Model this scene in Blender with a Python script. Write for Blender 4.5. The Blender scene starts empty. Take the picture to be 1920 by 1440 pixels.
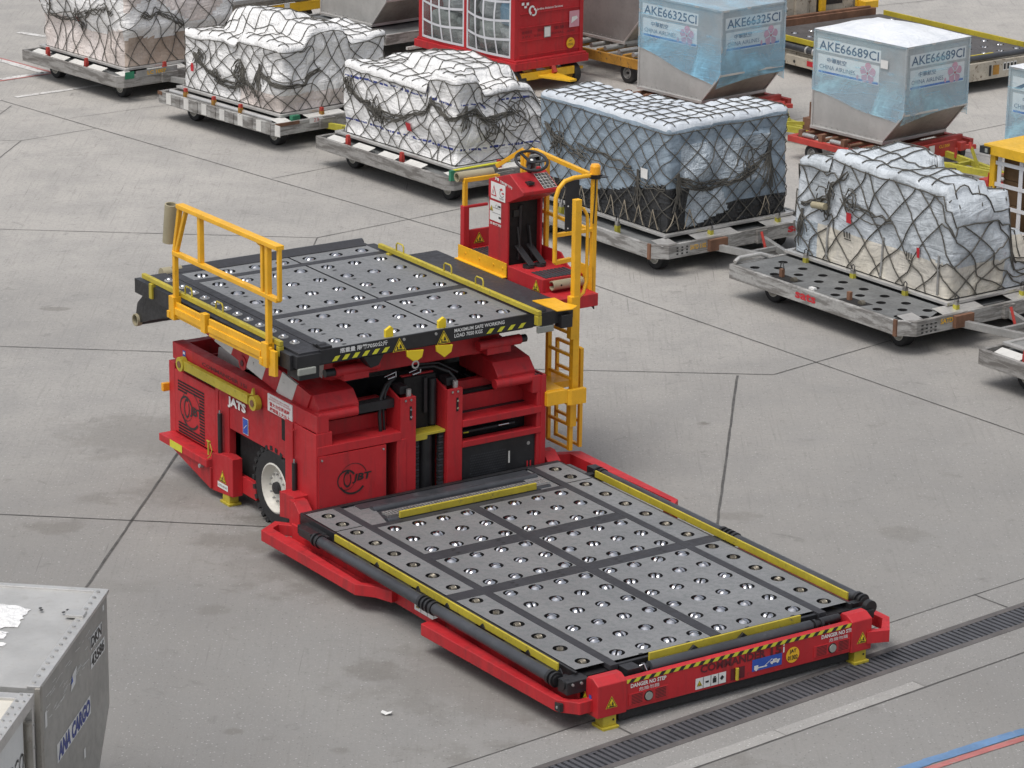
import bpy, math, random
from math import sin, cos, pi, radians, sqrt, hypot, atan2
from mathutils import Vector, Matrix, noise, geometry

# ------------------------------------------------------------------ camera
scene = bpy.context.scene
cam_d = bpy.data.cameras.new("camera")
cam = bpy.data.objects.new("camera", cam_d)
scene.collection.objects.link(cam)
cam_d.sensor_width = 36.0
cam_d.lens = 110.588
cam_d.clip_start = 0.5
cam_d.clip_end = 3000
_pitch, _roll = radians(17.48113), radians(-0.79886)
_sp, _cp, _sr, _cr = sin(_pitch), cos(_pitch), sin(_roll), cos(_roll)
_right = Vector((1, 0, 0)); _up = Vector((0, _sp, _cp)); _fw = Vector((0, _cp, -_sp))
_R = _cr * _right - _sr * _up
_U = _sr * _right + _cr * _up
cam.matrix_world = Matrix(((_R.x, _U.x, -_fw.x, 0), (_R.y, _U.y, -_fw.y, 0), (_R.z, _U.z, -_fw.z, 12.11214), (0, 0, 0, 1)))
scene.camera = cam

# ------------------------------------------------------------------ world, sun, exposure
SUN_EL, SUN_AZ = radians(68), radians(222)      # azimuth measured clockwise from +Y
world = bpy.data.worlds.new("World"); scene.world = world
world.use_nodes = True
wn, wl = world.node_tree.nodes, world.node_tree.links
wn.clear()
sky = wn.new('ShaderNodeTexSky'); sky.sky_type = 'NISHITA'; sky.sun_disc = False
sky.sun_elevation = SUN_EL; sky.sun_rotation = SUN_AZ
sky.dust_density = 4.0; sky.air_density = 1.0; sky.altitude = 5
hs = wn.new('ShaderNodeHueSaturation'); hs.inputs['Saturation'].default_value = 0.35
bg = wn.new('ShaderNodeBackground'); bg.inputs['Strength'].default_value = 0.145
wo = wn.new('ShaderNodeOutputWorld')
wl.new(sky.outputs[0], hs.inputs['Color']); wl.new(hs.outputs[0], bg.inputs['Color']); wl.new(bg.outputs[0], wo.inputs['Surface'])

sun_d = bpy.data.lights.new("sun", 'SUN'); sun_d.energy = 1.25; sun_d.angle = radians(32); sun_d.color = (1.0, 0.965, 0.91)
sun = bpy.data.objects.new("sun", sun_d); scene.collection.objects.link(sun)
_sd = Vector((sin(SUN_AZ) * cos(SUN_EL), cos(SUN_AZ) * cos(SUN_EL), sin(SUN_EL)))
sun.rotation_euler = _sd.to_track_quat('Z', 'Y').to_euler()
scene.view_settings.view_transform = 'Standard'
scene.view_settings.look = 'None'
scene.view_settings.exposure = 0.15
scene.view_settings.gamma = 1.0

# ------------------------------------------------------------------ helpers
COL = scene.collection
random.seed(7)

def new_mat(name):
    m = bpy.data.materials.new(name); m.use_nodes = True
    nt = m.node_tree; nt.nodes.clear()
    out = nt.nodes.new('ShaderNodeOutputMaterial')
    b = nt.nodes.new('ShaderNodeBsdfPrincipled')
    nt.links.new(b.outputs[0], out.inputs['Surface'])
    return m, nt, b

def N(nt, t, **kw):
    n = nt.nodes.new(t)
    for k, v in kw.items():
        if k in n.inputs: n.inputs[k].default_value = v
        else: setattr(n, k, v)
    return n

def mixc(nt, fac, a, b, mode='MIX'):
    n = nt.nodes.new('ShaderNodeMix'); n.data_type = 'RGBA'; n.blend_type = mode
    for sock, v in ((n.inputs[0], fac), (n.inputs[6], a), (n.inputs[7], b)):
        if hasattr(v, 'is_output'): nt.links.new(v, sock)
        elif isinstance(v, (int, float)): sock.default_value = v
        else: sock.default_value = (*v[:3], 1)
    return n.outputs[2]

def ramp(nt, src, p0, p1, c0=0.0, c1=1.0):
    n = nt.nodes.new('ShaderNodeMapRange'); n.clamp = True; n.interpolation_type = 'SMOOTHSTEP'
    n.inputs[1].default_value = p0; n.inputs[2].default_value = p1
    n.inputs[3].default_value = c0; n.inputs[4].default_value = c1
    nt.links.new(src, n.inputs[0]); return n.outputs[0]

def noise_tex(nt, co, scale, detail=4, rough=.55, dist=0.0, stretch=None):
    if stretch:
        mp = nt.nodes.new('ShaderNodeMapping'); mp.inputs['Scale'].default_value = stretch
        nt.links.new(co, mp.inputs[0]); co = mp.outputs[0]
    n = nt.nodes.new('ShaderNodeTexNoise')
    n.inputs['Scale'].default_value = scale; n.inputs['Detail'].default_value = detail
    n.inputs['Roughness'].default_value = rough; n.inputs['Distortion'].default_value = dist
    nt.links.new(co, n.inputs['Vector']); return n.outputs['Fac']

def bump(nt, b, h, strength, dist=0.01):
    n = nt.nodes.new('ShaderNodeBump'); n.inputs['Strength'].default_value = strength; n.inputs['Distance'].default_value = dist
    nt.links.new(h, n.inputs['Height']); nt.links.new(n.outputs[0], b.inputs['Normal'])

def paint(name, col, rough=.45, metal=0.0, var=.12, dirt=.25, dirtcol=(.09, .075, .06), scale=3.0, chips=0.0, chipcol=(.1, .09, .08), bmp=0.0, spec=.5):
    m, nt, b = new_mat(name)
    co = N(nt, 'ShaderNodeTexCoord').outputs['Object']
    n1 = noise_tex(nt, co, scale, 5, .6); n2 = noise_tex(nt, co, scale * 6, 4, .65)
    lo = tuple(c * (1 - var) for c in col); hi = tuple(min(1, c * (1 + var)) for c in col)
    c = mixc(nt, ramp(nt, n1, .3, .7), lo, hi)
    if dirt > 0:
        c = mixc(nt, ramp(nt, n2, .52, .82, 0, dirt), c, dirtcol)
    if chips > 0:
        n3 = noise_tex(nt, co, 9, 8, .75, .6)
        c = mixc(nt, ramp(nt, n3, .70 - .32 * chips, .74 - .32 * chips), c, chipcol)
    nt.links.new(c, b.inputs['Base Color'])
    b.inputs['Metallic'].default_value = metal
    b.inputs['Specular IOR Level'].default_value = spec
    nt.links.new(ramp(nt, n2, .3, .7, max(.05, rough - .1), min(1, rough + .12)), b.inputs['Roughness'])
    if bmp > 0: bump(nt, b, n2, bmp)
    return m

SPLIT = dict.fromkeys(('beacon_cable', 'board_lettering', 'bumper_fitting', 'corner_bracket', 'cross_beam', 'danger_lettering', 'deck_latch', 'edge_pad', 'foot_mat', 'guide_bracket',
    'hydraulic_hose', 'hydraulic_pipe', 'lettering', 'load_lettering', 'markings', 'pin', 'rail_marking', 'roller_motor', 'roller_pocket', 'scuff_mark', 'side_roller', 'stop_flap', 'transfer_roller',
    'warning_label', 'end_panel_lettering', 'end_plate', 'crate_edge_strip', 'handling_mark', 'airline_decal', 'number_plate', 'mast_fitting', 'bolt_hole'), 0.0)
SPLIT['bed_roller'] = .03
class MB:
    """collects shapes and links them as ONE mesh object"""
    def __init__(s, mat=None):
        s.v = []; s.f = []; s.fm = []; s.fs = []; s.mats = []; s.cur = 0; s.T = None
        if mat: s.use(mat)
    def use(s, m):
        if m not in s.mats: s.mats.append(m)
        s.cur = s.mats.index(m); return s
    def add(s, vs, fs, smooth=False):
        o = len(s.v)
        for p in vs:
            p = Vector(p); s.v.append(s.T @ p if s.T is not None else p)
        for f in fs:
            s.f.append([i + o for i in f]); s.fm.append(s.cur); s.fs.append(smooth)
        return s
    def box(s, x0, x1, y0, y1, z0, z1):
        if x0 > x1: x0, x1 = x1, x0
        if y0 > y1: y0, y1 = y1, y0
        if z0 > z1: z0, z1 = z1, z0
        return s.add([(x0, y0, z0), (x1, y0, z0), (x1, y1, z0), (x0, y1, z0), (x0, y0, z1), (x1, y0, z1), (x1, y1, z1), (x0, y1, z1)],
                     [(0, 3, 2, 1), (4, 5, 6, 7), (0, 1, 5, 4), (1, 2, 6, 5), (2, 3, 7, 6), (3, 0, 4, 7)])
    def prism(s, poly, axis, a, b):
        """polygon extruded along axis from a to b; poly holds the two other coordinates in xyz order"""
        def P(q, t):
            q = list(q); q.insert(axis, t); return q
        n = len(poly)
        vs = [P(q, a) for q in poly] + [P(q, b) for q in poly]
        fs = [tuple(range(n))[::-1], tuple(range(n, 2 * n))] + [(i, (i + 1) % n, n + (i + 1) % n, n + i) for i in range(n)]
        return s.add(vs, fs)
    def bar(s, p0, p1, w, h=None, up=(0, 0, 1)):
        h = h or w; p0 = Vector(p0); p1 = Vector(p1); d = (p1 - p0).normalized(); up = Vector(up)
        if abs(d.dot(up)) > .98: up = Vector((1, 0, 0))
        a = d.cross(up).normalized(); c = a.cross(d).normalized()
        vs = []
        for p in (p0, p1):
            for sa, sc in ((-1, -1), (1, -1), (1, 1), (-1, 1)): vs.append(p + a * sa * w / 2 + c * sc * h / 2)
        return s.add(vs, [(3, 2, 1, 0), (4, 5, 6, 7), (0, 1, 5, 4), (1, 2, 6, 5), (2, 3, 7, 6), (3, 0, 4, 7)])
    def cyl(s, p0, p1, r, n=16, r2=None, caps=True):
        p0 = Vector(p0); p1 = Vector(p1); d = (p1 - p0).normalized()
        up = Vector((0, 0, 1)) if abs(d.z) < .9 else Vector((1, 0, 0))
        a = d.cross(up).normalized(); c = a.cross(d); r2 = r if r2 is None else r2
        A = [p0 + (a * cos(2 * pi * i / n) + c * sin(2 * pi * i / n)) * r for i in range(n)]
        B = [p1 + (a * cos(2 * pi * i / n) + c * sin(2 * pi * i / n)) * r2 for i in range(n)]
        s.add(A + B, [((i + 1) % n, i, n + i, n + (i + 1) % n) for i in range(n)], True)
        if caps:
            s.add(A, [tuple(range(n))]); s.add(B, [tuple(range(n))[::-1]])
        return s
    def tube(s, pts, r, n=6, closed=False, caps=True):
        pts = [Vector(p) for p in pts]; m = len(pts); vs = []; fs = []
        prev = None
        for i, p in enumerate(pts):
            if closed: d = pts[(i + 1) % m] - pts[i - 1]
            else: d = pts[min(i + 1, m - 1)] - pts[max(i - 1, 0)]
            d = d.normalized() if d.length > 1e-9 else Vector((1, 0, 0))
            if prev is None:
                up = Vector((0, 0, 1)) if abs(d.z) < .9 else Vector((1, 0, 0)); a = d.cross(up).normalized()
            else:
                a = prev - d * prev.dot(d); a = a.normalized() if a.length > 1e-6 else d.orthogonal().normalized()
            prev = a; c = a.cross(d)
            vs += [p + (a * cos(2 * pi * k / n) + c * sin(2 * pi * k / n)) * r for k in range(n)]
        for i in range(m if closed else m - 1):
            j = (i + 1) % m
            fs += [(i * n + (k + 1) % n, i * n + k, j * n + k, j * n + (k + 1) % n) for k in range(n)]
        s.add(vs, fs, True)
        if caps and not closed:
            s.add(vs[:n], [tuple(range(n))]); s.add(vs[-n:], [tuple(range(n))[::-1]])
        return s
    def lathe(s, prof, o, axis, n=20, smooth=True):
        """prof: (radius, along) pairs, turned about axis through o"""
        o = Vector(o); d = Vector(axis).normalized()
        up = Vector((0, 0, 1)) if abs(d.z) < .9 else Vector((1, 0, 0))
        a = d.cross(up).normalized(); c = a.cross(d)
        for (r0, t0), (r1, t1) in zip(prof[:-1], prof[1:]):
            A = [o + d * t0 + (a * cos(2 * pi * i / n) + c * sin(2 * pi * i / n)) * r0 for i in range(n)]
            B = [o + d * t1 + (a * cos(2 * pi * i / n) + c * sin(2 * pi * i / n)) * r1 for i in range(n)]
            s.add(A + B, [((i + 1) % n, i, n + i, n + (i + 1) % n) for i in range(n)], smooth)
        return s
    def disc(s, o, xd, yd, rx, ry=None, n=24):
        ry = ry or rx; o = Vector(o); xd = Vector(xd); yd = Vector(yd)
        return s.add([o + xd * rx * cos(2 * pi * i / n) + yd * ry * sin(2 * pi * i / n) for i in range(n)], [tuple(range(n))])
    def ring(s, o, xd, yd, r0, r1, a0=0, a1=360, n=28, r0b=None, r1b=None):
        o = Vector(o); xd = Vector(xd); yd = Vector(yd); vs = []
        for i in range(n + 1):
            t = i / n; a = radians(a0 + (a1 - a0) * t)
            q0 = r0 + ((r0b if r0b is not None else r0) - r0) * t; q1 = r1 + ((r1b if r1b is not None else r1) - r1) * t
            for q in (q0, q1): vs.append(o + xd * q * cos(a) + yd * q * sin(a))
        return s.add(vs, [(2 * i, 2 * i + 1, 2 * i + 3, 2 * i + 2) for i in range(n)])
    def quad(s, *p): return s.add(p, [tuple(range(len(p)))])
    def rect(s, o, xd, yd, w, h):
        """flat rectangle centred on o"""
        o = Vector(o); xd = Vector(xd) * w / 2; yd = Vector(yd) * h / 2
        return s.quad(o - xd - yd, o + xd - yd, o + xd + yd, o - xd + yd)
    def plate(s, x0, x1, y0, y1, z, holes, n=14, depth=.045, dark=None):
        """flat plate with round holes cut through it, walls and a dark pan below"""
        vs = [Vector((x0, y0)), Vector((x1, y0)), Vector((x1, y1)), Vector((x0, y1))]; ed = [(0, 1), (1, 2), (2, 3), (3, 0)]
        for cx, cy, r in holes:
            b = len(vs)
            for k in range(n): vs.append(Vector((cx + r * cos(2 * pi * k / n), cy + r * sin(2 * pi * k / n)))); ed.append((b + k, b + (k + 1) % n))
        V, E, F, *_ = geometry.delaunay_2d_cdt(vs, ed, [], 0, 1e-5)
        fs = []
        for f in F:
            c = sum((V[i] for i in f), Vector((0, 0))) / len(f)
            if any((c.x - a) ** 2 + (c.y - b) ** 2 < (r * .98) ** 2 * cos(pi / n) ** 2 for a, b, r in holes): continue
            fs.append(tuple(f))
        s.add([(v.x, v.y, z) for v in V], fs)
        keep = s.cur
        if dark: s.use(dark)
        for cx, cy, r in holes:
            A = [(cx + r * cos(2 * pi * k / n), cy + r * sin(2 * pi * k / n), z) for k in range(n)]
            B = [(x, y, z - depth) for x, y, _ in A]
            s.add(A + B, [(i, (i + 1) % n, n + (i + 1) % n, n + i) for i in range(n)], True)
            s.add(B, [tuple(range(n))])
        s.cur = keep
        return s
    def text(s, txt, o, xd, yd, h, w=None, align='L', shear=0.0, off=.003, bold=0.0):
        """lettering: o is the lower left (or centre) point, h the cap height, w the whole width"""
        vs, fs = text_mesh(txt, bold)
        if not vs: return s
        xs = [p[0] for p in vs]; ys = [p[1] for p in vs]
        x0, x1, y0, y1 = min(xs), max(xs), min(ys), max(ys)
        ky = h / max(1e-6, y1 - y0); kx = (w / max(1e-6, x1 - x0)) if w else ky
        o = Vector(o); xd = Vector(xd); yd = Vector(yd); nn = xd.cross(yd)
        W = (x1 - x0) * kx
        sx = {'L': 0, 'C': -W / 2, 'R': -W}[align]; sy = 0 if align != 'C' else -h / 2
        return s.add([o + xd * ((p[0] - x0) * kx + sx + shear * ((p[1] - y0) * ky)) + yd * ((p[1] - y0) * ky + sy) + nn * off for p in vs], fs)
    def build(s, name, parent=None, bevel=0.0, loc=None):
        if name in SPLIT and not loc: return s.build_split(name, parent, bevel)
        return s.link(name, parent, bevel, loc)
    def build_split(s, name, parent, bevel):
        """pieces that stand apart from one another become objects of their own"""
        n = len(s.v); par = list(range(n))
        def find(q, a):
            while q[a] != a: q[a] = q[q[a]]; a = q[a]
            return a
        for f in s.f:
            r = find(par, f[0])
            for k in f[1:]: par[find(par, k)] = r
        comps = {}
        for i in range(n): comps.setdefault(find(par, i), []).append(i)
        keys = list(comps); bb = []
        for k in keys:
            ps = [s.v[i] for i in comps[k]]
            bb.append(([min(p[a] for p in ps) for a in range(3)], [max(p[a] for p in ps) for a in range(3)]))
        size = max(max(b[1][a] for b in bb) - min(b[0][a] for b in bb) for a in range(3))
        tol = SPLIT[name] or max(.05, .06 * size); q = list(range(len(keys)))
        for i in range(len(keys)):
            for j in range(i):
                if find(q, i) == find(q, j): continue
                g = [max(0, bb[i][0][a] - bb[j][1][a], bb[j][0][a] - bb[i][1][a]) for a in range(3)]
                if hypot(hypot(g[0], g[1]), g[2]) < tol: q[find(q, i)] = find(q, j)
        groups = {}
        for i in range(len(keys)): groups.setdefault(find(q, i), []).append(keys[i])
        first = None
        for g in groups.values():
            ids = sorted(i for k in g for i in comps[k]); mp = {a: b for b, a in enumerate(ids)}; keep = set(g)
            m = MB(); m.mats = list(s.mats); m.v = [s.v[i] for i in ids]
            for f, fm, fs in zip(s.f, s.fm, s.fs):
                if find(par, f[0]) in keep: m.f.append([mp[i] for i in f]); m.fm.append(fm); m.fs.append(fs)
            used = sorted(set(m.fm)); m.mats = [m.mats[u] for u in used]; m.fm = [used.index(u) for u in m.fm]
            o = m.link(name, parent, bevel, None); first = first or o
        return first
    def link(s, name, parent=None, bevel=0.0, loc=None):
        me = bpy.data.meshes.new(name)
        me.from_pydata([tuple(p) for p in s.v], [], s.f); me.validate()
        for m in s.mats: me.materials.append(m)
        if len(me.polygons) == len(s.fm):
            me.polygons.foreach_set('material_index', s.fm); me.polygons.foreach_set('use_smooth', s.fs)
        me.update()
        o = bpy.data.objects.new(name, me); COL.objects.link(o)
        if parent: o.parent = parent
        if loc: o.location = loc
        if bevel > 0:
            bv = o.modifiers.new('bevel', 'BEVEL'); bv.width = bevel; bv.segments = 2; bv.limit_method = 'ANGLE'; bv.angle_limit = radians(50)
        return o

_tc = {}
def text_mesh(txt, bold=0.0):
    if (txt, bold) in _tc: return _tc[(txt, bold)]
    cu = bpy.data.curves.new('t', 'FONT'); cu.body = txt; cu.fill_mode = 'FRONT'; cu.resolution_u = 2; cu.offset = bold
    ob = bpy.data.objects.new('t', cu); COL.objects.link(ob)
    dg = bpy.context.evaluated_depsgraph_get()
    me = bpy.data.meshes.new_from_object(ob.evaluated_get(dg))
    vs = [tuple(v.co) for v in me.vertices]; fs = [tuple(p.vertices) for p in me.polygons]
    bpy.data.objects.remove(ob); bpy.data.curves.remove(cu); bpy.data.meshes.remove(me)
    _tc[(txt, bold)] = (vs, fs); return vs, fs

def tag(o, label=None, cat=None, group=None, kind=None):
    if label: o['label'] = label
    if cat: o['category'] = cat
    if group: o['group'] = group
    if kind: o['kind'] = kind
    return o

def thing(name, label, cat, x=0, y=0, h=0, group=None, z=0):
    o = bpy.data.objects.new(name, None); COL.objects.link(o); o.empty_display_size = .2
    o.location = (x, y, z); o.rotation_euler = (0, 0, h)
    return tag(o, label, cat, group)

def dup(o, parent, loc=None, rz=None):
    c = o.copy(); COL.objects.link(c); c.parent = parent
    if loc is not None: c.location = loc
    if rz is not None: c.rotation_euler = (0, 0, rz)
    return c

X, Y, Z = Vector((1, 0, 0)), Vector((0, 1, 0)), Vector((0, 0, 1))

# ------------------------------------------------------------------ materials
M = {}
def worn_red():
    m, nt, b = new_mat('weathered_red_paint')
    co = N(nt, 'ShaderNodeTexCoord').outputs['Object']
    n1 = noise_tex(nt, co, .9, 5, .6, .4); run = noise_tex(nt, co, 1.0, 5, .65, .3, (9, 9, 1.1)); fine = noise_tex(nt, co, 24, 4, .7); scr = noise_tex(nt, co, 5.5, 7, .75, .5)
    c = mixc(nt, ramp(nt, n1, .32, .68), (.40, .013, .019), (.51, .021, .027))
    c = mixc(nt, ramp(nt, run, .46, .74, 0, .58), c, (.20, .022, .024))
    c = mixc(nt, ramp(nt, fine, .58, .8, 0, .25), c, (.50, .08, .07))
    c = mixc(nt, ramp(nt, scr, .655, .72, 0, .75), c, (.12, .030, .026))
    nt.links.new(c, b.inputs['Base Color']); nt.links.new(ramp(nt, scr, .3, .7, .42, .70), b.inputs['Roughness'])
    bump(nt, b, n1, .06, .02); return m
def grimy(name, col, dark):
    """pale paint rubbed through in long scuffs along the metal"""
    m, nt, b = new_mat(name)
    co = N(nt, 'ShaderNodeTexCoord').outputs['Object']
    n1 = noise_tex(nt, co, 1.0, 6, .68, .5, (2.2, 2.2, 14)); n2 = noise_tex(nt, co, 4.5, 5, .7, .3, (1, 1, 2.5)); n3 = noise_tex(nt, co, 28, 3, .6)
    c = mixc(nt, ramp(nt, n3, .3, .7), tuple(x * .9 for x in col), tuple(x * 1.08 for x in col))
    c = mixc(nt, ramp(nt, n1, .42, .60, 0, .75), c, dark)
    c = mixc(nt, ramp(nt, n2, .56, .74, 0, .55), c, tuple(x * 1.25 for x in dark))
    rs = noise_tex(nt, co, 2.2, 6, .72, .4)
    c = mixc(nt, ramp(nt, rs, .66, .74, 0, .6), c, (.16, .085, .05))
    nt.links.new(c, b.inputs['Base Color']); b.inputs['Roughness'].default_value = .55; b.inputs['Metallic'].default_value = .15
    bump(nt, b, n2, .15); return m
M['red'] = worn_red()
M['red_dull'] = paint('red_dull_paint', (.40, .022, .022), rough=.55, var=.15, dirt=.35, dirtcol=(.10, .04, .03), chips=.15)
M['yellow'] = paint('safety_yellow_paint', (.80, .42, .018), rough=.42, var=.10, dirt=.30, dirtcol=(.36, .17, .03), chips=.08, chipcol=(.25, .14, .05))
M['guide'] = paint('guide_yellow_paint', (.46, .37, .035), rough=.5, var=.12, dirt=.55, dirtcol=(.13, .11, .045), chips=.26, chipcol=(.14, .12, .07))
M['cart_yellow'] = paint('cart_yellow_paint', (.72, .42, .02), rough=.45, var=.1, dirt=.3)
M['black'] = paint('black_steel', (.018, .018, .020), rough=.42, var=.3, dirt=.25, dirtcol=(.07, .065, .06))
M['void'] = paint('dark_interior', (.012, .011, .011), rough=.8, var=.2, dirt=.1)
M['strip'] = paint('dark_grey_deck_paint', (.032, .032, .037), rough=.6, var=.15, dirt=.30, dirtcol=(.08, .076, .072), scale=2)
M['pocket'] = paint('pocket_dark', (.012, .012, .013), rough=.6, var=.2, dirt=.1)
M['chrome'] = paint('chrome', (.56, .56, .58), rough=.15, metal=1.0, var=.03, dirt=.04)
M['spool'] = paint('spool_metal', (.20, .18, .145), rough=.38, metal=.7, var=.2, dirt=.4)
M['rubber'] = paint('tyre_rubber', (.022, .022, .023), rough=.75, var=.2, dirt=.4, dirtcol=(.07, .065, .06))
M['tube'] = paint('dark_roller_tube', (.045, .048, .055), rough=.42, var=.25, dirt=.5, dirtcol=(.10, .10, .11), scale=1.5)
M['cream'] = paint('cream_rim', (.66, .64, .58), rough=.45, var=.06, dirt=.3, dirtcol=(.25, .2, .14))
M['tan'] = paint('tan_tube', (.34, .30, .20), rough=.6, var=.1, dirt=.2)
M['white'] = paint('white_decal', (.72, .72, .70), rough=.45, var=.04, dirt=.12, dirtcol=(.4, .38, .35))
M['white_worn'] = paint('worn_white_paint', (.62, .61, .58), rough=.5, var=.08, dirt=.3, dirtcol=(.2, .18, .15), chips=.25, chipcol=(.12, .11, .1))
M['ink'] = paint('black_ink', (.02, .02, .02), rough=.5, var=.1, dirt=0)
M['navy'] = paint('navy_ink', (.03, .05, .24), rough=.5, var=.1, dirt=0)
M['akeink'] = paint('slate_ink', (.07, .09, .15), rough=.5, var=.1, dirt=0)
M['redink'] = paint('red_ink', (.50, .02, .03), rough=.5, var=.1, dirt=0)
M['darkred'] = paint('dark_red_ink', (.10, .012, .018), rough=.5, var=.1, dirt=0)
M['blueink'] = paint('blue_ink', (.03, .09, .42), rough=.5, var=.1, dirt=0)
M['pink'] = paint('pink_ink', (.62, .30, .36), rough=.5, var=.1, dirt=0)
M['warn'] = paint('warning_yellow', (.75, .55, .02), rough=.45, var=.05, dirt=.1)
M['hazard'] = paint('hazard_lime', (.62, .60, .04), rough=.45, var=.05, dirt=.15)
M['disc'] = paint('fleet_disc_yellow', (.80, .45, .02), rough=.45, var=.05, dirt=.1)
M['amber'] = paint('amber_lens', (.85, .38, .02), rough=.2, var=.05, dirt=0)
M['glass'] = paint('lamp_glass', (.30, .31, .28), rough=.15, var=.1, dirt=.1)
M['steel'] = paint('galvanised_steel', (.42, .42, .41), rough=.45, metal=.6, var=.15, dirt=.4, dirtcol=(.14, .12, .10), scale=4)
M['zinc'] = grimy('worn_grey_frame', (.32, .31, .295), (.11, .10, .09))
M['zinc_lt'] = grimy('pale_scuffed_frame', (.40, .395, .38), (.12, .11, .10))
M['dolly_deck'] = paint('dolly_deck', (.17, .175, .175), rough=.6, metal=.2, var=.2, dirt=.4, dirtcol=(.07, .065, .06), chips=.1)
M['rust'] = paint('rusty_steel', (.17, .085, .05), rough=.75, var=.3, dirt=.5, dirtcol=(.07, .045, .035))
M['orange_rust'] = paint('worn_orange_frame', (.40, .20, .03), rough=.65, var=.2, dirt=.6, dirtcol=(.10, .06, .03), chips=.4, chipcol=(.10, .07, .05))
M['dolly_red'] = paint('worn_red_dolly', (.42, .045, .035), rough=.6, var=.18, dirt=.45, dirtcol=(.13, .06, .045), chips=.25, chipcol=(.14, .07, .05))
M['olive'] = paint('olive_drawbar', (.40, .36, .04), rough=.6, var=.2, dirt=.5, dirtcol=(.12, .09, .04), chips=.3)
M['green'] = paint('green_reflector', (.03, .20, .11), rough=.5, var=.2, dirt=.2)
M['alu'] = paint('container_aluminium', (.47, .465, .45), rough=.46, metal=.35, var=.10, dirt=.30, dirtcol=(.24, .22, .19), chips=.04, scale=2.2)
M['alu_dark'] = paint('grubby_aluminium', (.34, .32, .285), rough=.55, metal=.3, var=.15, dirt=.6, dirtcol=(.16, .13, .095), scale=2.5)
M['alu_edge'] = paint('bright_edge_rail', (.60, .59, .57), rough=.4, metal=.6, var=.1, dirt=.25)
M['alu_grey'] = paint('grey_container_skin', (.27, .26, .25), rough=.5, metal=.35, var=.12, dirt=.35, dirtcol=(.13, .12, .11), scale=2.2)
M['cream_top'] = paint('cream_container_top', (.63, .60, .53), rough=.5, var=.06, dirt=.25, dirtcol=(.35, .31, .25), scale=2)
M['rope'] = paint('net_rope', (.088, .083, .072), rough=.85, var=.25, dirt=.3, dirtcol=(.16, .14, .11), scale=8)
M['rope_lt'] = paint('pale_net_rope', (.30, .26, .20), rough=.85, var=.25, dirt=.3, dirtcol=(.16, .14, .11), scale=8)
M['webbing'] = paint('white_webbing', (.62, .63, .66), rough=.7, var=.06, dirt=.2)
M['brown_board'] = paint('brown_carton', (.13, .075, .035), rough=.8, var=.2, dirt=.2)
M['cable'] = paint('black_cable', (.015, .015, .016), rough=.5, var=.2, dirt=.1)
M['grate'] = paint('cast_iron_grate', (.095, .097, .108), rough=.65, metal=.3, var=.15, dirt=.4, dirtcol=(.08, .066, .055))
M['grate_rim'] = paint('rusty_grate_rim', (.098, .090, .088), rough=.75, var=.2, dirt=.4, dirtcol=(.14, .12, .10))
M['loader_far'] = paint('dirty_far_deck', (.075, .07, .07), rough=.65, var=.2, dirt=.5, dirtcol=(.14, .11, .08))
M['loader_far_side'] = paint('dirty_cream_side', (.42, .38, .31), rough=.65, var=.15, dirt=.7, dirtcol=(.14, .10, .07), chips=.4, chipcol=(.13, .09, .06))

def deck_plate():
    m, nt, b = new_mat('speckled_deck_plate')
    co = N(nt, 'ShaderNodeTexCoord').outputs['Object']
    big = noise_tex(nt, co, 1.1, 4, .6); fine = noise_tex(nt, co, 150, 2, .7); mid = noise_tex(nt, co, 16, 4, .7)
    c = mixc(nt, ramp(nt, big, .3, .7), (.175, .177, .182), (.235, .236, .239))
    c = mixc(nt, ramp(nt, mid, .42, .72, 0, .60), c, (.125, .144, .145))
    c = mixc(nt, ramp(nt, fine, .42, .72, 0, .5), c, (.37, .368, .365))
    rst = noise_tex(nt, co, 2.7, 6, .7, .4)
    c = mixc(nt, ramp(nt, rst, .70, .78, 0, .5), c, (.24, .15, .09))
    nt.links.new(c, b.inputs['Base Color'])
    b.inputs['Metallic'].default_value = .25
    nt.links.new(ramp(nt, mid, .3, .7, .40, .58), b.inputs['Roughness'])
    bump(nt, b, fine, .15, .004)
    return m
M['plate'] = deck_plate()

def film(name, col, col2, rough=.22, crease=.8, scale=1.0, trans=0.0, spec=.5):
    """stretch wrap: creased, glossy, unevenly layered plastic"""
    m, nt, b = new_mat(name)
    co = N(nt, 'ShaderNodeTexCoord').outputs['Object']
    n1 = noise_tex(nt, co, 1.6 * scale, 5, .6, .8)
    n2 = noise_tex(nt, co, 1.7 * scale, 4, .5, 1.6, (.8, .8, 2.6))
    n3 = noise_tex(nt, co, 3.4 * scale, 3, .5, 2.4, (1.6, 1.6, .8))
    c = mixc(nt, ramp(nt, n1, .38, .66), col, col2)
    c = mixc(nt, ramp(nt, n3, .58, .74, 0, .30), c, tuple(min(.9, x * 1.2 + .04) for x in col))
    nt.links.new(c, b.inputs['Base Color'])
    nt.links.new(ramp(nt, n3, .3, .7, rough, rough + .22), b.inputs['Roughness'])
    b.inputs['Specular IOR Level'].default_value = spec
    ad = nt.nodes.new('ShaderNodeMath'); ad.operation = 'ADD'
    # sharp creases: ridged noise
    rd = nt.nodes.new('ShaderNodeMath'); rd.operation = 'SUBTRACT'; rd.inputs[1].default_value = .5; nt.links.new(n2, rd.inputs[0])
    ab = nt.nodes.new('ShaderNodeMath'); ab.operation = 'ABSOLUTE'; nt.links.new(rd.outputs[0], ab.inputs[0])
    nt.links.new(ab.outputs[0], ad.inputs[0])
    ml = nt.nodes.new('ShaderNodeMath'); ml.operation = 'MULTIPLY'; ml.inputs[1].default_value = .45; nt.links.new(n3, ml.inputs[0])
    nt.links.new(ml.outputs[0], ad.inputs[1])
    bump(nt, b, ad.outputs[0], crease * .8, .12)
    return m
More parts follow.
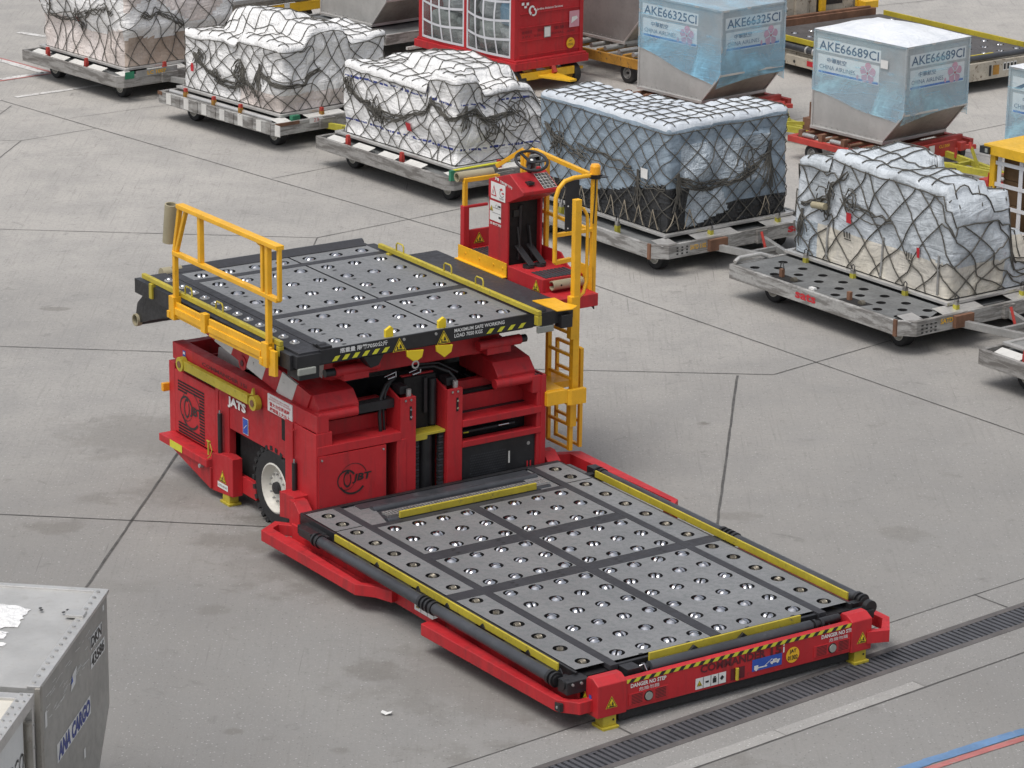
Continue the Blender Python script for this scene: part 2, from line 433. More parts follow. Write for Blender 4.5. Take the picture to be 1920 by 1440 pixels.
M['film_white'] = film('white_stretch_wrap', (.84, .835, .825), (.77, .765, .755))
M['film_pink'] = film('pinkish_wrapped_cartons', (.74, .67, .635), (.64, .565, .52))
M['film_brown'] = film('carton_under_wrap', (.40, .31, .245), (.50, .41, .34), crease=.5)
M['film_clear'] = film('clear_wrap_on_grey_boxes', (.60, .645, .685), (.42, .455, .48), rough=.15, crease=.6)
M['film_cream'] = film('clear_wrap_on_cream_crates', (.66, .62, .53), (.58, .55, .49), rough=.18, crease=.45)
M['film_sheet'] = film('blue_grey_plastic_sheet', (.275, .34, .40), (.225, .285, .345), rough=.2, crease=.55, scale=.8)
M['film_sheet_lt'] = film('crumpled_pale_sheet', (.50, .56, .61), (.36, .42, .47), rough=.16, crease=1.0, scale=1.6)
M['film_top'] = film('pale_top_sheet', (.60, .64, .68), (.52, .56, .61), rough=.25, crease=.4)
M['film_black'] = film('black_plastic_skirt', (.016, .017, .019), (.024, .025, .027), rough=.2, crease=.7)
M['film_cap'] = film('white_plastic_cap', (.74, .76, .785), (.66, .69, .73), rough=.3, crease=.6, scale=.7)

def blue_wrap(name, a0, a1, col, topf=.34):
    m, nt, b = new_mat(name)
    co = N(nt, 'ShaderNodeTexCoord').outputs['Object']
    n1 = noise_tex(nt, co, 1.1, 4, .55, 1.2); n2 = noise_tex(nt, co, 1.6, 6, .7, 1.0, (.55, .55, 9)); n3 = noise_tex(nt, co, 6, 4, .6, 2.5, (.8, .8, 3))
    c = mixc(nt, ramp(nt, n1, .3, .7), col, tuple(min(1, x * 1.3 + .08) for x in col))
    nt.links.new(c, b.inputs['Base Color'])
    sp = nt.nodes.new('ShaderNodeSeparateXYZ'); nt.links.new(co, sp.inputs[0])
    lay = nt.nodes.new('ShaderNodeMath'); lay.operation = 'MULTIPLY'      # more turns of film low down
    nt.links.new(ramp(nt, n1, .30, .68, a0, a1), lay.inputs[0]); nt.links.new(ramp(nt, sp.outputs[2], 1.05, 1.85, 1.0, topf), lay.inputs[1])
    al = nt.nodes.new('ShaderNodeMath'); al.operation = 'ADD'
    nt.links.new(lay.outputs[0], al.inputs[0]); nt.links.new(ramp(nt, n2, .54, .72, 0, .38), al.inputs[1])
    al.use_clamp = True
    nt.links.new(al.outputs[0], b.inputs['Alpha'])
    b.inputs['Roughness'].default_value = .18
    bump(nt, b, n3, .5, .05)
    return m
M['wrap_blue'] = blue_wrap('blue_clear_wrap', .42, .85, (.22, .52, .74), .36)
M['wrap_pale'] = blue_wrap('pale_clear_wrap', .32, .72, (.32, .60, .80))
M['clear_tarp'] = blue_wrap('clear_tarpaulin', .12, .35, (.42, .46, .46))

# ------------------------------------------------------------------ ground
def concrete(name, tone=1.0, gravel=0.0, patches=True):
    m, nt, b = new_mat(name)
    geo = N(nt, 'ShaderNodeNewGeometry').outputs['Position']
    big = noise_tex(nt, geo, .11, 5, .6, .3); mid = noise_tex(nt, geo, .9, 6, .65, .4); fine = noise_tex(nt, geo, 17, 6, .78)
    grit = noise_tex(nt, geo, 52, 3, .7)
    broom = noise_tex(nt, geo, 1.0, 4, .6, .15, (26, .8, 1)); broom2 = noise_tex(nt, geo, 1.0, 3, .55, .25, (24, .42, 1))
    t = tone
    sp = nt.nodes.new('ShaderNodeSeparateXYZ'); nt.links.new(geo, sp.inputs[0])
    mx = nt.nodes.new('ShaderNodeMath'); mx.operation = 'MULTIPLY_ADD'; mx.inputs[1].default_value = 8; nt.links.new(noise_tex(nt, geo, .05, 2, .5), mx.inputs[0]); nt.links.new(sp.outputs[1], mx.inputs[2])
    far_haze = ramp(nt, mx.outputs[0], 30, 56)      # haze painted into the concrete: darker close by, paler and warmer far off
    c = mixc(nt, ramp(nt, big, .33, .67), (.205 * t, .199 * t, .190 * t), (.268 * t, .261 * t, .248 * t))
    c = mixc(nt, far_haze, c, mixc(nt, ramp(nt, big, .33, .67), (.385 * t, .367 * t, .342 * t), (.455 * t, .432 * t, .40 * t)))
    c = mixc(nt, ramp(nt, mid, .35, .70, 0, .40), c, (.225 * t, .222 * t, .217 * t))
    c = mixc(nt, ramp(nt, fine, .42, .75, 0, .55), c, (.205 * t, .202 * t, .196 * t))
    c = mixc(nt, ramp(nt, grit, .60, .72, 0, .55 + gravel), c, (.50 * t, .485 * t, .45 * t))
    c = mixc(nt, ramp(nt, grit, .28, .40, .55 + gravel, 0), c, (.15 * t, .145 * t, .135 * t))
    for k, (sc, thr, colr) in enumerate(((21, .11, (.46, .455, .44)), (24, .12, (.13, .128, .122)), (7, .028, (.56, .55, .53)))):
        vo = nt.nodes.new('ShaderNodeTexVoronoi'); vo.inputs['Scale'].default_value = sc; nt.links.new(geo, vo.inputs['Vector'])
        sel = nt.nodes.new('ShaderNodeSeparateColor'); nt.links.new(vo.outputs['Color'], sel.inputs[0])
        mu = nt.nodes.new('ShaderNodeMath'); mu.operation = 'MULTIPLY'
        nt.links.new(ramp(nt, vo.outputs['Distance'], thr, thr * 2.2, .6, 0), mu.inputs[0]); nt.links.new(ramp(nt, sel.outputs[0], .62, .66), mu.inputs[1])
        c = mixc(nt, mu.outputs[0], c, tuple(q * t for q in colr))
    sm = noise_tex(nt, geo, 3.2, 6, .75, .8)
    c = mixc(nt, ramp(nt, sm, .56, .74, 0, .55), c, (.15 * t, .145 * t, .136 * t))
    if patches:
        c = mixc(nt, ramp(nt, broom, .52, .74, 0, .34), c, (.19 * t, .183 * t, .172 * t))
        msk = noise_tex(nt, geo, .32, 2, .5)
        st = nt.nodes.new('ShaderNodeMath'); st.operation = 'MULTIPLY'
        nt.links.new(ramp(nt, broom2, .66, .74, 0, .7), st.inputs[0]); nt.links.new(ramp(nt, msk, .5, .62), st.inputs[1])
        c = mixc(nt, st.outputs[0], c, (.14 * t, .135 * t, .128 * t))
        # oil and water stains, plus blots under the loader painted as contact shadow
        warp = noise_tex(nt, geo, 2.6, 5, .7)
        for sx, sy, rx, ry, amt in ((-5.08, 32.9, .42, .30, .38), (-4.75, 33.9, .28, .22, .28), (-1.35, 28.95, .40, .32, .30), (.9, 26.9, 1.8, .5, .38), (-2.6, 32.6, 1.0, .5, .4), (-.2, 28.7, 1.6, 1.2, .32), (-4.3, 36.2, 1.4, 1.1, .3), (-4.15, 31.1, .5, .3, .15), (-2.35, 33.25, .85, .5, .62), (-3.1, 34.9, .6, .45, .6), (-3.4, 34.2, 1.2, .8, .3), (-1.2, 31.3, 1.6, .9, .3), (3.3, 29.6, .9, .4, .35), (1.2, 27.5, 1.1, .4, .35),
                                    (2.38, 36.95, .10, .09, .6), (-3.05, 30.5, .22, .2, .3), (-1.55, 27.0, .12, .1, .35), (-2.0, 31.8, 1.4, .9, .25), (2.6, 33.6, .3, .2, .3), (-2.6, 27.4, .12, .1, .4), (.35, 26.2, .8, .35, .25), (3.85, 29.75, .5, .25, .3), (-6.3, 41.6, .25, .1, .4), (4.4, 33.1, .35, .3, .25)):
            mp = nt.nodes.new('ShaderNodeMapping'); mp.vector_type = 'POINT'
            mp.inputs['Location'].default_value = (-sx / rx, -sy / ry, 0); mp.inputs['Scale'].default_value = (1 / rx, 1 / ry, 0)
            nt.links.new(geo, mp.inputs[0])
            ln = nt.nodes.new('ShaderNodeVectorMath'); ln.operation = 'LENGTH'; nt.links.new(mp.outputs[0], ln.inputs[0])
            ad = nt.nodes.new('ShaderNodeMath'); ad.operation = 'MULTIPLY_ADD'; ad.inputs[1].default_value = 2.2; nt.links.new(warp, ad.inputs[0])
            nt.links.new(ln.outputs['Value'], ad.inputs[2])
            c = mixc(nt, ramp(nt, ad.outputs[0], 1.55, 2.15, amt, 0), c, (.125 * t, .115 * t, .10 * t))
    nt.links.new(c, b.inputs['Base Color'])
    b.inputs['Roughness'].default_value = .85; b.inputs['Specular IOR Level'].default_value = .3
    bump(nt, b, fine, .35, .01)
    return m
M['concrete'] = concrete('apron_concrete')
M['concrete_ch'] = concrete('channel_concrete', 1.04, .25, False)
M['concrete_lt'] = concrete('pale_mortar_strip', 1.34, 0, False)
M['sealant'] = paint('joint_sealant', (.085, .082, .078), rough=.8, var=.3, dirt=.4, dirtcol=(.12, .115, .11), scale=6)
M['line_white'] = paint('worn_white_line', (.60, .59, .57), rough=.7, var=.1, dirt=.6, dirtcol=(.33, .31, .29), chips=.5, chipcol=(.32, .30, .28), scale=4)
M['line_red'] = paint('worn_red_line', (.40, .14, .13), rough=.7, var=.15, dirt=.6, dirtcol=(.30, .26, .24), chips=.35, chipcol=(.29, .26, .24), scale=4)
M['line_blue'] = paint('worn_blue_line', (.12, .22, .38), rough=.7, var=.15, dirt=.5, dirtcol=(.24, .26, .28), chips=.3, chipcol=(.25, .26, .27), scale=4)

# ------------------------------------------------------------------ apron, joints, drain, lines
DA = radians(40.0); dt = Vector((cos(DA), sin(DA), 0)); dn = Vector((-sin(DA), cos(DA), 0))
D0 = Vector((.72, 26.76, 0))
def dr(t, n, z=0.0): return D0 + dt * t + dn * n + Vector((0, 0, z))
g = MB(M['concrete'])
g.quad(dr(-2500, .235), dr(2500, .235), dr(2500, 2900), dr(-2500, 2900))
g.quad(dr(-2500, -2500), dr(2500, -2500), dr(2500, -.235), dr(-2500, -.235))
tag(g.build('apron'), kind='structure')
g = MB(M['concrete_ch'])
g.quad(dr(-30, .235, .004), dr(40, .235, .004), dr(40, .69, .004), dr(-30, .69, .004))
g.quad(dr(-30, -.53, .004), dr(40, -.53, .004), dr(40, -.235, .004), dr(-30, -.235, .004))
g.use(M['concrete_lt'])
t = -30
while t < 40:
    L = random.uniform(1.4, 3.2); g.use(random.choice([M['concrete_lt'], M['concrete_lt'], M['concrete_ch']]))
    g.quad(dr(t, -.69, .004), dr(t + L - .012, -.69, .004), dr(t + L - .012, -.53, .004), dr(t, -.53, .004)); t += L
tag(g.build('channel_edge_concrete'), kind='structure')

g = MB(M['grate_rim'])
for a, b_ in ((.155, .232), (-.232, -.155)):
    p = [dr(-30, a, -.03), dr(40, a, -.03), dr(40, b_, -.03), dr(-30, b_, -.03)]
    q = [v + Vector((0, 0, .036)) for v in p]
    g.add(p + q, [(4, 5, 6, 7), (0, 1, 5, 4), (2, 3, 7, 6)])
root = thing('drain_grate', 'long cast iron slotted drain grating set in the concrete in front of the red loader', 'drain grate')
g.build('frame', root)
g = MB(M['grate'])
t = -16.0
while t < 24:
    w = .042
    vs = [dr(t, -.155, -.03), dr(t + w, -.155, -.03), dr(t + w, .155, -.03), dr(t, .155, -.03)]
    vs += [v + Vector((0, 0, .033)) for v in vs]
    g.add(vs, [(4, 5, 6, 7), (0, 1, 5, 4), (1, 2, 6, 5), (2, 3, 7, 6), (3, 0, 4, 7)]); t += .0745
for k in range(-16, 21):     # section ends, slotted side lugs
    g.quad(dr(k * .5, -.15, .0045), dr(k * .5 + .05, -.15, .0045), dr(k * .5 + .05, -.125, .0045), dr(k * .5, -.125, .0045))
    g.quad(dr(k * .5 + .2, .125, .0045), dr(k * .5 + .25, .125, .0045), dr(k * .5 + .25, .15, .0045), dr(k * .5 + .2, .15, .0045))
g.build('slotted_grating', root)
g = MB(M['void'])
g.quad(dr(-30, -.235, -.3), dr(40, -.235, -.3), dr(40, .235, -.3), dr(-30, .235, -.3))
g.quad(dr(-30, -.235, -.3), dr(40, -.235, -.3), dr(40, -.235, -.03), dr(-30, -.235, -.03))
g.quad(dr(-30, .235, -.3), dr(40, .235, -.3), dr(40, .235, -.03), dr(-30, .235, -.03))
tag(g.build('drain_channel'), kind='structure')

def wobble_strip(mb, pts, w, z, seg=.22, jit=.14, gap=0.0):
    pts = [Vector((p[0], p[1], 0)) for p in pts]
    for a, b_ in zip(pts[:-1], pts[1:]):
        d = b_ - a; L = d.length; d.normalize(); nrm = Vector((-d.y, d.x, 0)); n = max(1, int(L / seg)); last = None
        for i in range(n + 1):
            p = a + d * (L * i / n) + nrm * random.uniform(-.12, .12) * min(w, .03)
            l = p + nrm * w * (.5 + random.uniform(-jit, jit)); r = p - nrm * w * (.5 + random.uniform(-jit, jit))
            l.z = r.z = z
            if last is not None and random.random() >= gap: mb.quad(last[0], l, r, last[1])
            last = (l, r)
g = MB(M['sealant'])
def ext(a, b_, k0=0, k1=0):
    a = Vector(a); b_ = Vector(b_); d = (b_ - a).normalized(); return [a - d * k0, b_ + d * k1]
for pts, w in ((ext((-9.17, 54.83), (-.59, 45.68), 30, 0) + [(1.05, 43.33), (6.29, 36.68), (14, 27)], .030),
               ([(-4.48, 31.03), (-3.95, 35.72)], .055), ([(-4.9, 27.3), (-4.48, 31.03)], .055), ([(-3.95, 35.72), (-3.55, 39.3)], .05),
               ([(2.92, 38.95), (2.33, 33.28)], .055), ([(2.33, 33.28), (1.9, 29.3)], .05),
               ([(-1.2, 39.15), (1.04, 39.08), (3.39, 39.01)], .028), ([(3.39, 39.01), (5.34, 40.87), (9, 44.4)], .028),
               ([(-12, 46.0), (-7.74, 45.85), (-2.95, 45.61)], .028), ([(-2.95, 45.61), (-2.14, 46.32), (-.6, 47.7)], .028), ([(-2.95, 45.61), (-2.98, 45.05)], .025),
               ([(-14, 33.85), (-5.74, 33.3), (-2.72, 33.02), (.5, 32.8)], .032), ([(-12, 40.1), (-6.78, 39.79), (-4.64, 39.65), (-1, 39.4)], .03),
               ([(-8.32, 51.7), (-7.19, 52.7)], .024), ([(-8.5, 50.3), (-8.32, 51.7)], .024), ([(-12, 51.9), (-8.32, 51.7)], .022),
               ([(-3.91, 49.28), (-2.85, 50.26)], .024), ([(-7.75, 53.45), (-6.03, 54.73)], .020), ([(-9.2, 52.2), (-8.9, 54.4)], .02),
               ([(7.0, 64.8), (12, 67.8)], .03), ([(2.2, 55.4), (8.8, 50.2), (14, 46)], .026), ([(4.6, 53.9), (6.6, 55.5)], .022), ([(5.6, 51.4), (12, 57)], .024), ([(6.8, 52.6), (9.6, 49.9)], .024),
               ([dr(-30, .70)[:2], dr(40, .70)[:2]], .028), ([dr(-30, -.70)[:2], dr(40, -.70)[:2]], .030)):
    wobble_strip(g, pts, w * .52, .006)
for tt in (-2.2, .8, 3.6, 6.1):
    wobble_strip(g, [dr(tt, .24)[:2], dr(tt, .69)[:2]], .02, .008)
tag(g.build('apron_joints'), kind='structure')
g = MB(M['line_white'])
wobble_strip(g, [(-11, 53.4), (-9.18, 54.88), (-6.21, 57.33)], .13, .008, .3, .08, .12)
wobble_strip(g, [(-10.8, 59.3), (-9.74, 58.30), (-8.72, 57.21), (-9.45, 56.58), (-12, 54.7)], .16, .008, .25, .08, .1)
wobble_strip(g, [(-9.8, 61.0), (-9.2, 60.6)], .16, .008, .25, .1)
tag(g.build('white_ground_line'), kind='structure')
g = MB(M['line_red'])
wobble_strip(g, [(-10.8, 59.45), (-9.74, 58.45), (-8.55, 57.21), (-9.45, 56.44), (-12, 54.55)], .07, .007, .25, .1)
def arc_line(mb, off, w, z):
    pts = []
    for k in range(26):
        t = -3 + k * .32
        p = Vector((3.72, 26.83, 0)) + Vector((cos(radians(36)), sin(radians(36)), 0)) * t
        p += Vector((-sin(radians(36)), cos(radians(36)), 0)) * (off - .012 * (t - .7) ** 2)
        pts.append(p[:2])
    wobble_strip(mb, pts, w, z, .2, .05)
arc_line(g, -.17, .085, .007)
tag(g.build('red_ground_line'), kind='structure')
g = MB(M['line_blue']); arc_line(g, -.05, .12, .008)
tag(g.build('blue_ground_line'), kind='structure')
# litter
for lab, x, y, s in (('small white scrap of paper lying on the bare concrete left of the red loader platform', -1.16, 27.84, .05), ('white scrap of paper lying on the concrete beside the yellow cart', 5.58, 51.53, .09)):
    g = MB(M['white']); a = random.uniform(0, 3); c_, s_ = cos(a), sin(a)
    g.add([(x + s * (c_ * u - s_ * v), y + s * (s_ * u + c_ * v), .012 + .02 * abs(u)) for u, v in ((-1, -.6), (0, -.7), (1, -.5), (1, .6), (0, .7), (-1, .5))], [(0, 1, 4, 5), (1, 2, 3, 4)])
    tag(g.build('paper_scrap'), lab, 'litter')

# ------------------------------------------------------------------ the red container loader
LH = -0.978323910
ld = thing('container_loader', 'big red and black loader with raised roller bridge and lowered front platform', 'loader', 0.638737512, 27.679804160, LH)
rnd = random.Random(3)

def warn_tri(mb, o, xd, yd, s):
    """black bordered yellow warning triangle with a crush pictogram"""
    o = Vector(o); xd = Vector(xd); yd = Vector(yd); n = xd.cross(yd)
    for k, (m, q) in enumerate(((M['warn'], 1.12), (M['ink'], 1.0), (M['warn'], .80))):
        mb.use(m); p = o + n * (.003 + .0015 * k)
        mb.quad(p + yd * s * .62 * q, p - xd * s * .56 * q - yd * s * .36 * q, p + xd * s * .56 * q - yd * s * .36 * q)
    mb.use(M['ink']); p = o + n * .0085
    for u0, u1, v0, v1 in ((-.25, -.15, -.2, .02), (-.25, .25, -.26, -.2), (-.02, .2, -.14, .0), (.02, .14, 0, .16)):
        mb.quad(p + xd * s * u0 + yd * s * v0, p + xd * s * u1 + yd * s * v0, p + xd * s * u1 + yd * s * v1, p + xd * s * u0 + yd * s * v1)

def ring_logo(mb, o, xd, yd, w, shear=.18):
    """overlapping rings and slanted letters"""
    o = Vector(o); xd = Vector(xd); yd = Vector(yd); n = xd.cross(yd); mb.use(M['ink']); p = o + n * .004
    mb.ring(p + xd * w * .02 + yd * w * .02, xd, yd, w * .415, w * .44, 20, 150, 30, w * .43, w * .44)
    mb.ring(p + xd * w * .02 + yd * w * .02, xd, yd, w * .42, w * .47, 205, 320, 30, w * .38, w * .44)
    mb.ring(p - xd * w * .20, xd, yd, w * .25, w * .31, 30, 330, 30, w * .27, w * .28)
    mb.ring(p - xd * w * .17 + yd * w * .02, xd * .55, yd, w * .17, w * .23, 60, 400, 26)
    mb.text('JBT', o - xd * w * .02 - yd * w * .13, xd, yd, w * .27, w * .56, shear=shear, off=.005, bold=.035)

# --- chassis
SY, EY = .27, 3.23                     # side skins
ch = MB(M['red'])
for y0, y1 in ((SY, .42), (3.08, EY)):
    ch.box(-8.62, -5.30, y0, y1, 1.36, 1.56)          # top rails
ch.box(-8.62, -8.50, .42, 3.08, 1.36, 1.55)
ch.box(-8.50, -5.62, .42, .46, 1.0, 1.38); ch.box(-8.50, -5.62, 3.04, 3.08, 1.0, 1.38)
for y0, y1, s in ((SY, .36, -1), (3.14, EY, 1)):
    ch.box(-7.60, -7.28, y0, y1, .25, 1.36)           # mid column
    ch.box(-7.28, -5.95, y0 + .01, y1, .87, 1.36)     # wheel arch skin
    ch.box(-7.28, -6.72, y0 + .03, y1, .16, .36)      # sill
    ch.box(-5.95, -5.78, y0 - (.03 if s < 0 else 0), y1 + (.03 if s > 0 else 0), .30, 1.36)
    ch.box(-5.78, -5.30, y0 - (.015 if s < 0 else 0), y1 + (.10 if s < 0 else .015), .20, 1.36)
ch.box(-5.60, -5.29, .25, .36, .20, 1.36); ch.box(-5.60, -5.29, 3.19, 3.26, .20, 1.56)
ch.box(-5.40, -5.285, .26, 1.33, 1.11, 1.21)           # front beams
ch.box(-5.62, -5.40, .30, 1.33, 1.17, 1.205); ch.box(-5.63, -5.60, .30, 1.33, 1.20, 1.37); ch.box(-5.62, -5.40, 2.14, 3.2, 1.16, 1.19); ch.box(-5.63, -5.60, 2.14, 3.2, 1.19, 1.38)
ch.box(-5.82, -5.74, .42, 1.33, 1.36, 1.50); ch.box(-5.82, -5.74, 2.14, 3.08, 1.36, 1.50)
ch.box(-5.40, -5.285, 2.14, 3.2, 1.12, 1.20)
ch.box(-5.40, -5.29, 2.14, 3.2, .88, .95)
ch.box(-5.50, -5.29, 1.28, 1.40, .3, 1.12)
ch.build('chassis', ld, .006)

b = MB(M['void'])
b.box(-8.45, -5.95, .47, 3.03, .30, 1.05)
b.box(-7.25, -5.80, .40, .47, .30, .86); b.box(-7.25, -5.80, 3.03, 3.10, .30, .86)
b.box(-5.95, -5.66, .50, 3.0, .2, 1.40)
b.box(-5.66, -5.625, 1.40, 1.95, .2, 1.60); b.box(-5.60, -5.50, .4, 1.28, .25, 1.12); b.box(-5.74, -5.64, .45, 3.05, 1.0, 1.34); b.box(-8.0, -5.75, .6, 2.9, 1.05, 1.36)
b.use(M['black'])
for k in range(9): b.cyl((-7.9, .75 + k * .25, 1.42), (-5.9, .75 + k * .25 + rnd.uniform(-.1, .1), 1.40), .025, 6)
b.box(-6.4, -6.25, .6, 2.8, 1.36, 1.55); b.box(-7.2, -7.05, .6, 2.8, 1.36, 1.6)
b.build('engine_bay', ld)

# --- louvred side door
d = MB(M['red']); d.box(-8.58, -7.60, SY + .0, .34, .48, 1.24)
d.use(M['red']); d.box(-8.74, -8.60, SY + .01, .40, .36, 1.30); d.box(-8.74, -8.66, .4, 3.1, .36, 1.3)
d.build('side_door', ld, .006)
sd = MB(M['pocket']); sd.box(-8.58, -7.62, SY + .03, .40, 1.245, 1.34); sd.build('door_recess', ld)
lv = MB(M['void'])
def slot(x0, x1, z, h=.022): lv.quad((x0, SY - .003, z - h / 2), (x1, SY - .003, z - h / 2), (x1, SY - .003, z + h / 2), (x0, SY - .003, z + h / 2))
for k in range(18):
    z = 1.12 - k * .036; u = abs(z - .82)
    if u > .19: slot(-8.50 + (.0 if u > .25 else 0), -7.86 if u > .225 else -8.28, z); 
    if u <= .225: slot(-7.98, -7.86, z)
ring_logo(lv, (-8.20, SY, .82), X, Z, .52, .05)
lv.build('louvres', ld)

p = MB()
p.use(M['white']).text('JATS', (-7.285, SY, 1.13), X, Z, .135, .42, off=.011, bold=.05)
p.build('fleet_lettering', ld)
p = MB(M['white']); p.box(-6.36, -5.82, SY - .012, SY, 1.345, 1.545)
p.use(M['redink'])
p.text('STANDING ON A RISING', (-6.09, SY - .012, 1.515), X, Z, .018, .42, 'C'); p.text('PLATFORM IS STRICTLY PROHIBITED', (-6.09, SY - .012, 1.488), X, Z, .018, .48, 'C')
p.text('當大台位昇高時', (-6.09, SY - .012, 1.437), X, Z, .05, .44, 'C', bold=.02); p.text('嚴禁踏上大台上', (-6.09, SY - .012, 1.377), X, Z, .05, .44, 'C', bold=.02)
p.build('prohibition_sign', ld)
p = MB(M['darkred']); p.text('COMMANDER 15i', (-7.9, SY, 1.455), X, Z, .045, 1.05, off=.002, bold=.03); p.use(M['blueink'])
p.rect((-8.33, SY - .003, 1.475), X, Z, .07, .09); p.use(M['white']).rect((-8.33, SY - .005, 1.49), X, Z, .05, .03); p.build('rail_marking', ld)
p = MB(M['white']); p.rect((-6.90, SY - .006 + .01, 1.0), X, Z, .125, .19); p.use(M['blueink']).rect((-6.90, SY + .001, 1.0), X, Z, .11, .175); p.use(M['white']).bar((-6.93, SY - .001, .97), (-6.87, SY - .001, 1.02), .006); p.build('blue_sticker', ld)
p = MB(M['void']); p.rect((-5.955, SY - .034 + .03, 1.24), X, Z, .0, .0) if False else None
p.rect((-6.02, SY + .006, 1.20), X, Z, .13, .24); p.build('access_hole', ld)

# --- yellow brace bar on the rail
k = MB(M['guide']); k.prism([(-8.22, 1.32), (-6.72, 1.32), (-6.72, 1.43), (-8.22, 1.43)], 1, SY - .07, SY - .015)
for x in (-8.30, -6.58):
    k.cyl((x, SY - .085, 1.375), (x, SY - .012, 1.375), .085, 20)
k.prism([(-6.72, 1.43), (-6.60, 1.46), (-6.62, 1.54), (-6.66, 1.46)], 1, SY - .06, SY - .03)
br = k.build('brace_bar', ld, .004)
k = MB(M['rust'])
for x in (-8.30, -6.58): k.cyl((x, SY - .095, 1.375), (x, SY - .08, 1.375), .04, 12)
k.build('pin', br)

# --- rear bumper shelf, stabiliser boxes
r = MB(M['red'])
r.prism([(-8.68, .10), (-8.68, 3.4), (-8.60, 3.4), (-8.60, 3.25), (-7.50, 3.25), (-7.50, .25), (-7.52, .10)], 2, .36, .45)
r.prism([(-8.55, .36), (-7.50, .36), (-7.50, .10)], 1, .14, .24); r.prism([(-8.80, .36), (-7.50, .36), (-7.50, .10)], 1, 3.26, 3.36)
r.build('rear_bumper', ld, .006)
r = MB(M['hazard']); r.rect((-8.25, .095, .41), X, Z, .30, .09); r.build('reflector', ld)
r = MB(M['amber']); r.box(-8.80, -8.74, .20, .30, .92, 1.02); r.build('side_marker_lamp', ld, .01)
r = MB(M['steel'])
r.cyl((-7.68, .09, .335), (-7.68, .14, .335), .025, 12); r.use(M['guide']).tube([(-7.50, .12, .68), (-7.50, .12, .52)], .012); r.tube([(-7.53, .12, .68), (-7.46, .12, .68)], .012); r.tube([(-7.46, .12, .66), (-7.40, .11, .60), (-7.42, .1, .53), (-7.5, .11, .48)], .006)
r.build('bumper_fitting', ld)
for x0, x1, y0, y1, zt, zb, nm in ((-7.52, -7.03, .17, .30, .58, .13, 'stabiliser_box'), (-7.52, -7.02, 3.2, 3.45, .60, .13, 'stabiliser_box')):
    s = MB(M['red']); s.prism([(x0, zb - .05), (x1, zb), (x1, zt), (x0 + .35, zt + .01), (x0, zt - .05)], 1, y0, y1)
    so = s.build(nm, ld, .006)
    f = MB(M['guide']); cx = -7.20; cy = (y0 + y1) / 2
    f.box(cx - .08, cx + .08, cy - .06, cy + .06, .03, .14); f.box(cx - .11, cx + .11, cy - .08, cy + .08, .0, .03)
    f.build('foot', so, .004)
    if y0 < 1:
        l = MB(); warn_tri(l, (-7.26, y0, .30), X, Z, .13); l.use(M['white']).rect((-7.26, y0 - .003, .20), X, Z, .24, .07); l.use(M['ink']).text('NO PEO UND APA', (-7.26, y0 - .003, .20), X, Z, .025, .2, 'C'); l.build('warning_label', so)
for y in (.18, 3.3):
    c = MB(M['red']); c.prism([(-5.80, .30), (-5.47, .36), (-5.47, .62), (-5.80, .60)], 1, y - .10 if y < 1 else y - .06, y + .08); c.build('jack_bracket', ld, .005)
# gas struts on the side columns
for x in (-7.41, -5.72):
    s = MB(M['black']); s.cyl((x, .225, .55 if x < -7 else .42), (x, .225, 1.02 if x < -7 else .92), .028, 12); s.use(M['chrome']).cyl((x, .225, 1.0 if x < -7 else .9), (x, .225, 1.06 if x < -7 else .97), .014, 8)
    s.use(M['red']).tube([(x - .03, .225, 1.0), (x - .03, .225, 1.28), (x + .01, .225, 1.31)], .010); s.build('gas_strut', ld)

# --- wheels
def wheel(parent, c, r, w, side, rim=.62, lugs=26, rimmat='cream', name='wheel'):
    """c = hub centre, axle along y, side = -1 shows its face towards -y"""
    root = bpy.data.objects.new(name, None); COL.objects.link(root); root.parent = parent; root.location = c
    t = MB(M['rubber']); h = w / 2
    t.lathe([(r * rim, -h), (r * .9, -h), (r * .97, -h * .85), (r * .985, -h * .6), (r * .985, h * .6), (r * .97, h * .85), (r * .9, h), (r * rim, h)], (0, 0, 0), Y, 36)
    if lugs:
        for k in range(lugs):
            a = 2 * pi * k / lugs; u = Vector((cos(a), 0, sin(a))); v = Vector((-sin(a), 0, cos(a)))
            for s in (-1, 1):
                o = u * (r * .985); q = Vector((0, s * h * .52, 0))
                t.bar(o + q - v * r * .055, o + q + v * r * .055, h * 1.05, .05, up=u)
    t.build('tyre', root)
    m = MB(M[rimmat]); f = side * h
    m.lathe([(r * rim, f * 1.0), (r * (rim - .04), f * 1.05), (r * (rim - .07), f * .80), (r * (rim - .13), f * .35), (r * .40, f * .25), (r * .37, f * .62), (r * .30, f * .66), (r * .14, f * .66)], (0, 0, 0), Y, 32)
    m.lathe([(r * rim, f), (r * rim, -f), (r * (rim - .1), -f * .7), (0.01, -f * .5)], (0, 0, 0), Y, 24); m.cyl((0, -f * .5, 0), (0, f * .6, 0), r * .12, 10)
    for k in range(12):
        a = 2 * pi * k / 12; o = Vector((cos(a) * r * .335, f * .62, sin(a) * r * .335)); m.use(M['steel']).cyl(o, o + Vector((0, side * .03, 0)), r * .026, 6)
    m.use(M['black']); m.lathe([(r * .15, f * .70), (r * .14, f * .95), (.005, f * .98)], (0, 0, 0), Y, 16)
    m.build('rim', root)
    return root
wheel(ld, (-6.27, .43, .45), .47, .30, -1)
wheel(ld, (-6.27, 3.07, .45), .47, .30, 1)

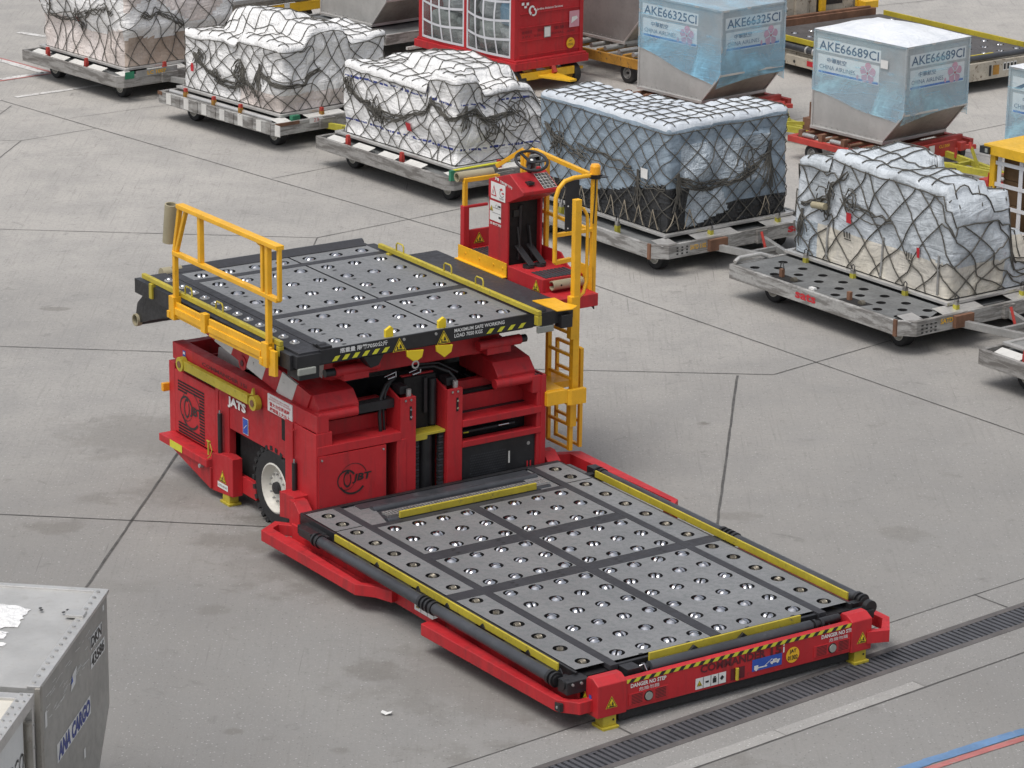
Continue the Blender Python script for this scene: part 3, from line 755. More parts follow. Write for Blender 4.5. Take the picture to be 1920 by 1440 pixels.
# --- front bulkhead
a = MB(M['red']); a.box(-5.31, -5.275, .275, 1.13, .30, 1.10)
a.use(M['steel'])
for y, z in ((.31, 1.06), (1.09, 1.06)): a.cyl((-5.27, y, z), (-5.26, y, z), .012, 8)
ring_logo(a, (-5.274, .70, .78), Y, Z, .40, .22)
a.build('access_door', ld, .004)
for y0, y1, s in ((1.33, 1.53, 1), (1.94, 2.14, -1)):
    m = MB(M['red']); m.box(-5.34, -5.30, y0, y1, .22, 1.585)
    m.prism([(-5.60, .22), (-5.34, .22), (-5.34, 1.575), (-5.60, 1.66)], 1, y0 if s > 0 else y1 - .025, y0 + .025 if s > 0 else y1)
    m.prism([(-5.60, .22), (-5.34, .22), (-5.34, 1.575), (-5.60, 1.66)], 1, y1 - .03 if s > 0 else y0, y1 if s > 0 else y0 + .03)
    mo = m.build('lift_mast', ld, .004)
    h = MB(M['void']); yc = y0 + .13
    h.rect((-5.298, yc, 1.40), Y, Z, .03, .16); h.use(M['chrome'])
    for z in (1.36, 1.445, 1.555): h.cyl((-5.30, yc, z), (-5.285, yc, z), .014, 8)
    h.cyl((-5.30, yc - .07, 1.555), (-5.285, yc - .07, 1.555), .014, 8)
    h.use(M['black']); h.box(-5.56, -5.40, y0 + .05, y1 - .05, 1.60, 1.69); h.use(M['steel']).cyl((-5.36, (y0 + y1) / 2 + .04, 1.58), (-5.36, (y0 + y1) / 2 + .04, 1.66), .03, 10)
    h.build('mast_fitting', mo)
c = MB(M['void']); c.box(-5.62, -5.55, 1.53, 1.94, .22, 1.72); c.use(M['red']).box(-5.64, -5.60, 1.53, 1.94, 1.72, 1.735); c.build('mast_back_plate', ld)
c = MB(M['black']); c.cyl((-5.45, 1.735, .25), (-5.45, 1.735, 1.08), .085, 20); c.cyl((-5.50, 1.60, .3), (-5.50, 1.60, 1.5), .03, 8); c.cyl((-5.52, 1.88, 1.15), (-5.52, 1.88, 1.68), .045, 12); c.box(-5.56, -5.50, 1.76, 1.80, 1.3, 1.7); c.build('lift_cylinder', ld)
for y in (1.575, 1.895):
    c = MB(M['black'])
    for q in range(24):
        z = .28 + q * .034; c.use(M['rubber'] if q % 2 else M['tube']); c.box(-5.40, -5.355, y - .032, y + .032, z, z + .026)
    c.build('lift_chain', ld)
c = MB(M['guide']); c.box(-5.52, -5.33, 1.535, 1.935, 1.095, 1.125); c.box(-5.36, -5.33, 1.535, 1.7, 1.05, 1.1); c.build('chain_anchor', ld, .003)
for y0, y1 in ((.30, .80), (2.60, 3.12)):
    c = MB(M['red']); c.cyl((-5.36, y0, 1.53), (-5.36, y1, 1.53), .055, 20); c.build('pivot_tube', ld)
    c = MB(M['black']); c.box(-5.55, -5.42, y1 - .0 if y0 < 1 else 2.15, 1.32 if y0 < 1 else y0, 1.46, 1.56) if y0 < 1 else c.cyl((-5.36, y1, 1.53), (-5.36, y1 + .09, 1.53), .035, 12); c.build('pivot_pin', ld)
h = MB(M['cable'])
h.tube([(-5.44, 1.16, 1.16), (-5.45, 1.15, 1.40), (-5.47, 1.18, 1.58), (-5.50, 1.26, 1.70), (-5.58, 1.42, 1.74)], .022, 8); h.tube([(-5.46, 1.22, 1.18), (-5.47, 1.21, 1.42), (-5.49, 1.25, 1.62), (-5.53, 1.34, 1.72)], .016, 8)
h.tube([(-5.60, 1.72, 1.80), (-5.56, 1.92, 1.80), (-5.46, 2.06, 1.74), (-5.42, 2.12, 1.65)], .018, 8); h.tube([(-5.6, 1.75, 1.84), (-5.58, 2.0, 1.82), (-5.5, 2.2, 1.7)], .014, 8)
h.build('hydraulic_hose', ld)
h = MB(M['chrome'])
for y in (1.30, 1.62):
    h.tube([(-5.60, y, 1.76), (-5.60, y + .10, 1.785), (-5.60, y + .15, 1.80), (-5.60, y + .15, 1.74)], .013, 6); h.tube([(-5.56, y + .02, 1.745), (-5.56, y + .11, 1.76)], .017, 6)
h.build('hydraulic_pipe', ld)
m = MB(M['black']); m.box(-5.36, -5.33, 2.15, 3.19, .26, .87)
m.use(M['tube'])
for i in range(22):
    for j in range(12): m.disc((-5.327, 2.27 + i * .022 + (j % 2) * .011, .42 + j * .03), Y, Z, .007, .009, 6)
m.use(M['white_worn']).box(-5.33, -5.325, 2.78, 2.80, .58, .72); m.use(M['steel']).disc((-5.326, 3.05, .77), Y, Z, .022)
m.use(M['redink']).text('II', (-5.33, 3.03, .46), Y, Z, .1, .06, off=.005)
m.build('mesh_guard', ld)
c = MB(M['black']); c.cyl((-5.48, 2.16, .99), (-5.48, 2.95, .99), .03, 12); c.cyl((-5.52, 2.2, 1.06), (-5.52, 3.1, 1.08), .025, 10); c.box(-5.6, -5.55, 2.15, 3.2, .9, 1.2); c.use(M['chrome']).cyl((-5.46, 2.72, 1.0), (-5.46, 2.86, 1.0), .02, 8); c.cyl((-5.46, 2.16, .97), (-5.46, 2.22, .97), .035, 8); c.use(M['hazard']).box(-5.45, -5.445, 2.25, 2.32, .985, 1.0); c.use(M['white']).box(-5.56, -5.545, 2.62, 2.70, 1.1, 1.14); c.build('tilt_cylinder', ld)

# --- scissor arms with red and white stripes
def striped_arm(p0, p1, y0, y1, th, bounds):
    mb = MB(); p0 = Vector(p0); p1 = Vector(p1)
    nb = len(bounds) - 1
    d = (p1 - p0).normalized(); nr = Vector((d.z, 0, -d.x)); nr = nr if nr.z > 0 else -nr
    for i in range(nb):
        mb.use(M['white_worn'] if i % 2 else M['red'])
        a_, b_ = p0 + (p1 - p0) * bounds[i], p0 + (p1 - p0) * bounds[i + 1]
        k = .0015 * (i % 2)
        sk = .10
        q = [a_ - nr * (th / 2 + k) + d * sk, b_ - nr * (th / 2 + k) + d * sk, b_ + nr * (th / 2 + k), a_ + nr * (th / 2 + k)]
        mb.prism([(v.x, v.z) for v in q], 1, y0 - k, y1 + k)
    return mb
for y0, y1 in ((.33, .62), (2.88, 3.17)):
    arm = striped_arm((-5.55, 0, 1.59), (-8.55, 0, 2.06), y0, y1, .28, [0, .10, .21, .315, .435, .55, .68, .80, 1.0])
    ao = arm.build('lift_arm', ld, .006)
    a = MB(M['red']); ya, yb = (.30, .88) if y0 < 1 else (2.62, 3.2)
    a.prism([(-5.40, 1.50), (-5.40, 1.60), (-5.52, 1.73), (-6.20, 1.84), (-6.20, 1.52)], 1, ya + .05, yb - .02); a.build('arm_head', ao, .01)
    if y0 < 1:
        a = MB(M['red']); a.cyl((-7.04, y0 - .012, 1.70), (-7.04, y0, 1.70), .085, 20); a.use(M['darkred']).cyl((-7.04, y0 - .02, 1.70), (-7.04, y0 - .005, 1.70), .035, 14); a.build('arm_pivot', ao)
for y0, y1 in ((.66, .98), (2.52, 2.84)):
    arm = striped_arm((-5.60, 0, 1.93), (-8.2, 0, 1.42), y0, y1, .22, [0, .07, .15, .3, .45, .6, 1.0])
    ao = arm.build('lift_arm', ld, .006)
    a = MB(M['red']); a.cyl((-5.46, y0 - .08, 1.975), (-5.46, y1 + .16, 1.975), .058, 20); a.box(-5.62, -5.42, y0 + .02, y1 + .02, 1.86, 1.96)
    a.use(M['black']).cyl((-5.46, y0 - .20 if y0 < 1 else y1 + .16, 1.975), (-5.46, y0 - .08 if y0 < 1 else y1 + .24, 1.975), .045, 14); a.build('arm_head', ao, .004)
b = MB(M['red']); b.box(-5.80, -5.60, .95, 2.56, 1.84, 2.08); b.box(-8.3, -8.1, .6, 2.8, 1.9, 2.1); b.box(-6.6, -6.4, .6, 2.9, 1.95, 2.1); b.build('cross_beam', ld, .006)
b = MB(M['hazard']); b.add([(-8.05, .318, 2.06), (-7.55, .318, 2.03), (-7.42, .318, 1.83), (-7.62, .318, 1.86)], [(0, 1, 2, 3)]); b.build('arm_placard', ld)

# --- casters and rollers shared by both roller beds
def caster_mesh():
    c = MB(M['chrome'])
    for s in (-1, 1):
        c.lathe([(.012, s * .056), (.034, s * .055), (.052, s * .045), (.061, s * .028), (.057, s * .010), (.038, s * .006)], (0, 0, -.043), X, 18)
    c.use(M['black']); c.cyl((-.052, 0, -.034), (.052, 0, -.034), .010, 8); c.cyl((0, 0, -.046), (0, 0, -.040), .066, 16)
    return c
def spool_mesh():
    c = MB(M['spool'])
    c.lathe([(.008, -.034), (.034, -.034), (.040, -.028), (.034, -.020), (.044, -.012), (.038, -.004), (.046, .004), (.040, .012), (.044, .02), (.036, .028), (.03, .034), (.008, .034)], (0, 0, -.026), Y, 16)
    c.use(M['black']); c.cyl((0, -.05, -.026), (0, .05, -.026), .008, 6)
    return c

# --- lowered front platform
PZ = .52
cx6 = [-.22, -.60, -.965, -1.335, -1.705, -2.075]; cxm = [-2.45, -2.81, -3.18]; cxr = [-3.57, -3.94, -4.31]
cyL = [.645, .955, 1.265, 1.575]; cyR = [1.88, 2.19, 2.50, 2.81]
R_ = .080
pf = MB(M['black']); pf.box(-5.23, -.02, .03, 3.41, .36, PZ - .06)
pf.box(-.04, .0, .40, 3.0, .40, PZ - .012); pf.box(-5.26, -5.20, .03, 3.41, .30, PZ + .0)
pf.box(-5.2, -.03, .02, .05, .40, PZ - .004); pf.box(-5.2, -.03, 3.39, 3.42, .40, PZ - .004)
pl = pf.build('main_platform', ld, .004)
st = MB(M['strip'])
st.box(-5.20, .02, .395, .49, PZ - .05, PZ + .002); st.box(-5.20, .02, 2.95, 3.045, PZ - .05, PZ + .002)
st.box(-4.45, -.07, 1.668, 1.79, PZ - .05, PZ + .002)
st.box(-3.47, -3.27, .49, 1.668, PZ - .05, PZ + .001); st.box(-3.47, -3.27, 1.79, 2.95, PZ - .05, PZ + .001)
st.box(-2.36, -2.18, .05, .395, PZ - .05, PZ + .001); st.box(-2.36, -2.18, .49, 1.668, PZ - .05, PZ + .001); st.box(-2.36, -2.18, 1.79, 2.95, PZ - .05, PZ + .001); st.box(-2.36, -2.18, 3.045, 3.39, PZ - .05, PZ + .001)
st.box(-5.20, -4.43, .60, 2.85, PZ - .06, PZ - .02); st.box(-4.52, -4.43, .49, 2.95, PZ - .05, PZ + .0)
st.build('deck_strips', pl, .003)
for xs, xa, xb in ((cx6, -2.18, -.06), (cxm, -3.27, -2.36), (cxr, -4.43, -3.47)):
    for ys, ya, yb in ((cyL, .49, 1.668), (cyR, 1.79, 2.95)):
        q = MB(M['plate']); q.plate(xa + .006, xb - .006, ya + .006, yb - .006, PZ, [(x, y, R_) for x in xs for y in ys], dark=M['pocket'])
        q.use(M['pocket'])
        for x in (xs[0] + .15, xs[-1] - .15):
            for y in (ya + .33, ya + .9): q.rect((x, y, PZ + .0015), X, Y, .03, .045)
        q.build('caster_plate', pl)
lx = [-5.01, -4.71, -4.41, -4.03, -3.655, -3.275, -2.905, -2.515, -2.085, -1.715, -1.34, -.965, -.595, -.22]
for yc, ya, yb in ((.235, .055, .392), (3.21, 3.048, 3.388)):
    for xa, xb in ((-5.19, -4.555), (-4.545, -2.36), (-2.18, -.075)):
        q = MB(M['plate']); q.plate(xa + .004, xb - .004, ya, yb, PZ, [(x, yc, .076) for x in lx if xa < x < xb], dark=M['pocket']); q.build('roller_plate', pl)
for y0, y1 in ((.50, .80), (2.70, 2.94)):
    q = MB(M['plate']); q.quad((-5.15, y0, PZ - .008), (-4.53, y0, PZ - .008), (-4.53, y0 + (.16 if y0 < 1 else 0), PZ - .008), (-4.53, y1 - (.12 if y0 < 1 else 0), PZ - .008), (-5.0, y1, PZ - .008), (-5.15, y1, PZ - .008)); q.build('corner_plate', pl)
proto = caster_mesh().build('caster', pl, loc=(cx6[0], cyL[0], PZ)); first = True
for x in cx6 + cxm + cxr:
    for y in cyL + cyR:
        a = rnd.uniform(0, pi)
        if first: proto.rotation_euler = (0, 0, a); first = False
        else: dup(proto, pl, (x, y, PZ), a)
sp = spool_mesh().build('roller', pl, loc=(lx[0], .235, PZ)); first = True
for yc in (.235, 3.21):
    for x in lx:
        if first: first = False; continue
        dup(sp, pl, (x, yc, PZ), rnd.uniform(-.5, .5))
gr = MB(M['steel']); n = 54
for i in range(n): gr.box(-4.80, -4.70, .80 + i * .039, .80 + i * .039 + .012, PZ - .02, PZ + .004)
gr.box(-4.815, -4.80, .79, 2.92, PZ - .02, PZ + .004); gr.box(-4.70, -4.685, .79, 2.92, PZ - .02, PZ + .004)
gr.build('step_grille', pl)
gr = MB(M['tube']); gr.cyl((-4.95, .75, PZ - .02), (-4.95, 2.9, PZ - .02), .05, 16); gr.cyl((-4.60, .72, PZ - .03), (-4.60, 2.85, PZ - .03), .045, 16); gr.box(-5.17, -5.02, .65, 2.9, PZ - .02, PZ - .002); gr.build('transfer_roller', pl)
# yellow guides
for nm, b_ in (('rear', (-4.575, -4.545, .86, 2.64, PZ, PZ + .075)), ('front', (.035, .06, .83, 2.69, PZ - .05, PZ + .05)), ('left', (-4.37, -.20, -.07, -.048, PZ - .03, PZ + .048)), ('right', (-4.62, -.18, 3.478, 3.50, PZ - .03, PZ + .05))):
    q = MB(M['guide']); q.box(*b_); q.build('guide_rail', pl, .004)
q = MB(M['black'])
for x in (-3.75, -2.95, -2.4, -1.75, -.95, -.4):
    q.box(x - .14, x + .14, -.09, -.03, PZ - .10, PZ - .03); q.prism([(x + .22, PZ - .02), (x + .30, PZ - .02), (x + .26, PZ + .02)], 1, -.085, -.07)
for y in (1.35, 1.95): q.prism([(y - .06, PZ - .02), (y + .06, PZ - .02), (y, PZ + .03)], 0, .062, .09)
q.build('guide_bracket', pl)
def side_tube(x0, x1, y, r=.062):
    t = MB(M['tube']); t.cyl((x0, y, .455), (x1, y, .455), r, 22)
    t.use(M['black'])
    for x, s in ((x0, -1), (x1, 1)):
        t.cyl((x + s * .005, y, .455), (x + s * .045, y, .455), r * 1.22, 16); t.cyl((x + s * .045, y, .455), (x + s * .13, y, .455), r * .85, 14); t.cyl((x + s * .085, y, .455), (x + s * .11, y, .455), r * 1.25, 14)
        t.box(x + s * .10 - .04, x + s * .10 + .04, y, y + (.14 if y < 1 else -.16), .38, .47)
    t.use(M['steel']).cyl((x0 - .02, y - .06, .45), (x0 - .02, y - .06, .47), .01, 6)
    t.build('side_roller', pl)
side_tube(-4.50, -2.50, -.15); side_tube(-2.24, -.20, -.15); side_tube(-4.70, -2.5, 3.66); side_tube(-2.24, -.24, 3.66)
t = MB(M['black']); t.box(-4.92, -4.66, -.19, -.09, .41, .50); t.box(-5.1, -4.68, -.1, .03, .36, .46); t.box(-4.95, -4.82, 3.6, 3.72, .41, .51); t.build('roller_motor', pl, .006)
t = MB(M['tube']); t.cyl((.125, .78, .465), (.125, 2.76, .465), .057, 22); t.use(M['black']); t.cyl((.115, .60, .46), (.115, .77, .46), .035, 12); t.cyl((.115, .70, .46), (.115, .73, .46), .055, 14); t.cyl((.115, 2.77, .46), (.115, 2.92, .46), .036, 12); t.cyl((.115, 2.80, .46), (.115, 2.83, .46), .055, 14); t.cyl((.115, 2.88, .46), (.115, 2.91, .46), .055, 14)
t.cyl((.10, 2.92, .47), (.10, 3.14, .47), .040, 14); t.box(.0, .16, .50, .66, .38, .50); t.box(-.02, .12, 2.86, 3.0, .38, .44); t.use(M['chrome']).tube([(.13, .66, .50), (.15, .70, .52), (.17, .72, .45)], .008); t.build('front_roller', pl)
t = MB(M['black']); t.box(-.06, .10, -.16, .10, .36, .49); t.box(-.05, .09, 3.38, 3.62, .36, .45); t.cyl((.02, -.17, .45), (.02, -.10, .45), .05, 12); t.cyl((.0, 3.60, .46), (.06, 3.60, .46), .075, 16); t.use(M['steel'])
for y in (-.1, 0, .08): t.cyl((.10, y, .46), (.115, y, .46), .014, 8)
t.build('corner_bracket', pl, .006)
# --- red side fenders
for sg, yb in ((1, 0.0), (-1, 3.44)):
    off = 0 if sg > 0 else .06
    f = MB(M['red'])
    def fy(y): return yb + sg * y - (0 if sg > 0 else -off)
    def rail(pts, w=.085, h=.125):
        pts = [Vector((x, fy(y), z)) for x, y, z in pts]; n_ = len(pts); vs = []
        for i, p in enumerate(pts):
            d = (pts[min(i + 1, n_ - 1)] - pts[max(i - 1, 0)]).normalized(); a = Vector((-d.y, d.x, 0)).normalized()
            k = 1.0
            if 0 < i < n_ - 1:
                d0 = (pts[i] - pts[i - 1]).normalized(); k = 1 / max(.5, abs(d.dot(d0)))
            for sa, sc in ((-1, -1), (1, -1), (1, 1), (-1, 1)): vs.append(p + a * sa * w / 2 * k + Z * sc * h / 2)
        fs = [(3, 2, 1, 0), tuple(range(4 * n_ - 4, 4 * n_))]
        for i in range(n_ - 1): fs += [(i * 4 + q, i * 4 + (q + 1) % 4, i * 4 + 4 + (q + 1) % 4, i * 4 + 4 + q) for q in range(4)]
        f.add(vs, fs)
    zr, ym = (.25, .25) if sg > 0 else (.405, .33)
    rail([(-5.45, .08, zr), (-5.62, -.06, zr), (-5.50, -ym, zr), (-3.58, -ym, zr), (-3.42, -.11, zr), (-3.20, -.04, zr)])
    if sg > 0: rail([(-2.30, -.02, .25), (-2.28, -.21, .25), (.03, -.19, .25), (.17, -.07, .25), (.17, .18, .25)])
    else: rail([(-2.30, -.02, .27), (-2.28, -.24, .27), (.10, -.27, .27), (.34, -.06, .27), (.28, .10, .27), (.12, .06, .27)])
    f.box(-5.4, .05, min(fy(.0), fy(.03)), max(fy(.0), fy(.03)), .15, .36)
    f.box(-5.45, -3.5, min(fy(-.22), fy(.0)), max(fy(-.22), fy(.0)), .185, .20); f.box(-2.2, .1, min(fy(-.18), fy(.0)), max(fy(-.18), fy(.0)), .185, .20)
    fo = f.build('side_fender', ld, .006)
    if sg > 0:
        l = MB(M['warn']); l.rect((-2.92, -.004, .325), X, Z, .5, .05); l.use(M['white']).rect((-2.62, -.005, .265), X, Z, .50, .105)
        l.use(M['ink'])
        for q in range(1, 4): l.rect((-2.87 + q * .125, -.007, .265), X, Z, .006, .1)
        warn_tri(l, (-2.81, -.004, .265), X, Z, .05); l.build('sticker', fo)
        l = MB(M['ink']); l.rect((.095 + .02, -.155, .25), Vector((.75, .66, 0)), Z, .0, .0); l.box(.02, .10, -.245, -.20, .21, .29); l.use(M['steel']).cyl((.06, -.25, .25), (.06, -.243, .25), .015, 8); l.build('latch', fo)
    l = MB(M['red']); l.prism([(-5.5, .2), (-5.28, .2), (-5.28, .5), (-5.4, .6), (-5.5, .6)], 1, min(fy(.03), fy(.2)), max(fy(.03), fy(.2))); l.build('fender_bracket', fo, .004)

# --- front bumper
BX = .28
bp = MB(M['red']); bp.box(.20, BX, .35, 3.21, .15, .465); bp.box(.16, .20, .35, 3.21, .15, .38); bp.use(M['rubber']).box(.10, .22, .36, 3.20, .035, .15); bp.use(M['red'])
for y0, y1 in ((.06, .40), (3.16, 3.42)):
    bp.prism([(.06, .14), (BX + .015, .14), (BX + .015, .47), (.20, .52), (.12, .52), (.06, .44)], 1, y0, y1)
bo = bp.build('front_bumper', ld, .008)
h = MB(M['hazard']); h.rect((BX + .004, 1.78, .445), Y, Z, 2.80, .04); h.use(M['ink'])
for q in range(24):
    y = .42 + q * .118; h.quad((BX + .0065, y, .425), (BX + .0065, y + .055, .425), (BX + .0065, y + .095, .465), (BX + .0065, y + .04, .465))
h.build('hazard_tape', bo)
l = MB(M['darkred']); l.text('COMMANDER', (BX, 1.28, .335), Y, Z, .085, .80, off=.004, bold=.03); l.build('model_lettering', bo); l = MB(M['darkred']); l.text('15', (BX, 2.14, .335), Y, Z, .085, .14, off=.004, bold=.03); l.use(M['white']).text('i', (BX, 2.295, .335), Y, Z, .085, .02, off=.004); l.build('model_number', bo)
l = MB(M['white'])
for y in (.45, 2.78):
    l.text('DANGER NO STEP', (BX, y, .37), Y, Z, .042, .42, off=.004, bold=.03); l.text('危險勿踏', (BX, y + .10, .318), Y, Z, .038, .24, off=.004)
l.build('danger_lettering', bo)
for y, s in ((.66, 1), (2.92, -1)):
    v = MB(M['red']); v.box(BX, BX + .008, y - .23, y + .23, .19, .31)
    v.use(M['void'])
    for q in range(7):
        z = .205 + q * .015
        for u in (-.135, .145): v.rect((BX + .0085, y + u, z), Y, Z, .13, .007)
    vo = v.build('lamp_panel', bo, .002)
    v = MB(M['void']); v.cyl((BX + .0, y, .25), (BX + .014, y, .25), .052, 20); v.use(M['glass']).cyl((BX + .01, y, .25), (BX + .022, y, .25), .042, 20); v.build('headlamp', vo)
l = MB(M['white']); l.rect((BX + .004, 1.41, .235), Y, Z, .37, .115); l.use(M['ink'])
for q in (1, 2, 3): l.rect((BX + .006, 1.225 + q * .0925, .235), Y, Z, .006, .112)
warn_tri(l, (BX + .002, 1.272, .23), Y, Z, .055); l.use(M['ink'])
l.rect((BX + .0065, 1.365, .235), Y, Z, .04, .02); l.rect((BX + .0065, 1.455, .23), Y, Z, .045, .05); l.rect((BX + .0065, 1.455, .265), Y, Z, .03, .012); l.quad((BX + .0065, 1.52, .235), (BX + .0065, 1.545, .21), (BX + .0065, 1.572, .24), (BX + .0065, 1.545, .265)); l.build('pictogram_sticker', bo)
l = MB(M['blueink']); l.rect((BX + .004, 2.10, .275), Y, Z, .37, .125); l.use(M['white'])
def wr(y0, y1, z0, z1): l.quad((BX + .006, y0, z0), (BX + .006, y1, z0), (BX + .006, y1, z1), (BX + .006, y0, z1))
wr(1.94, 1.99, .225, .27); wr(1.99, 2.10, .235, .248); wr(2.14, 2.25, .255, .275); wr(2.17, 2.22, .275, .295); wr(2.19, 2.26, .27, .283); l.quad((BX + .006, 2.07, .25), (BX + .006, 2.075, .246), (BX + .006, 2.165, .30), (BX + .006, 2.16, .306))
for y, z in ((1.965, .225), (2.16, .255), (2.23, .255)): l.disc((BX + .007, y, z), Y, Z, .013, n=12)
l.build('towing_sticker', bo)
l = MB(M['disc']); l.disc((BX + .004, 2.42, .285), Y, Z, .083, n=32); l.use(M['ink']).text('JAT', (BX + .003, 2.42, .322), Y, Z, .048, .085, 'C', off=.004, bold=.03); l.text('01302', (BX + .003, 2.42, .258), Y, Z, .048, .125, 'C', off=.004, bold=.03); l.build('fleet_number_disc', bo)
l = MB(M['guide']); l.cyl((BX + .02, 1.72, .18), (BX + .02, 1.72, .30), .018, 10); l.use(M['darkred']).rect((BX + .004, 1.74, .24), Y, Z, .17, .12); l.build('tow_pin', bo)
for y in (.22, 3.30):
    l = MB(); warn_tri(l, (BX + .014, y, .27), Y, Z, .11); l.build('warning_label', bo)
    f = MB(M['guide']); f.box(.14, .275, y - .075, y + .075, .03, .16); f.box(.11, .305, y - .095, y + .095, 0, .03); f.use(M['ink']).cyl((.276, y + .04, .09), (.278, y + .04, .09), .012, 10); f.build('foot', bo, .005)
l = MB(); warn_tri(l, (.10, .052, .30), X, Z, .09); l.use(M['blueink']).rect((.175, .055, .30), X, Z, .04, .10); l.build('corner_label', bo)

# --- raised bridge deck
DZ = 2.32
dk = MB(M['black'])
dk.box(-8.88, -5.34, .02, 3.10, 2.12, DZ - .055); dk.box(-5.34, -5.26, .28, 3.10, 2.2, DZ - .055); dk.box(-5.26, -5.235, .28, 3.10, 2.165, DZ + .004)
dk.box(-8.9, -5.30, -.06, .02, 2.13, DZ - .02); dk.box(-8.1, -5.22, 3.10, 3.56, 2.20, DZ - .005); dk.box(-5.30, -5.22, -.02, .28, 2.16, DZ - .02)
dk.box(-5.33, -5.20, 3.10, 3.40, 2.17, DZ + .005); dk.box(-5.28, -5.14, 3.35, 3.50, 2.12, 2.27)
do = dk.build('bridge_deck', ld, .005)
st = MB(M['strip'])
st.box(-8.86, -5.26, .03, .318, DZ - .05, DZ); st.box(-8.80, -5.25, .325, .445, DZ - .05, DZ + .003)
st.box(-6.66, -6.53, .445, 2.965, DZ - .05, DZ + .002); st.box(-8.40, -8.29, .445, 2.965, DZ - .05, DZ + .002)
st.box(-8.75, -5.27, 2.965, 3.09, DZ - .05, DZ + .001); st.box(-8.10, -5.24, 3.095, 3.57, DZ - .05, DZ - .002)
st.box(-8.86, -8.72, .45, 3.0, DZ - .06, DZ + .002)
st.build('deck_strips', do, .003)
dx = [-5.49, -5.93, -6.37, -6.81, -7.235, -7.67, -8.11, -8.54]; dy = [.62, .98, 1.34, 1.70, 2.065, 2.43, 2.79]
for xs, xa, xb in ((dx[:3], -6.53, -5.25), (dx[3:7], -8.29, -6.66), (dx[7:], -8.72, -8.40)):
    for ys, ya, yb in ((dy[:4], .445, 1.865), (dy[4:], 1.88, 2.965)):
        q = MB(M['plate']); q.plate(xa + .006, xb - .006, ya + .006, yb - .004, DZ, [(x, y, .083) for x in xs for y in ys], dark=M['pocket'])
        q.use(M['pocket'])
        for x in xs: q.rect((x + .17, ya + .18, DZ + .0015), X, Y, .035, .05) if xb - xa > .5 else None
        q.build('caster_plate', do)
proto = caster_mesh().build('caster', do, loc=(dx[0], dy[0], DZ)); first = True
for x in dx:
    for y in dy:
        if first: proto.rotation_euler = (0, 0, .4); first = False
        else: dup(proto, do, (x, y, DZ), rnd.uniform(0, pi))
bl = MB(M['steel']); bl.lathe([(.058, 0), (.055, .008), (.034, .010)], (0, 0, 0), Z, 18); bl.use(M['chrome']).lathe([(.036, .008), (.033, .020), (.022, .031), (.004, .035)], (0, 0, 0), Z, 16)
bp_ = bl.build('ball_transfer', do, loc=(-8.53, .195, DZ)); 
for x in (-8.19, -7.92, -7.67, -7.41, -7.16, -6.91, -6.66, -6.40, -6.14, -5.885, -5.64): dup(bp_, do, (x, .195, DZ))
# guides with handles
for y, x0, x1, hs in ((-.035, -8.72, -5.52, (-7.62, -6.90)), (2.99, -8.46, -5.05, (-8.0, -6.95, -6.28))):
    q = MB(M['guide']); q.box(x0, x1, y - .025, y + .025, DZ + .025, DZ + .08); q.box(x1 - .07, x1, y - .03, y + .03, DZ - .09, DZ + .02); q.box(x0 + .22, x0 + .29, y - .05, y + .01, DZ - .16, DZ + .02)
    go = q.build('guide_rail', do, .006)
    for hx in hs:
        q = MB(M['guide']); q.tube([(hx - .08, y, DZ + .06), (hx - .08, y, DZ + .15), (hx - .055, y, DZ + .175), (hx + .055, y, DZ + .175), (hx + .08, y, DZ + .15), (hx + .08, y, DZ + .06)], .010, 8); q.build('handle', go)
# front face lettering and hazard dashes
l = MB(M['white']); FX = -5.235
l.text('MAXIMUM SAFE WORKING', (FX, 1.98, 2.262), Y, Z, .042, .66, off=.004, bold=.02); l.text('LOAD 7050 KGS', (FX, 1.98, 2.202), Y, Z, .044, .37, off=.004, bold=.02)
l.text('搭重量 限載7050公斤', (FX, .52, 2.255), Y, Z, .055, .60, off=.004, bold=.02)
l.use(M['hazard'])
for q in range(6):
    y = .42 + q * .125; l.quad((FX + .004, y, 2.178), (FX + .004, y + .06, 2.178), (FX + .004, y + .105, 2.232), (FX + .004, y + .045, 2.232))
for q in range(4):
    y = 2.40 + q * .14; l.quad((FX + .004, y, 2.182), (FX + .004, y + .06, 2.182), (FX + .004, y + .11, 2.235), (FX + .004, y + .05, 2.235))
l.build('load_lettering', do)
l = MB()
for y in (1.27, 1.84): warn_tri(l, (FX + .002, y, 2.215), Y, Z, .14)
l.use(M['steel'])
for y in (1.33, 1.74): l.cyl((FX, y, 2.285), (FX + .01, y, 2.285), .016, 10)
l.build('warning_label', do)
for y, hx, nm in ((1.18, 1, 0), (1.86, 1, 0)):
    s = MB(M['warn']); s.prism([(y - .05, DZ - .03), (y + .05, DZ - .01), (y + .05, DZ + .09), (y + .02, DZ + .12), (y - .05, DZ + .08)], 0, -5.33, -5.29)
    s.prism([(y + .18 - (.3 if y > 1.5 else 0), 2.15), (y + .40 - (.3 if y > 1.5 else 0), 2.13), (y + .38 - (.3 if y > 1.5 else 0), 2.05), (y + .29 - (.3 if y > 1.5 else 0), 2.0), (y + .19 - (.3 if y > 1.5 else 0), 2.08)], 0, -5.25, -5.225); s.build('stop_flap', do, .004)
s = MB(M['steel']); s.ring((-5.22, 1.47, 1.98), Y, Z, .03, .048, n=20); s.build('shackle', do)
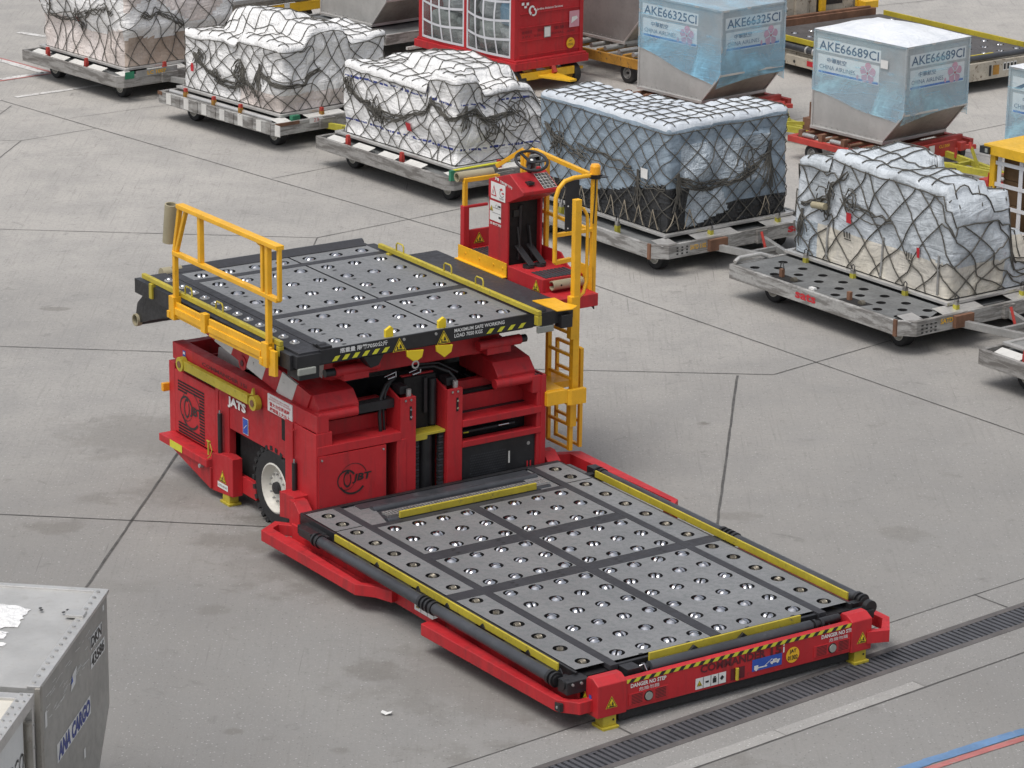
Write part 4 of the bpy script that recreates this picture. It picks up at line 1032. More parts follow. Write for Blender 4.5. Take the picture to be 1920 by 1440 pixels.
s = MB(M['black']); s.box(-5.44, -5.26, .30, .44, DZ - .10, DZ + .03); s.cyl((-5.34, .30, DZ + .0), (-5.34, .40, DZ + .0), .045, 14); s.cyl((-5.28, 3.02, DZ), (-5.28, 3.2, DZ), .05, 14); s.box(-5.5, -5.24, .02, .27, 2.02, 2.16); s.prism([(.85, 2.14), (1.12, 2.14), (1.05, 2.02), (.95, 2.0)], 0, -5.45, -5.3); s.build('deck_latch', do, .005)
for y in (.10, 3.18):
    s = MB(M['glass']); s.box(-5.24, -5.20, y - .11, y + .11, 2.085, 2.165); s.build('work_lamp', do, .012)
# rear edge
s = MB(M['tube']); s.cyl((-8.97, .42, DZ - .03), (-8.97, 3.05, DZ - .03), .05, 16); s.use(M['strip'])
s.prism([(-8.94, DZ + .0), (-8.86, DZ + .05), (-8.70, DZ + .01), (-8.70, DZ - .02)], 1, .75, 2.95); s.prism([(-9.0, DZ - .0), (-8.86, DZ + .02), (-8.76, DZ + .005)], 1, .45, 1.2)
s.build('rear_edge_roller', do, .004)
s = MB(M['tan']); s.cyl((-8.92, .30, DZ - .03), (-8.92, .42, DZ - .03), .075, 18); s.cyl((-8.92, .46, DZ - .01), (-8.92, .55, DZ - .01), .06, 14); s.build('roller_cap', do)
s = MB(M['black'])
s.prism([(-8.74, 2.26), (-8.60, 2.26), (-8.25, 2.10), (-8.22, 2.0), (-9.0, 1.72), (-9.12, 1.76), (-9.06, 1.95), (-8.86, 2.12)], 1, .05, .075)
s.box(-8.86, -8.2, .05, .5, 2.06, 2.12); s.prism([(-9.05, 1.72), (-8.3, 1.95), (-8.3, 1.97), (-9.05, 1.76)], 1, .06, .6); s.prism([(-8.74, 2.26), (-8.60, 2.26), (-8.25, 2.10), (-8.22, 2.0), (-9.0, 1.72), (-9.12, 1.76), (-9.06, 1.95), (-8.86, 2.12)], 1, .60, .62)
s.build('rear_hanger', do, .004)
s = MB(M['tan']); s.lathe([(.062, 0), (.075, 0), (.075, .06), (.062, .06), (.06, 0)], (-9.07, .02, 1.74), Y, 20); s.use(M['tube']).cyl((-9.07, .08, 1.74), (-9.07, .64, 1.74), .068, 18); s.build('hanger_roller', do)

# --- folding guard rail on the left edge
GY = -.11
f = MB(M['yellow'])
def gb(x0, z0, x1, z1, w=.05, y=GY, h=None): f.bar((x0, y, z0), (x1, y, z1), w, h or w, up=(0, 1, 0))
gb(-7.78, 2.25, -7.78, 2.86, .055); gb(-5.66, 2.30, -5.66, 3.44, .06)
gb(-7.66, 3.44, -5.40, 3.47, .05, GY, .10); gb(-7.80, 2.87, -5.44, 2.885, .05, GY, .07)
gb(-5.42, 2.885, -5.42, 3.47, .045); gb(-7.80, 2.84, -7.64, 3.44, .05); gb(-7.74, 2.90, -7.50, 3.42, .045); gb(-7.17, 2.90, -7.17, 3.42, .06); gb(-5.77, 2.90, -5.77, 3.42, .05)
f.use(M['black']); gb(-5.715, 2.95, -5.715, 3.35, .02)
f.use(M['yellow']); gb(-5.80, 3.40, -5.90, 3.42, .02)
fo = f.build('guard_rail', ld, .006)
f = MB(M['yellow'])
f.prism([(-7.78, 2.12), (-7.05, 2.12), (-7.05, 2.30), (-7.78, 2.30)], 1, GY - .02, GY + .01); f.prism([(-7.78, 2.16), (-7.05, 2.16), (-7.05, 2.24), (-7.78, 2.24)], 1, GY - .04, GY - .015)
f.prism([(-6.98, 2.10), (-5.60, 2.12), (-5.60, 2.32), (-6.98, 2.30)], 1, GY - .02, GY + .01); f.prism([(-6.98, 2.15), (-5.80, 2.165), (-5.80, 2.235), (-6.98, 2.225)], 1, GY - .035, GY - .015)
for x in (-7.80, -5.68):
    f.box(x - .07, x + .05, GY - .05, GY + .05, 2.09, 2.36); f.box(x - .10, x - .04, GY - .06, GY - .02, 2.10, 2.18)
f.prism([(-5.64, 2.0), (-5.50, 2.02), (-5.50, 2.3), (-5.64, 2.3)], 1, GY - .02, GY + .02); f.box(-7.12, -7.02, GY - .05, GY + .02, 2.12, 2.34)
f.build('kick_panel', fo, .004)
t = MB(M['tan']); t.lathe([(.055, .0), (.055, .46), (.072, .46), (.072, 0), (.055, 0)], (-7.93, GY, 2.96), Vector((.16, 0, 1)), 20); t.build('document_tube', fo)

# --- operator station
SYF = 3.60
s = MB(M['red']); s.box(-6.62, -5.90, SYF, 4.16, 2.27, 2.47); s.box(-7.68, -6.62, SYF + .04, 4.16, 2.25, 2.42); s.box(-5.92, -5.58, SYF - .03, 4.16, 2.16, 2.31)
s.box(-6.78, -6.34, 4.15, 4.17, 2.45, 2.62); s.prism([(-6.34, 2.45), (-6.0, 2.45), (-6.2, 2.5), (-6.34, 2.62)], 1, 4.15, 4.17)
s.box(-7.70, -7.62, SYF + .04, SYF + .12, 2.42, 2.95); s.box(-7.70, -7.66, SYF + .1, 4.16, 2.42, 2.64); s.bar((-7.66, SYF + .08, 2.93), (-7.66, 4.0, 2.93), .035)
ss = s.build('operator_station', ld, .008)
s = MB(M['strip'])
for k in range(12): s.box(-6.05 + k * .0 - .0, -5.93, 3.66, 4.12, 2.471, 2.474) if k == 0 else None
for k in range(9): s.box(-6.22, -5.92, 3.66 + k * .053, 3.66 + k * .053 + .035, 2.470, 2.478)
for k in range(9): s.box(-7.60, -7.08, 3.68 + k * .05, 3.68 + k * .05 + .033, 2.42, 2.428)
s.build('foot_mat', ss)
k = MB(M['yellow']); k.prism([(SYF - .0, DZ), (SYF - .06, DZ), (SYF - .06, DZ + .01), (SYF - .012, DZ + .012), (SYF - .012, DZ + .17), (SYF, DZ + .17)], 0, -7.66, -6.63)
for x in (-7.5, -7.2, -6.9, -6.7): k.cyl((x, SYF - .02, DZ + .10), (x, SYF - .01, DZ + .10), .014, 8)
k.build('kick_plate', ss)
k = MB(M['yellow']); k.prism([(-5.66, 3.30), (-5.62, 3.58), (-5.40, 3.56), (-5.22, 3.62), (-5.14, 3.50), (-5.16, 3.30)], 2, DZ + .0, DZ + .012); k.build('step_plate', ss, .002)
# console
c = MB(M['red'])
c.box(-7.03, -6.63, SYF + .002, SYF + .03, 2.42, 3.30); c.box(-7.03, -6.63, 4.06, 4.09, 2.42, 3.30); c.box(-7.03, -7.0, SYF + .03, 4.06, 2.42, 3.30)
c.prism([(-7.04, 3.20), (-6.66, 3.20), (-6.32, 3.36), (-6.32, 3.40), (-6.60, 3.56), (-7.04, 3.42)], 1, SYF, 4.10)
co_ = c.build('console', ss, .008)
v = MB(M['void']); v.box(-6.99, -6.70, SYF + .031, 4.059, 2.43, 3.2); v.use(M['black']); v.cyl((-6.69, 3.80, 2.5), (-6.69, 3.82, 3.15), .022, 8); v.cyl((-6.69, 3.98, 2.5), (-6.69, 3.92, 2.9), .012, 8); v.box(-6.70, -6.685, 3.72, 3.80, 3.02, 3.1); v.build('console_interior', co_)
l = MB(M['white']); l.rect((-6.83, SYF - .003, 3.305), X, Z, .30, .20); l.rect((-6.885, SYF - .001, 3.06), X, Z, .235, .235)
l.use(M['redink']); p0 = Vector((-6.915, SYF - .005, 3.29))
l.quad(p0 + Z * .08, p0 - X * .055 - Z * .05, p0 + X * .055 - Z * .05); l.use(M['white']); p0.y -= .002; l.quad(p0 + Z * .052, p0 - X * .036 - Z * .036, p0 + X * .036 - Z * .036); l.use(M['ink']); p0.y -= .002; l.rect(p0, X, Z, .008, .045)
l.use(M['redink']); l.quad((-6.80, SYF - .006, 3.34), (-6.76, SYF - .006, 3.33), (-6.73, SYF - .006, 3.345), (-6.76, SYF - .006, 3.36)); l.quad((-6.76, SYF - .006, 3.30), (-6.72, SYF - .006, 3.29), (-6.70, SYF - .006, 3.305), (-6.73, SYF - .006, 3.315))
l.use(M['ink']); l.ring((-6.75, SYF - .006, 3.30), X, Z, .04, .046, 120, 330); l.text('操作前', (-6.80, SYF - .004, 3.225), X, Z, .02, .09)
for zz in (3.04, 3.10): l.rect((-6.86, SYF - .004, zz), X, Z, .17, .004)
l.rect((-6.80, SYF - .004, 3.13), X, Z, .05, .022); l.rect((-6.79, SYF - .004, 3.00), X, Z, .05, .025); l.ring((-6.86, SYF - .004, 3.12), X, Z, .02, .024); warn_tri(l, (-6.965, SYF - .001, 3.08), X, Z, .06)
l.use(M['white']); l.text('注意 ', (-6.90, SYF - .0, 3.432), Vector((.95, 0, -.1)), Z, .045, .09, bold=.03); l.text('行車時請降下平台', (-6.79, SYF, 3.42), Vector((.96, 0, -.12)), Z, .036, .26, bold=.02); l.text('注意 請勿超載限制', (-7.0, SYF, 2.89), X, Z, .034, .24, bold=.02)
l.build('console_labels', co_)
# sloping control panel, pads and dial
sl = Vector((.866, 0, -.495)).normalized(); pn = Vector((.495, 0, .866))
l = MB(M['ink']); o = Vector((-6.43, 3.98, 3.47)) + pn * .004
for i in range(5):
    for j in range(4):
        l.use(M['white']); q = o + sl * (-.11 + i * .05) + Y * (-.06 + j * .045); l.rect(q - pn * .0015, Y, -sl, .046, .051); l.use(M['ink']); l.rect(q, Y, -sl, .038, .042)
        l.use(M['steel']); l.rect(q + pn * .002, Y, -sl, .028, .006)
l.use(M['black']); l.box(-6.46, -6.38, 3.72, 3.80, 3.46, 3.49); l.use(M['white']); l.rect((-6.86, 3.85, 3.49), Y, Vector((-.95, 0, -.3)).normalized(), .3, .14); l.use(M['redink']).box(-6.62, -6.58, 3.98, 4.02, 3.56, 3.60); l.build('control_panel', co_)
w = MB(M['black']); wc = Vector((-6.54, 3.86, 3.70)); ax = Vector((.40, -.10, .91)).normalized(); u = ax.orthogonal().normalized(); v_ = ax.cross(u)
w.tube([wc + (u * cos(2 * pi * q / 32) + v_ * sin(2 * pi * q / 32)) * .185 for q in range(32)], .018, 8, closed=True)
for a in (30, 150, 270): w.bar(wc - ax * .03, wc + (u * cos(radians(a)) + v_ * sin(radians(a))) * .18, .035, .012, up=ax)
w.cyl(wc - ax * .07, wc + ax * .012, .055, 18); w.cyl(wc - ax * .20, wc - ax * .06, .03, 12); w.use(M['white']).cyl(wc + ax * .012, wc + ax * .016, .018, 14)
w.build('steering_wheel', ss)
for y, dz in ((3.76, 0), (3.92, .0)):
    q = MB(M['black']); q.bar((-6.66, y, 2.68), (-6.38, y + .02, 2.50), .085, .02); q.cyl((-6.42, y, 2.47), (-6.42, y, 2.50), .07, 16); q.bar((-6.6, y, 2.6), (-6.66, y, 2.9), .02); q.build('pedal', ss, .003)
t = MB(M['tan']); t.lathe([(.045, 0), (.055, 0), (.055, .42), (.045, .42), (.045, 0)], (-5.86, 3.70, 2.395), Y, 20); t.use(M['void']).cyl((-5.81, 3.80, 2.40), (-5.803, 3.80, 2.40), .012, 10); t.build('document_tube', ss)
l = MB(); warn_tri(l, (-6.02, SYF - .001, 2.36), X, Z, .12); warn_tri(l, (-7.655 + .0, 3.88, 2.52), Y, Z, .12); l.build('warning_label', ss)
# station rails
f = MB(M['yellow'])
f.tube([(-5.75, 3.66, 2.70), (-5.75, 3.66, 3.45), (-5.75, 3.70, 3.56), (-5.75, 3.78, 3.635), (-5.75, 3.90, 3.66), (-5.75, 4.19, 3.66)], .026, 10)
f.bar((-5.75, 3.66, 2.70), (-5.75, 3.88, 2.71), .05); f.bar((-5.75, 3.66, 3.02), (-5.75, 4.20, 3.02), .045)
f.bar((-5.75, 4.19, 2.15), (-5.75, 4.19, 3.66), .06)
f.bar((-5.75, 4.19, 3.64), (-6.95, 4.19, 3.70), .05); f.tube([(-6.90, 4.19, 3.70), (-7.0, 4.19, 3.70), (-7.08, 4.19, 3.66), (-7.14, 4.19, 3.55)], .025, 8); f.bar((-6.70, 4.19, 2.3), (-6.70, 4.19, 3.68), .05); f.bar((-5.75, 4.19, 3.0), (-7.1, 4.19, 3.02), .04)
f.bar((-7.14, 4.19, 2.45), (-7.14, 4.19, 3.56), .045)
f.bar((-7.5, 4.02, 3.42), (-7.2, 4.19, 3.66), .05); f.bar((-7.2, 4.19, 3.66), (-7.2, 4.19, 3.0), .05)
f.bar((-7.66, SYF + .08, 2.95), (-7.66, SYF + .08, 3.24), .05); f.bar((-7.66, SYF + .06, 3.255), (-7.66, 4.14, 3.255), .05); f.bar((-7.66, 4.14, 2.5), (-7.66, 4.14, 3.27), .045)
f.box(-6.05, -5.72, 4.165, 4.19, 2.14, 2.58)
f.build('station_rail', ss, .004)
t = MB(M['tan']); t.lathe([(.045, 0), (.06, 0), (.06, .5), (.045, .5), (.045, 0)], (-7.72, 3.60, 3.29), Y, 20); t.build('document_tube', ss)
b = MB(M['black']); b.box(-5.765, -5.745, 3.80, 3.98, 2.98, 3.63); b.use(M['white'])
for z in (3.08, 3.34): b.cyl((-5.744, 3.83, z), (-5.741, 3.83, z), .010, 8)
b.build('wind_screen', ss)
b = MB(M['black']); b.cyl((-5.75, 4.2, 3.62), (-5.75, 4.2, 3.67), .07, 16, .085); b.box(-5.75, -5.6, 4.2, 4.28, 3.65, 3.66); b.use(M['amber']); b.lathe([(.062, 3.67), (.060, 3.76), (.045, 3.785), (.003, 3.79)], (-5.75, 4.2, 0), Z, 18); b.build('beacon', ss)
b = MB(M['cable']); b.tube([(-5.66, 4.1, 2.17), (-5.62, 4.13, 2.12), (-5.68, 4.17, 2.12), (-5.74, 4.19, 2.2)], .008, 6); b.tube([(-5.72, 4.19, 3.64), (-5.70, 4.17, 3.4), (-5.715, 4.16, 3.1)], .008, 6); b.build('beacon_cable', ss)

# --- ladder on the right
LY = 3.66
f = MB(M['yellow'])
f.bar((-5.37, LY + .03, 1.22), (-5.37, LY + .03, 3.52), .085, .075); f.bar((-5.37, LY, 1.90), (-5.37, LY, 2.4), .10, .085)
f.bar((-5.84, LY, 1.22), (-5.84, LY, 2.25), .055); f.bar((-5.82, LY, .58), (-5.82, LY, 1.3), .045); f.bar((-5.38, LY, .56), (-5.38, LY, 1.3), .05); f.bar((-5.36, LY, .86), (-5.36, LY, 1.3), .085)
for z in (1.95, 1.69, 1.42, .86, .58): f.bar((-5.84, LY, z), (-5.37, LY, z), .034)
f.tube([(-5.37, LY + .06, 3.42), (-5.37, LY + .12, 3.40), (-5.37, LY + .17, 3.32), (-5.37, LY + .18, 3.2), (-5.37, LY + .18, 2.55), (-5.37, LY + .14, 2.42), (-5.37, LY + .05, 2.36)], .020, 8)
lo = f.build('ladder', ld, .004)
f = MB(M['yellow']); y = 3.88
f.bar((-5.98, y, .53), (-5.98, y, 1.72), .038); f.bar((-5.50, y, .53), (-5.50, y, 1.72), .045)
for z in (1.71, 1.40, 1.12, .84, .55): f.bar((-5.98, y, z), (-5.50, y, z), .034)
f.build('lower_section', lo, .004)
f = MB(M['yellow']); f.box(-5.30, -5.24, 3.24, 3.52, 1.19, 1.35); f.prism([(-5.30, 3.52), (-5.24, 3.52), (-5.21, 3.56), (-5.21, 3.76), (-5.27, 3.76), (-5.27, 3.58)], 2, 1.16, 1.34); f.box(-5.9, -5.29, 3.24, 3.50, 1.34, 1.36); f.box(-5.95, -5.55, 3.5, 3.85, 1.26, 1.34); f.build('ladder_bracket', lo, .004)

# ------------------------------------------------------------------ netted cargo pallets
def sst(a, b_, x):
    t = min(1, max(0, (x - a) / (b_ - a))); return t * t * (3 - 2 * t)

class Load:
    """wrapped stack on a pallet: rounded box with an uneven top, bulging creased sides"""
    def __init__(s, L, W, base, boxes, z0=.57, inset=.07, rad=.10, edge=.10, bulge=.05, crumple=.02, seed=0, sidefun=None, lump=.07, quilt=0):
        s.lump = lump; s.quilt = quilt
        s.L, s.W, s.base, s.boxes, s.z0, s.rad, s.edge, s.bulge, s.cr = L, W, base, boxes, z0, rad, edge, bulge, crumple
        s.x0, s.x1, s.y0, s.y1 = inset, L - inset, inset, W - inset; s.seed = Vector((seed * 7.3, seed * 3.1, seed * 1.7)); s.sidefun = sidefun
        a, b_ = s.x1 - s.x0 - 2 * rad, s.y1 - s.y0 - 2 * rad; s.a, s.b = a, b_; s.arc = pi / 2 * rad; s.P = 2 * (a + b_) + 4 * s.arc
    def h(s, x, y):
        z = s.base; e = s.edge
        for x0, x1, y0, y1, t in s.boxes:
            w = sst(x0 - e, x0 + e, x) * (1 - sst(x1 - e, x1 + e, x)) * sst(y0 - e, y0 + e, y) * (1 - sst(y1 - e, y1 + e, y))
            z = max(z, s.base + (t - s.base) * w)
        return z + s.lump * (noise.noise(Vector((x * 1.5, y * 1.5, 4)) + s.seed) + .45 * noise.noise(Vector((x * 3.6, y * 3.6, 9)) + s.seed))
    def per(s, d):
        """perimeter distance d: near long side first (y=y0, left to right), then the right end, the back, the left end"""
        d %= s.P; r = s.rad; segs = (s.a, s.arc, s.b, s.arc, s.a, s.arc, s.b, s.arc)
        x0, x1, y0, y1 = s.x0, s.x1, s.y0, s.y1
        for i, L in enumerate(segs):
            if d <= L: break
            d -= L
        t = d / r
        if i == 0: return x0 + r + d, y0, 0, -1
        if i == 1: return x1 - r + r * sin(t), y0 + r - r * cos(t), sin(t), -cos(t)
        if i == 2: return x1, y0 + r + d, 1, 0
        if i == 3: return x1 - r + r * cos(t), y1 - r + r * sin(t), cos(t), sin(t)
        if i == 4: return x1 - r - d, y1, 0, 1
        if i == 5: return x0 + r - r * sin(t), y1 - r + r * cos(t), -sin(t), cos(t)
        if i == 6: return x0, y1 - r - d, -1, 0
        return x0 + r - r * cos(t), y0 + r - r * sin(t), -cos(t), -sin(t)
    def crumple(s, p):
        q = p + s.seed
        return s.cr * (noise.noise(q * 2.2) * 1.5 + (abs(noise.noise(q * 4.2)) - .25) * 1.5)
    def top(s, x, y, off=0.0):
        d = min(x - s.x0, s.x1 - x, y - s.y0, s.y1 - y); r = .09; z = s.h(x, y)
        if d < r: z -= r * (1 - sqrt(max(0, 1 - ((r - max(0, d)) / r) ** 2))) * .9
        if s.quilt: z += .035 * abs(sin(pi * (x - s.x0 - s.quilt * .6) / s.quilt)) * abs(sin(pi * (y - s.y0 - s.quilt * .6) / s.quilt)) * min(1, d / .15) * (1 if not off else 0)
        return Vector((x, y, z + s.crumple(Vector((x, y, z))) * .8 + off))
    def side(s, d, t, off=0.0):
        x, y, nx, ny = s.per(d); ze = s.h(x, y) - .08; z = ze + (s.z0 - ze) * t
        bl = s.bulge * (noise.noise(Vector((x * .9, y * .9, z * 1.6)) + s.seed) * 1.3 + .25 * sin(pi * min(1, t * 1.1)))
        fade = min(1, (1 - t) / .12) * min(1, t / .06 + .15)
        if s.sidefun: bl += s.sidefun(x, y, z, nx, ny)
        bl = (bl + s.crumple(Vector((x, y, z)))) * fade + off
        return Vector((x + nx * bl, y + ny * bl, z))
    def mesh(s, matf, res=1.0):
        ns = int(s.P / .055 * res); nt = int(30 * res); nq = int(22 * res)
        mb = MB(); grid = []
        cx, cy = (s.x0 + s.x1) / 2, (s.y0 + s.y1) / 2
        for q in range(nq + 1):
            rho = .02 + .98 * (q / nq) ** .8; row = []
            for i in range(ns):
                x, y, nx, ny = s.per(s.P * i / ns); row.append(s.top(cx + (x - cx) * rho, cy + (y - cy) * rho))
            grid.append(row)
        for q in range(1, nt + 1): grid.append([s.side(s.P * i / ns, q / nt) for i in range(ns)])
        vs = [p for r in grid for p in r]; R = len(grid); buckets = {}
        for r in range(R - 1):
            for i in range(ns):
                j = (i + 1) % ns; f = (r * ns + i, (r + 1) * ns + i, (r + 1) * ns + j, r * ns + j)
                c = (vs[f[0]] + vs[f[2]]) / 2; x, y, nx, ny = s.per(s.P * (i + .5) / ns)
                buckets.setdefault(matf(c, r < nq, nx, ny), []).append(f)
        mb.add(vs, [], True)
        for m, fs in buckets.items():
            mb.use(M[m])
            for f in fs: mb.f.append(list(f)); mb.fm.append(mb.cur); mb.fs.append(True)
        mb.f.append(list(range(ns))); mb.fm.append(0); mb.fs.append(True)
        return mb
    def net(s, mat, seed, pitch=.33, topgrid=.28, slope=1.15, r=.0078, off=.018, wob=.06, tmax=1.0, warp=.23):
        rr = random.Random(seed); mb = MB(M[mat])
        def wv(a, b_): return (wob + .3 * warp) * noise.noise(Vector((a * 1.5, b_ * 1.5, seed)))
        y = s.y0 + topgrid * .6
        while y < s.y1:
            n_ = int((s.x1 - s.x0) / .07); yo = rr.uniform(-.02, .02)
            mb.tube([s.top(s.x0 + .02 + (s.x1 - s.x0 - .04) * k / n_, min(s.y1 - .01, max(s.y0 + .01, y + yo + wv(k * .07, y))), off) for k in range(n_ + 1)], r, 5); y += topgrid
        x = s.x0 + topgrid * .6
        while x < s.x1:
            n_ = int((s.y1 - s.y0) / .07); xo = rr.uniform(-.02, .02)
            mb.tube([s.top(min(s.x1 - .01, max(s.x0 + .01, x + xo + wv(x, k * .07))), s.y0 + .02 + (s.y1 - s.y0 - .04) * k / n_, off) for k in range(n_ + 1)], r, 5); x += topgrid
        mb.tube([s.side(s.P * k / 160, .03, off) for k in range(161)], r, 5)
        n_ = int(s.P / pitch)
        for k in range(n_):
            d0 = s.P * k / n_
            for sg in (-1, 1):
                pts = []
                for q in range(25):
                    t = .02 + (tmax - .02) * q / 24
                    # knots zig-zag: rope runs are straight between knots
                    kt = q / 24 * 6; w0, w1 = int(kt), min(6, int(kt) + 1); fr = kt - w0
                    jx = lambda w: wob * 1.5 * noise.noise(Vector((k * 2.3 + sg, w * 1.9, seed * 3.7)))
                    dd = d0 + sg * slope * t; x_, y_, *_ = s.per(dd); q_ = Vector((x_ * 1.5, y_ * 1.5, t * 2.0 + seed)); q2 = Vector((x_ * 1.1 + 5, y_ * 1.1, t * 1.6 + seed))
                    wd, wt = warp * noise.noise(q_), warp * .75 * noise.noise(q2) * sin(pi * t)
                    pts.append(s.side(dd + wd + (jx(w0) * (1 - fr) + jx(w1) * fr), min(1, max(.02, t + wt)), off))
                mb.tube(pts, r, 5)
        return mb
    def bunch(s, mb, d0, d1, t0, t1, strands, seed, sag=.12, spread=.10, r=.009):
        """gathered slack net hanging in loops between two points of the side"""
        rr = random.Random(seed)
        for k in range(int(strands * .7)):
            a = rr.uniform(-spread, spread); sg = sag * rr.uniform(.5, 1.3); ph = rr.uniform(0, 6)
            n_ = max(10, int(abs(d1 - d0) / .05)); pts = []
            for q in range(n_ + 1):
                u = q / n_
                t = t0 + (t1 - t0) * u + sg * 4 * u * (1 - u) + a * (.35 + .65 * sin(pi * u)) + .035 * noise.noise(Vector((u * 7 + k, k * 3.1, seed)))
                pts.append(s.side(d0 + (d1 - d0) * u + .03 * sin(u * 9 + ph), min(.97, max(.03, t)), .02 + .035 * abs(noise.noise(Vector((u * 5, k, seed + 2))))))
            mb.tube(pts, r, 5)
    def tangle(s, mb, d, t, n_, seed, size=.2, r=.009):
        rr = random.Random(seed); n_ = int(n_ * .7)
        for k in range(n_):
            a = rr.uniform(0, 2 * pi); R = size * rr.uniform(.35, 1); e = rr.uniform(.5, 1.4); ox, oy = rr.uniform(-.5, .5) * size, rr.uniform(-.5, .5) * size
            pts = [s.side(d + ox + R * cos(a + u * .5) * e * .8, min(.97, max(.03, t + (oy + R * sin(a + u * .5 + .3 * sin(u))) / 1.3)), .025 + .03 * abs(sin(u + k))) for u in range(rr.randint(6, 11))]
            mb.tube(pts, r, 5)
    def fan(s, mb, d, t, n_, seed, spread=.3, drop=.35, r=.008):
        rr = random.Random(seed)
        for k in range(n_):
            e = rr.uniform(-spread, spread); dp = drop * rr.uniform(.5, 1.1); pts = []
            for q in range(9):
                u = q / 8; pts.append(s.side(d + e * u ** 1.4 + .02 * sin(u * 6 + k), min(.98, t + dp * u), .03))
            mb.tube(pts, r, 5)

def frame_at(F, hdeg, L):
    h = radians(hdeg); return F[0] - L * cos(h), F[1] - L * sin(h), h

def cargo(name, F, hd, L, W, load, matf, label, netmat='rope', seed=1, netkw={}, extra=None, rail='alu_edge', group='netted air cargo pallets'):
    x, y, h = frame_at(F, hd, L)
    root = thing('cargo_pallet', label, 'cargo pallet', x, y, h, group)
    b = MB(M['steel']); b.box(0, L, 0, W, .525, .545); b.use(M[rail])
    for x0, x1, y0, y1 in ((-.02, L + .02, -.02, .05), (-.02, L + .02, W - .05, W + .02), (-.02, .05, .05, W - .05), (L - .05, L + .02, .05, W - .05)): b.box(x0, x1, y0, y1, .520, .562)
    b.build('pallet_sheet', root, .004)
    load.mesh(matf, 1.7 if load.quilt else 1.25).build('wrapped_load', root)
    nb = load.net(netmat, seed, **netkw)
    if extra: extra(load, nb, root)
    nb.build('cargo_net', root)
    return root

def side_panel(load, d0, d1, t0, t1, mat, name, root, off=.02, n=6):
    mb = MB(M[mat]); vs = []
    for i in range(n + 1):
        for j in range(n + 1): vs.append(load.side(d0 + (d1 - d0) * i / n, t0 + (t1 - t0) * j / n, off))
    mb.add(vs, [(i * (n + 1) + j, (i + 1) * (n + 1) + j, (i + 1) * (n + 1) + j + 1, i * (n + 1) + j + 1) for i in range(n) for j in range(n)], True)
    return mb.build(name, root)

def tape_print(load, root, zs, seed):
    """broken line of small blue print running round the wrap"""
    rr = random.Random(seed); mb = MB(M['navy'])
    for z in zs:
        mb.use(M['film_white']); e_ = load.a + load.b + load.arc; vs = []
        for k in range(121):
            d = e_ * k / 120; x, y, nx, ny = load.per(d); ze = load.h(x, y) - .08
            for dz in (-.045, .045): vs.append(load.side(d, min(.98, max(.02, (ze - z - .02 * sin(d * 1.1) - dz) / (ze - load.z0))), .008))
        mb.add(vs, [(2 * k, 2 * k + 2, 2 * k + 3, 2 * k + 1) for k in range(120)], True); mb.use(M['navy'])
        d = 0
        while d < load.a + load.b + load.arc:
            ln = rr.choice((.03, .05, .09, .12)); x, y, nx, ny = load.per(d); ze = load.h(x, y) - .08; sl = .02 * sin(d * 1.1)
            t = lambda zz: min(.98, max(.02, (ze - zz) / (ze - load.z0)))
            hh = rr.choice((.010, .016, .02))
            p = [load.side(d, t(z + sl - hh), .012), load.side(d + ln, t(z + sl - hh), .012), load.side(d + ln, t(z + sl + hh), .012), load.side(d, t(z + sl + hh), .012)]
            mb.quad(*p); d += ln + rr.choice((.01, .02, .02, .06))
    return mb.build('printed_tape', root)

# 1 far left, tall and cut by the top of the picture
l1 = Load(2.72, 2.4, 2.55, [(-.3, 2.2, -.3, 3, 2.85), (.8, 3, .6, 3, 2.95)], bulge=.07, crumple=.035, seed=1, inset=.05,
          sidefun=lambda x, y, z, nx, ny: (.10 if z > 1.25 else -.06 + .16 * sst(1.0, 1.3, z)) * (1 if nx > .5 else .6 if ny < -.5 else .5))
def m1(c, top, nx, ny):
    if top: return 'film_white'
    if nx > .6: return 'film_brown' if c.z < 1.04 + .03 * sin(c.y * 5) else 'film_white' if c.z < 1.5 + .25 * sin(c.y * 3) else 'film_pink'
    return 'film_pink' if c.z < 1.12 + .10 * sin(c.x * 3) else 'film_white'
def e1(l, nb, root):
    l.bunch(nb, .2, 1.5, .70, .62, 7, 5, .04, .03); l.bunch(nb, 1.4, 2.2, .62, .50, 6, 6, .02, .03); l.bunch(nb, l.a + .35, l.a + 1.3, .50, .72, 8, 9, -.02, .05)
    l.tangle(nb, 1.15, .70, 6, 4, .14); l.tangle(nb, .35, .62, 5, 8, .14)
    side_panel(l, 1.05, 1.12, .68, .72, 'redink', 'seal_tag', root, .05, 2); side_panel(l, .95, 1.2, .73, .78, 'chrome', 'foil_scrap', root, .03, 4)
cargo('c', (-6.96, 55.03), -48.6, 2.72, 2.4, l1, m1, 'tall white and pinkish wrapped cargo pallet with brown cartons low on its end, leftmost', 'rope', 11, dict(pitch=.40, slope=1.5, r=.0075, wob=.08), e1)

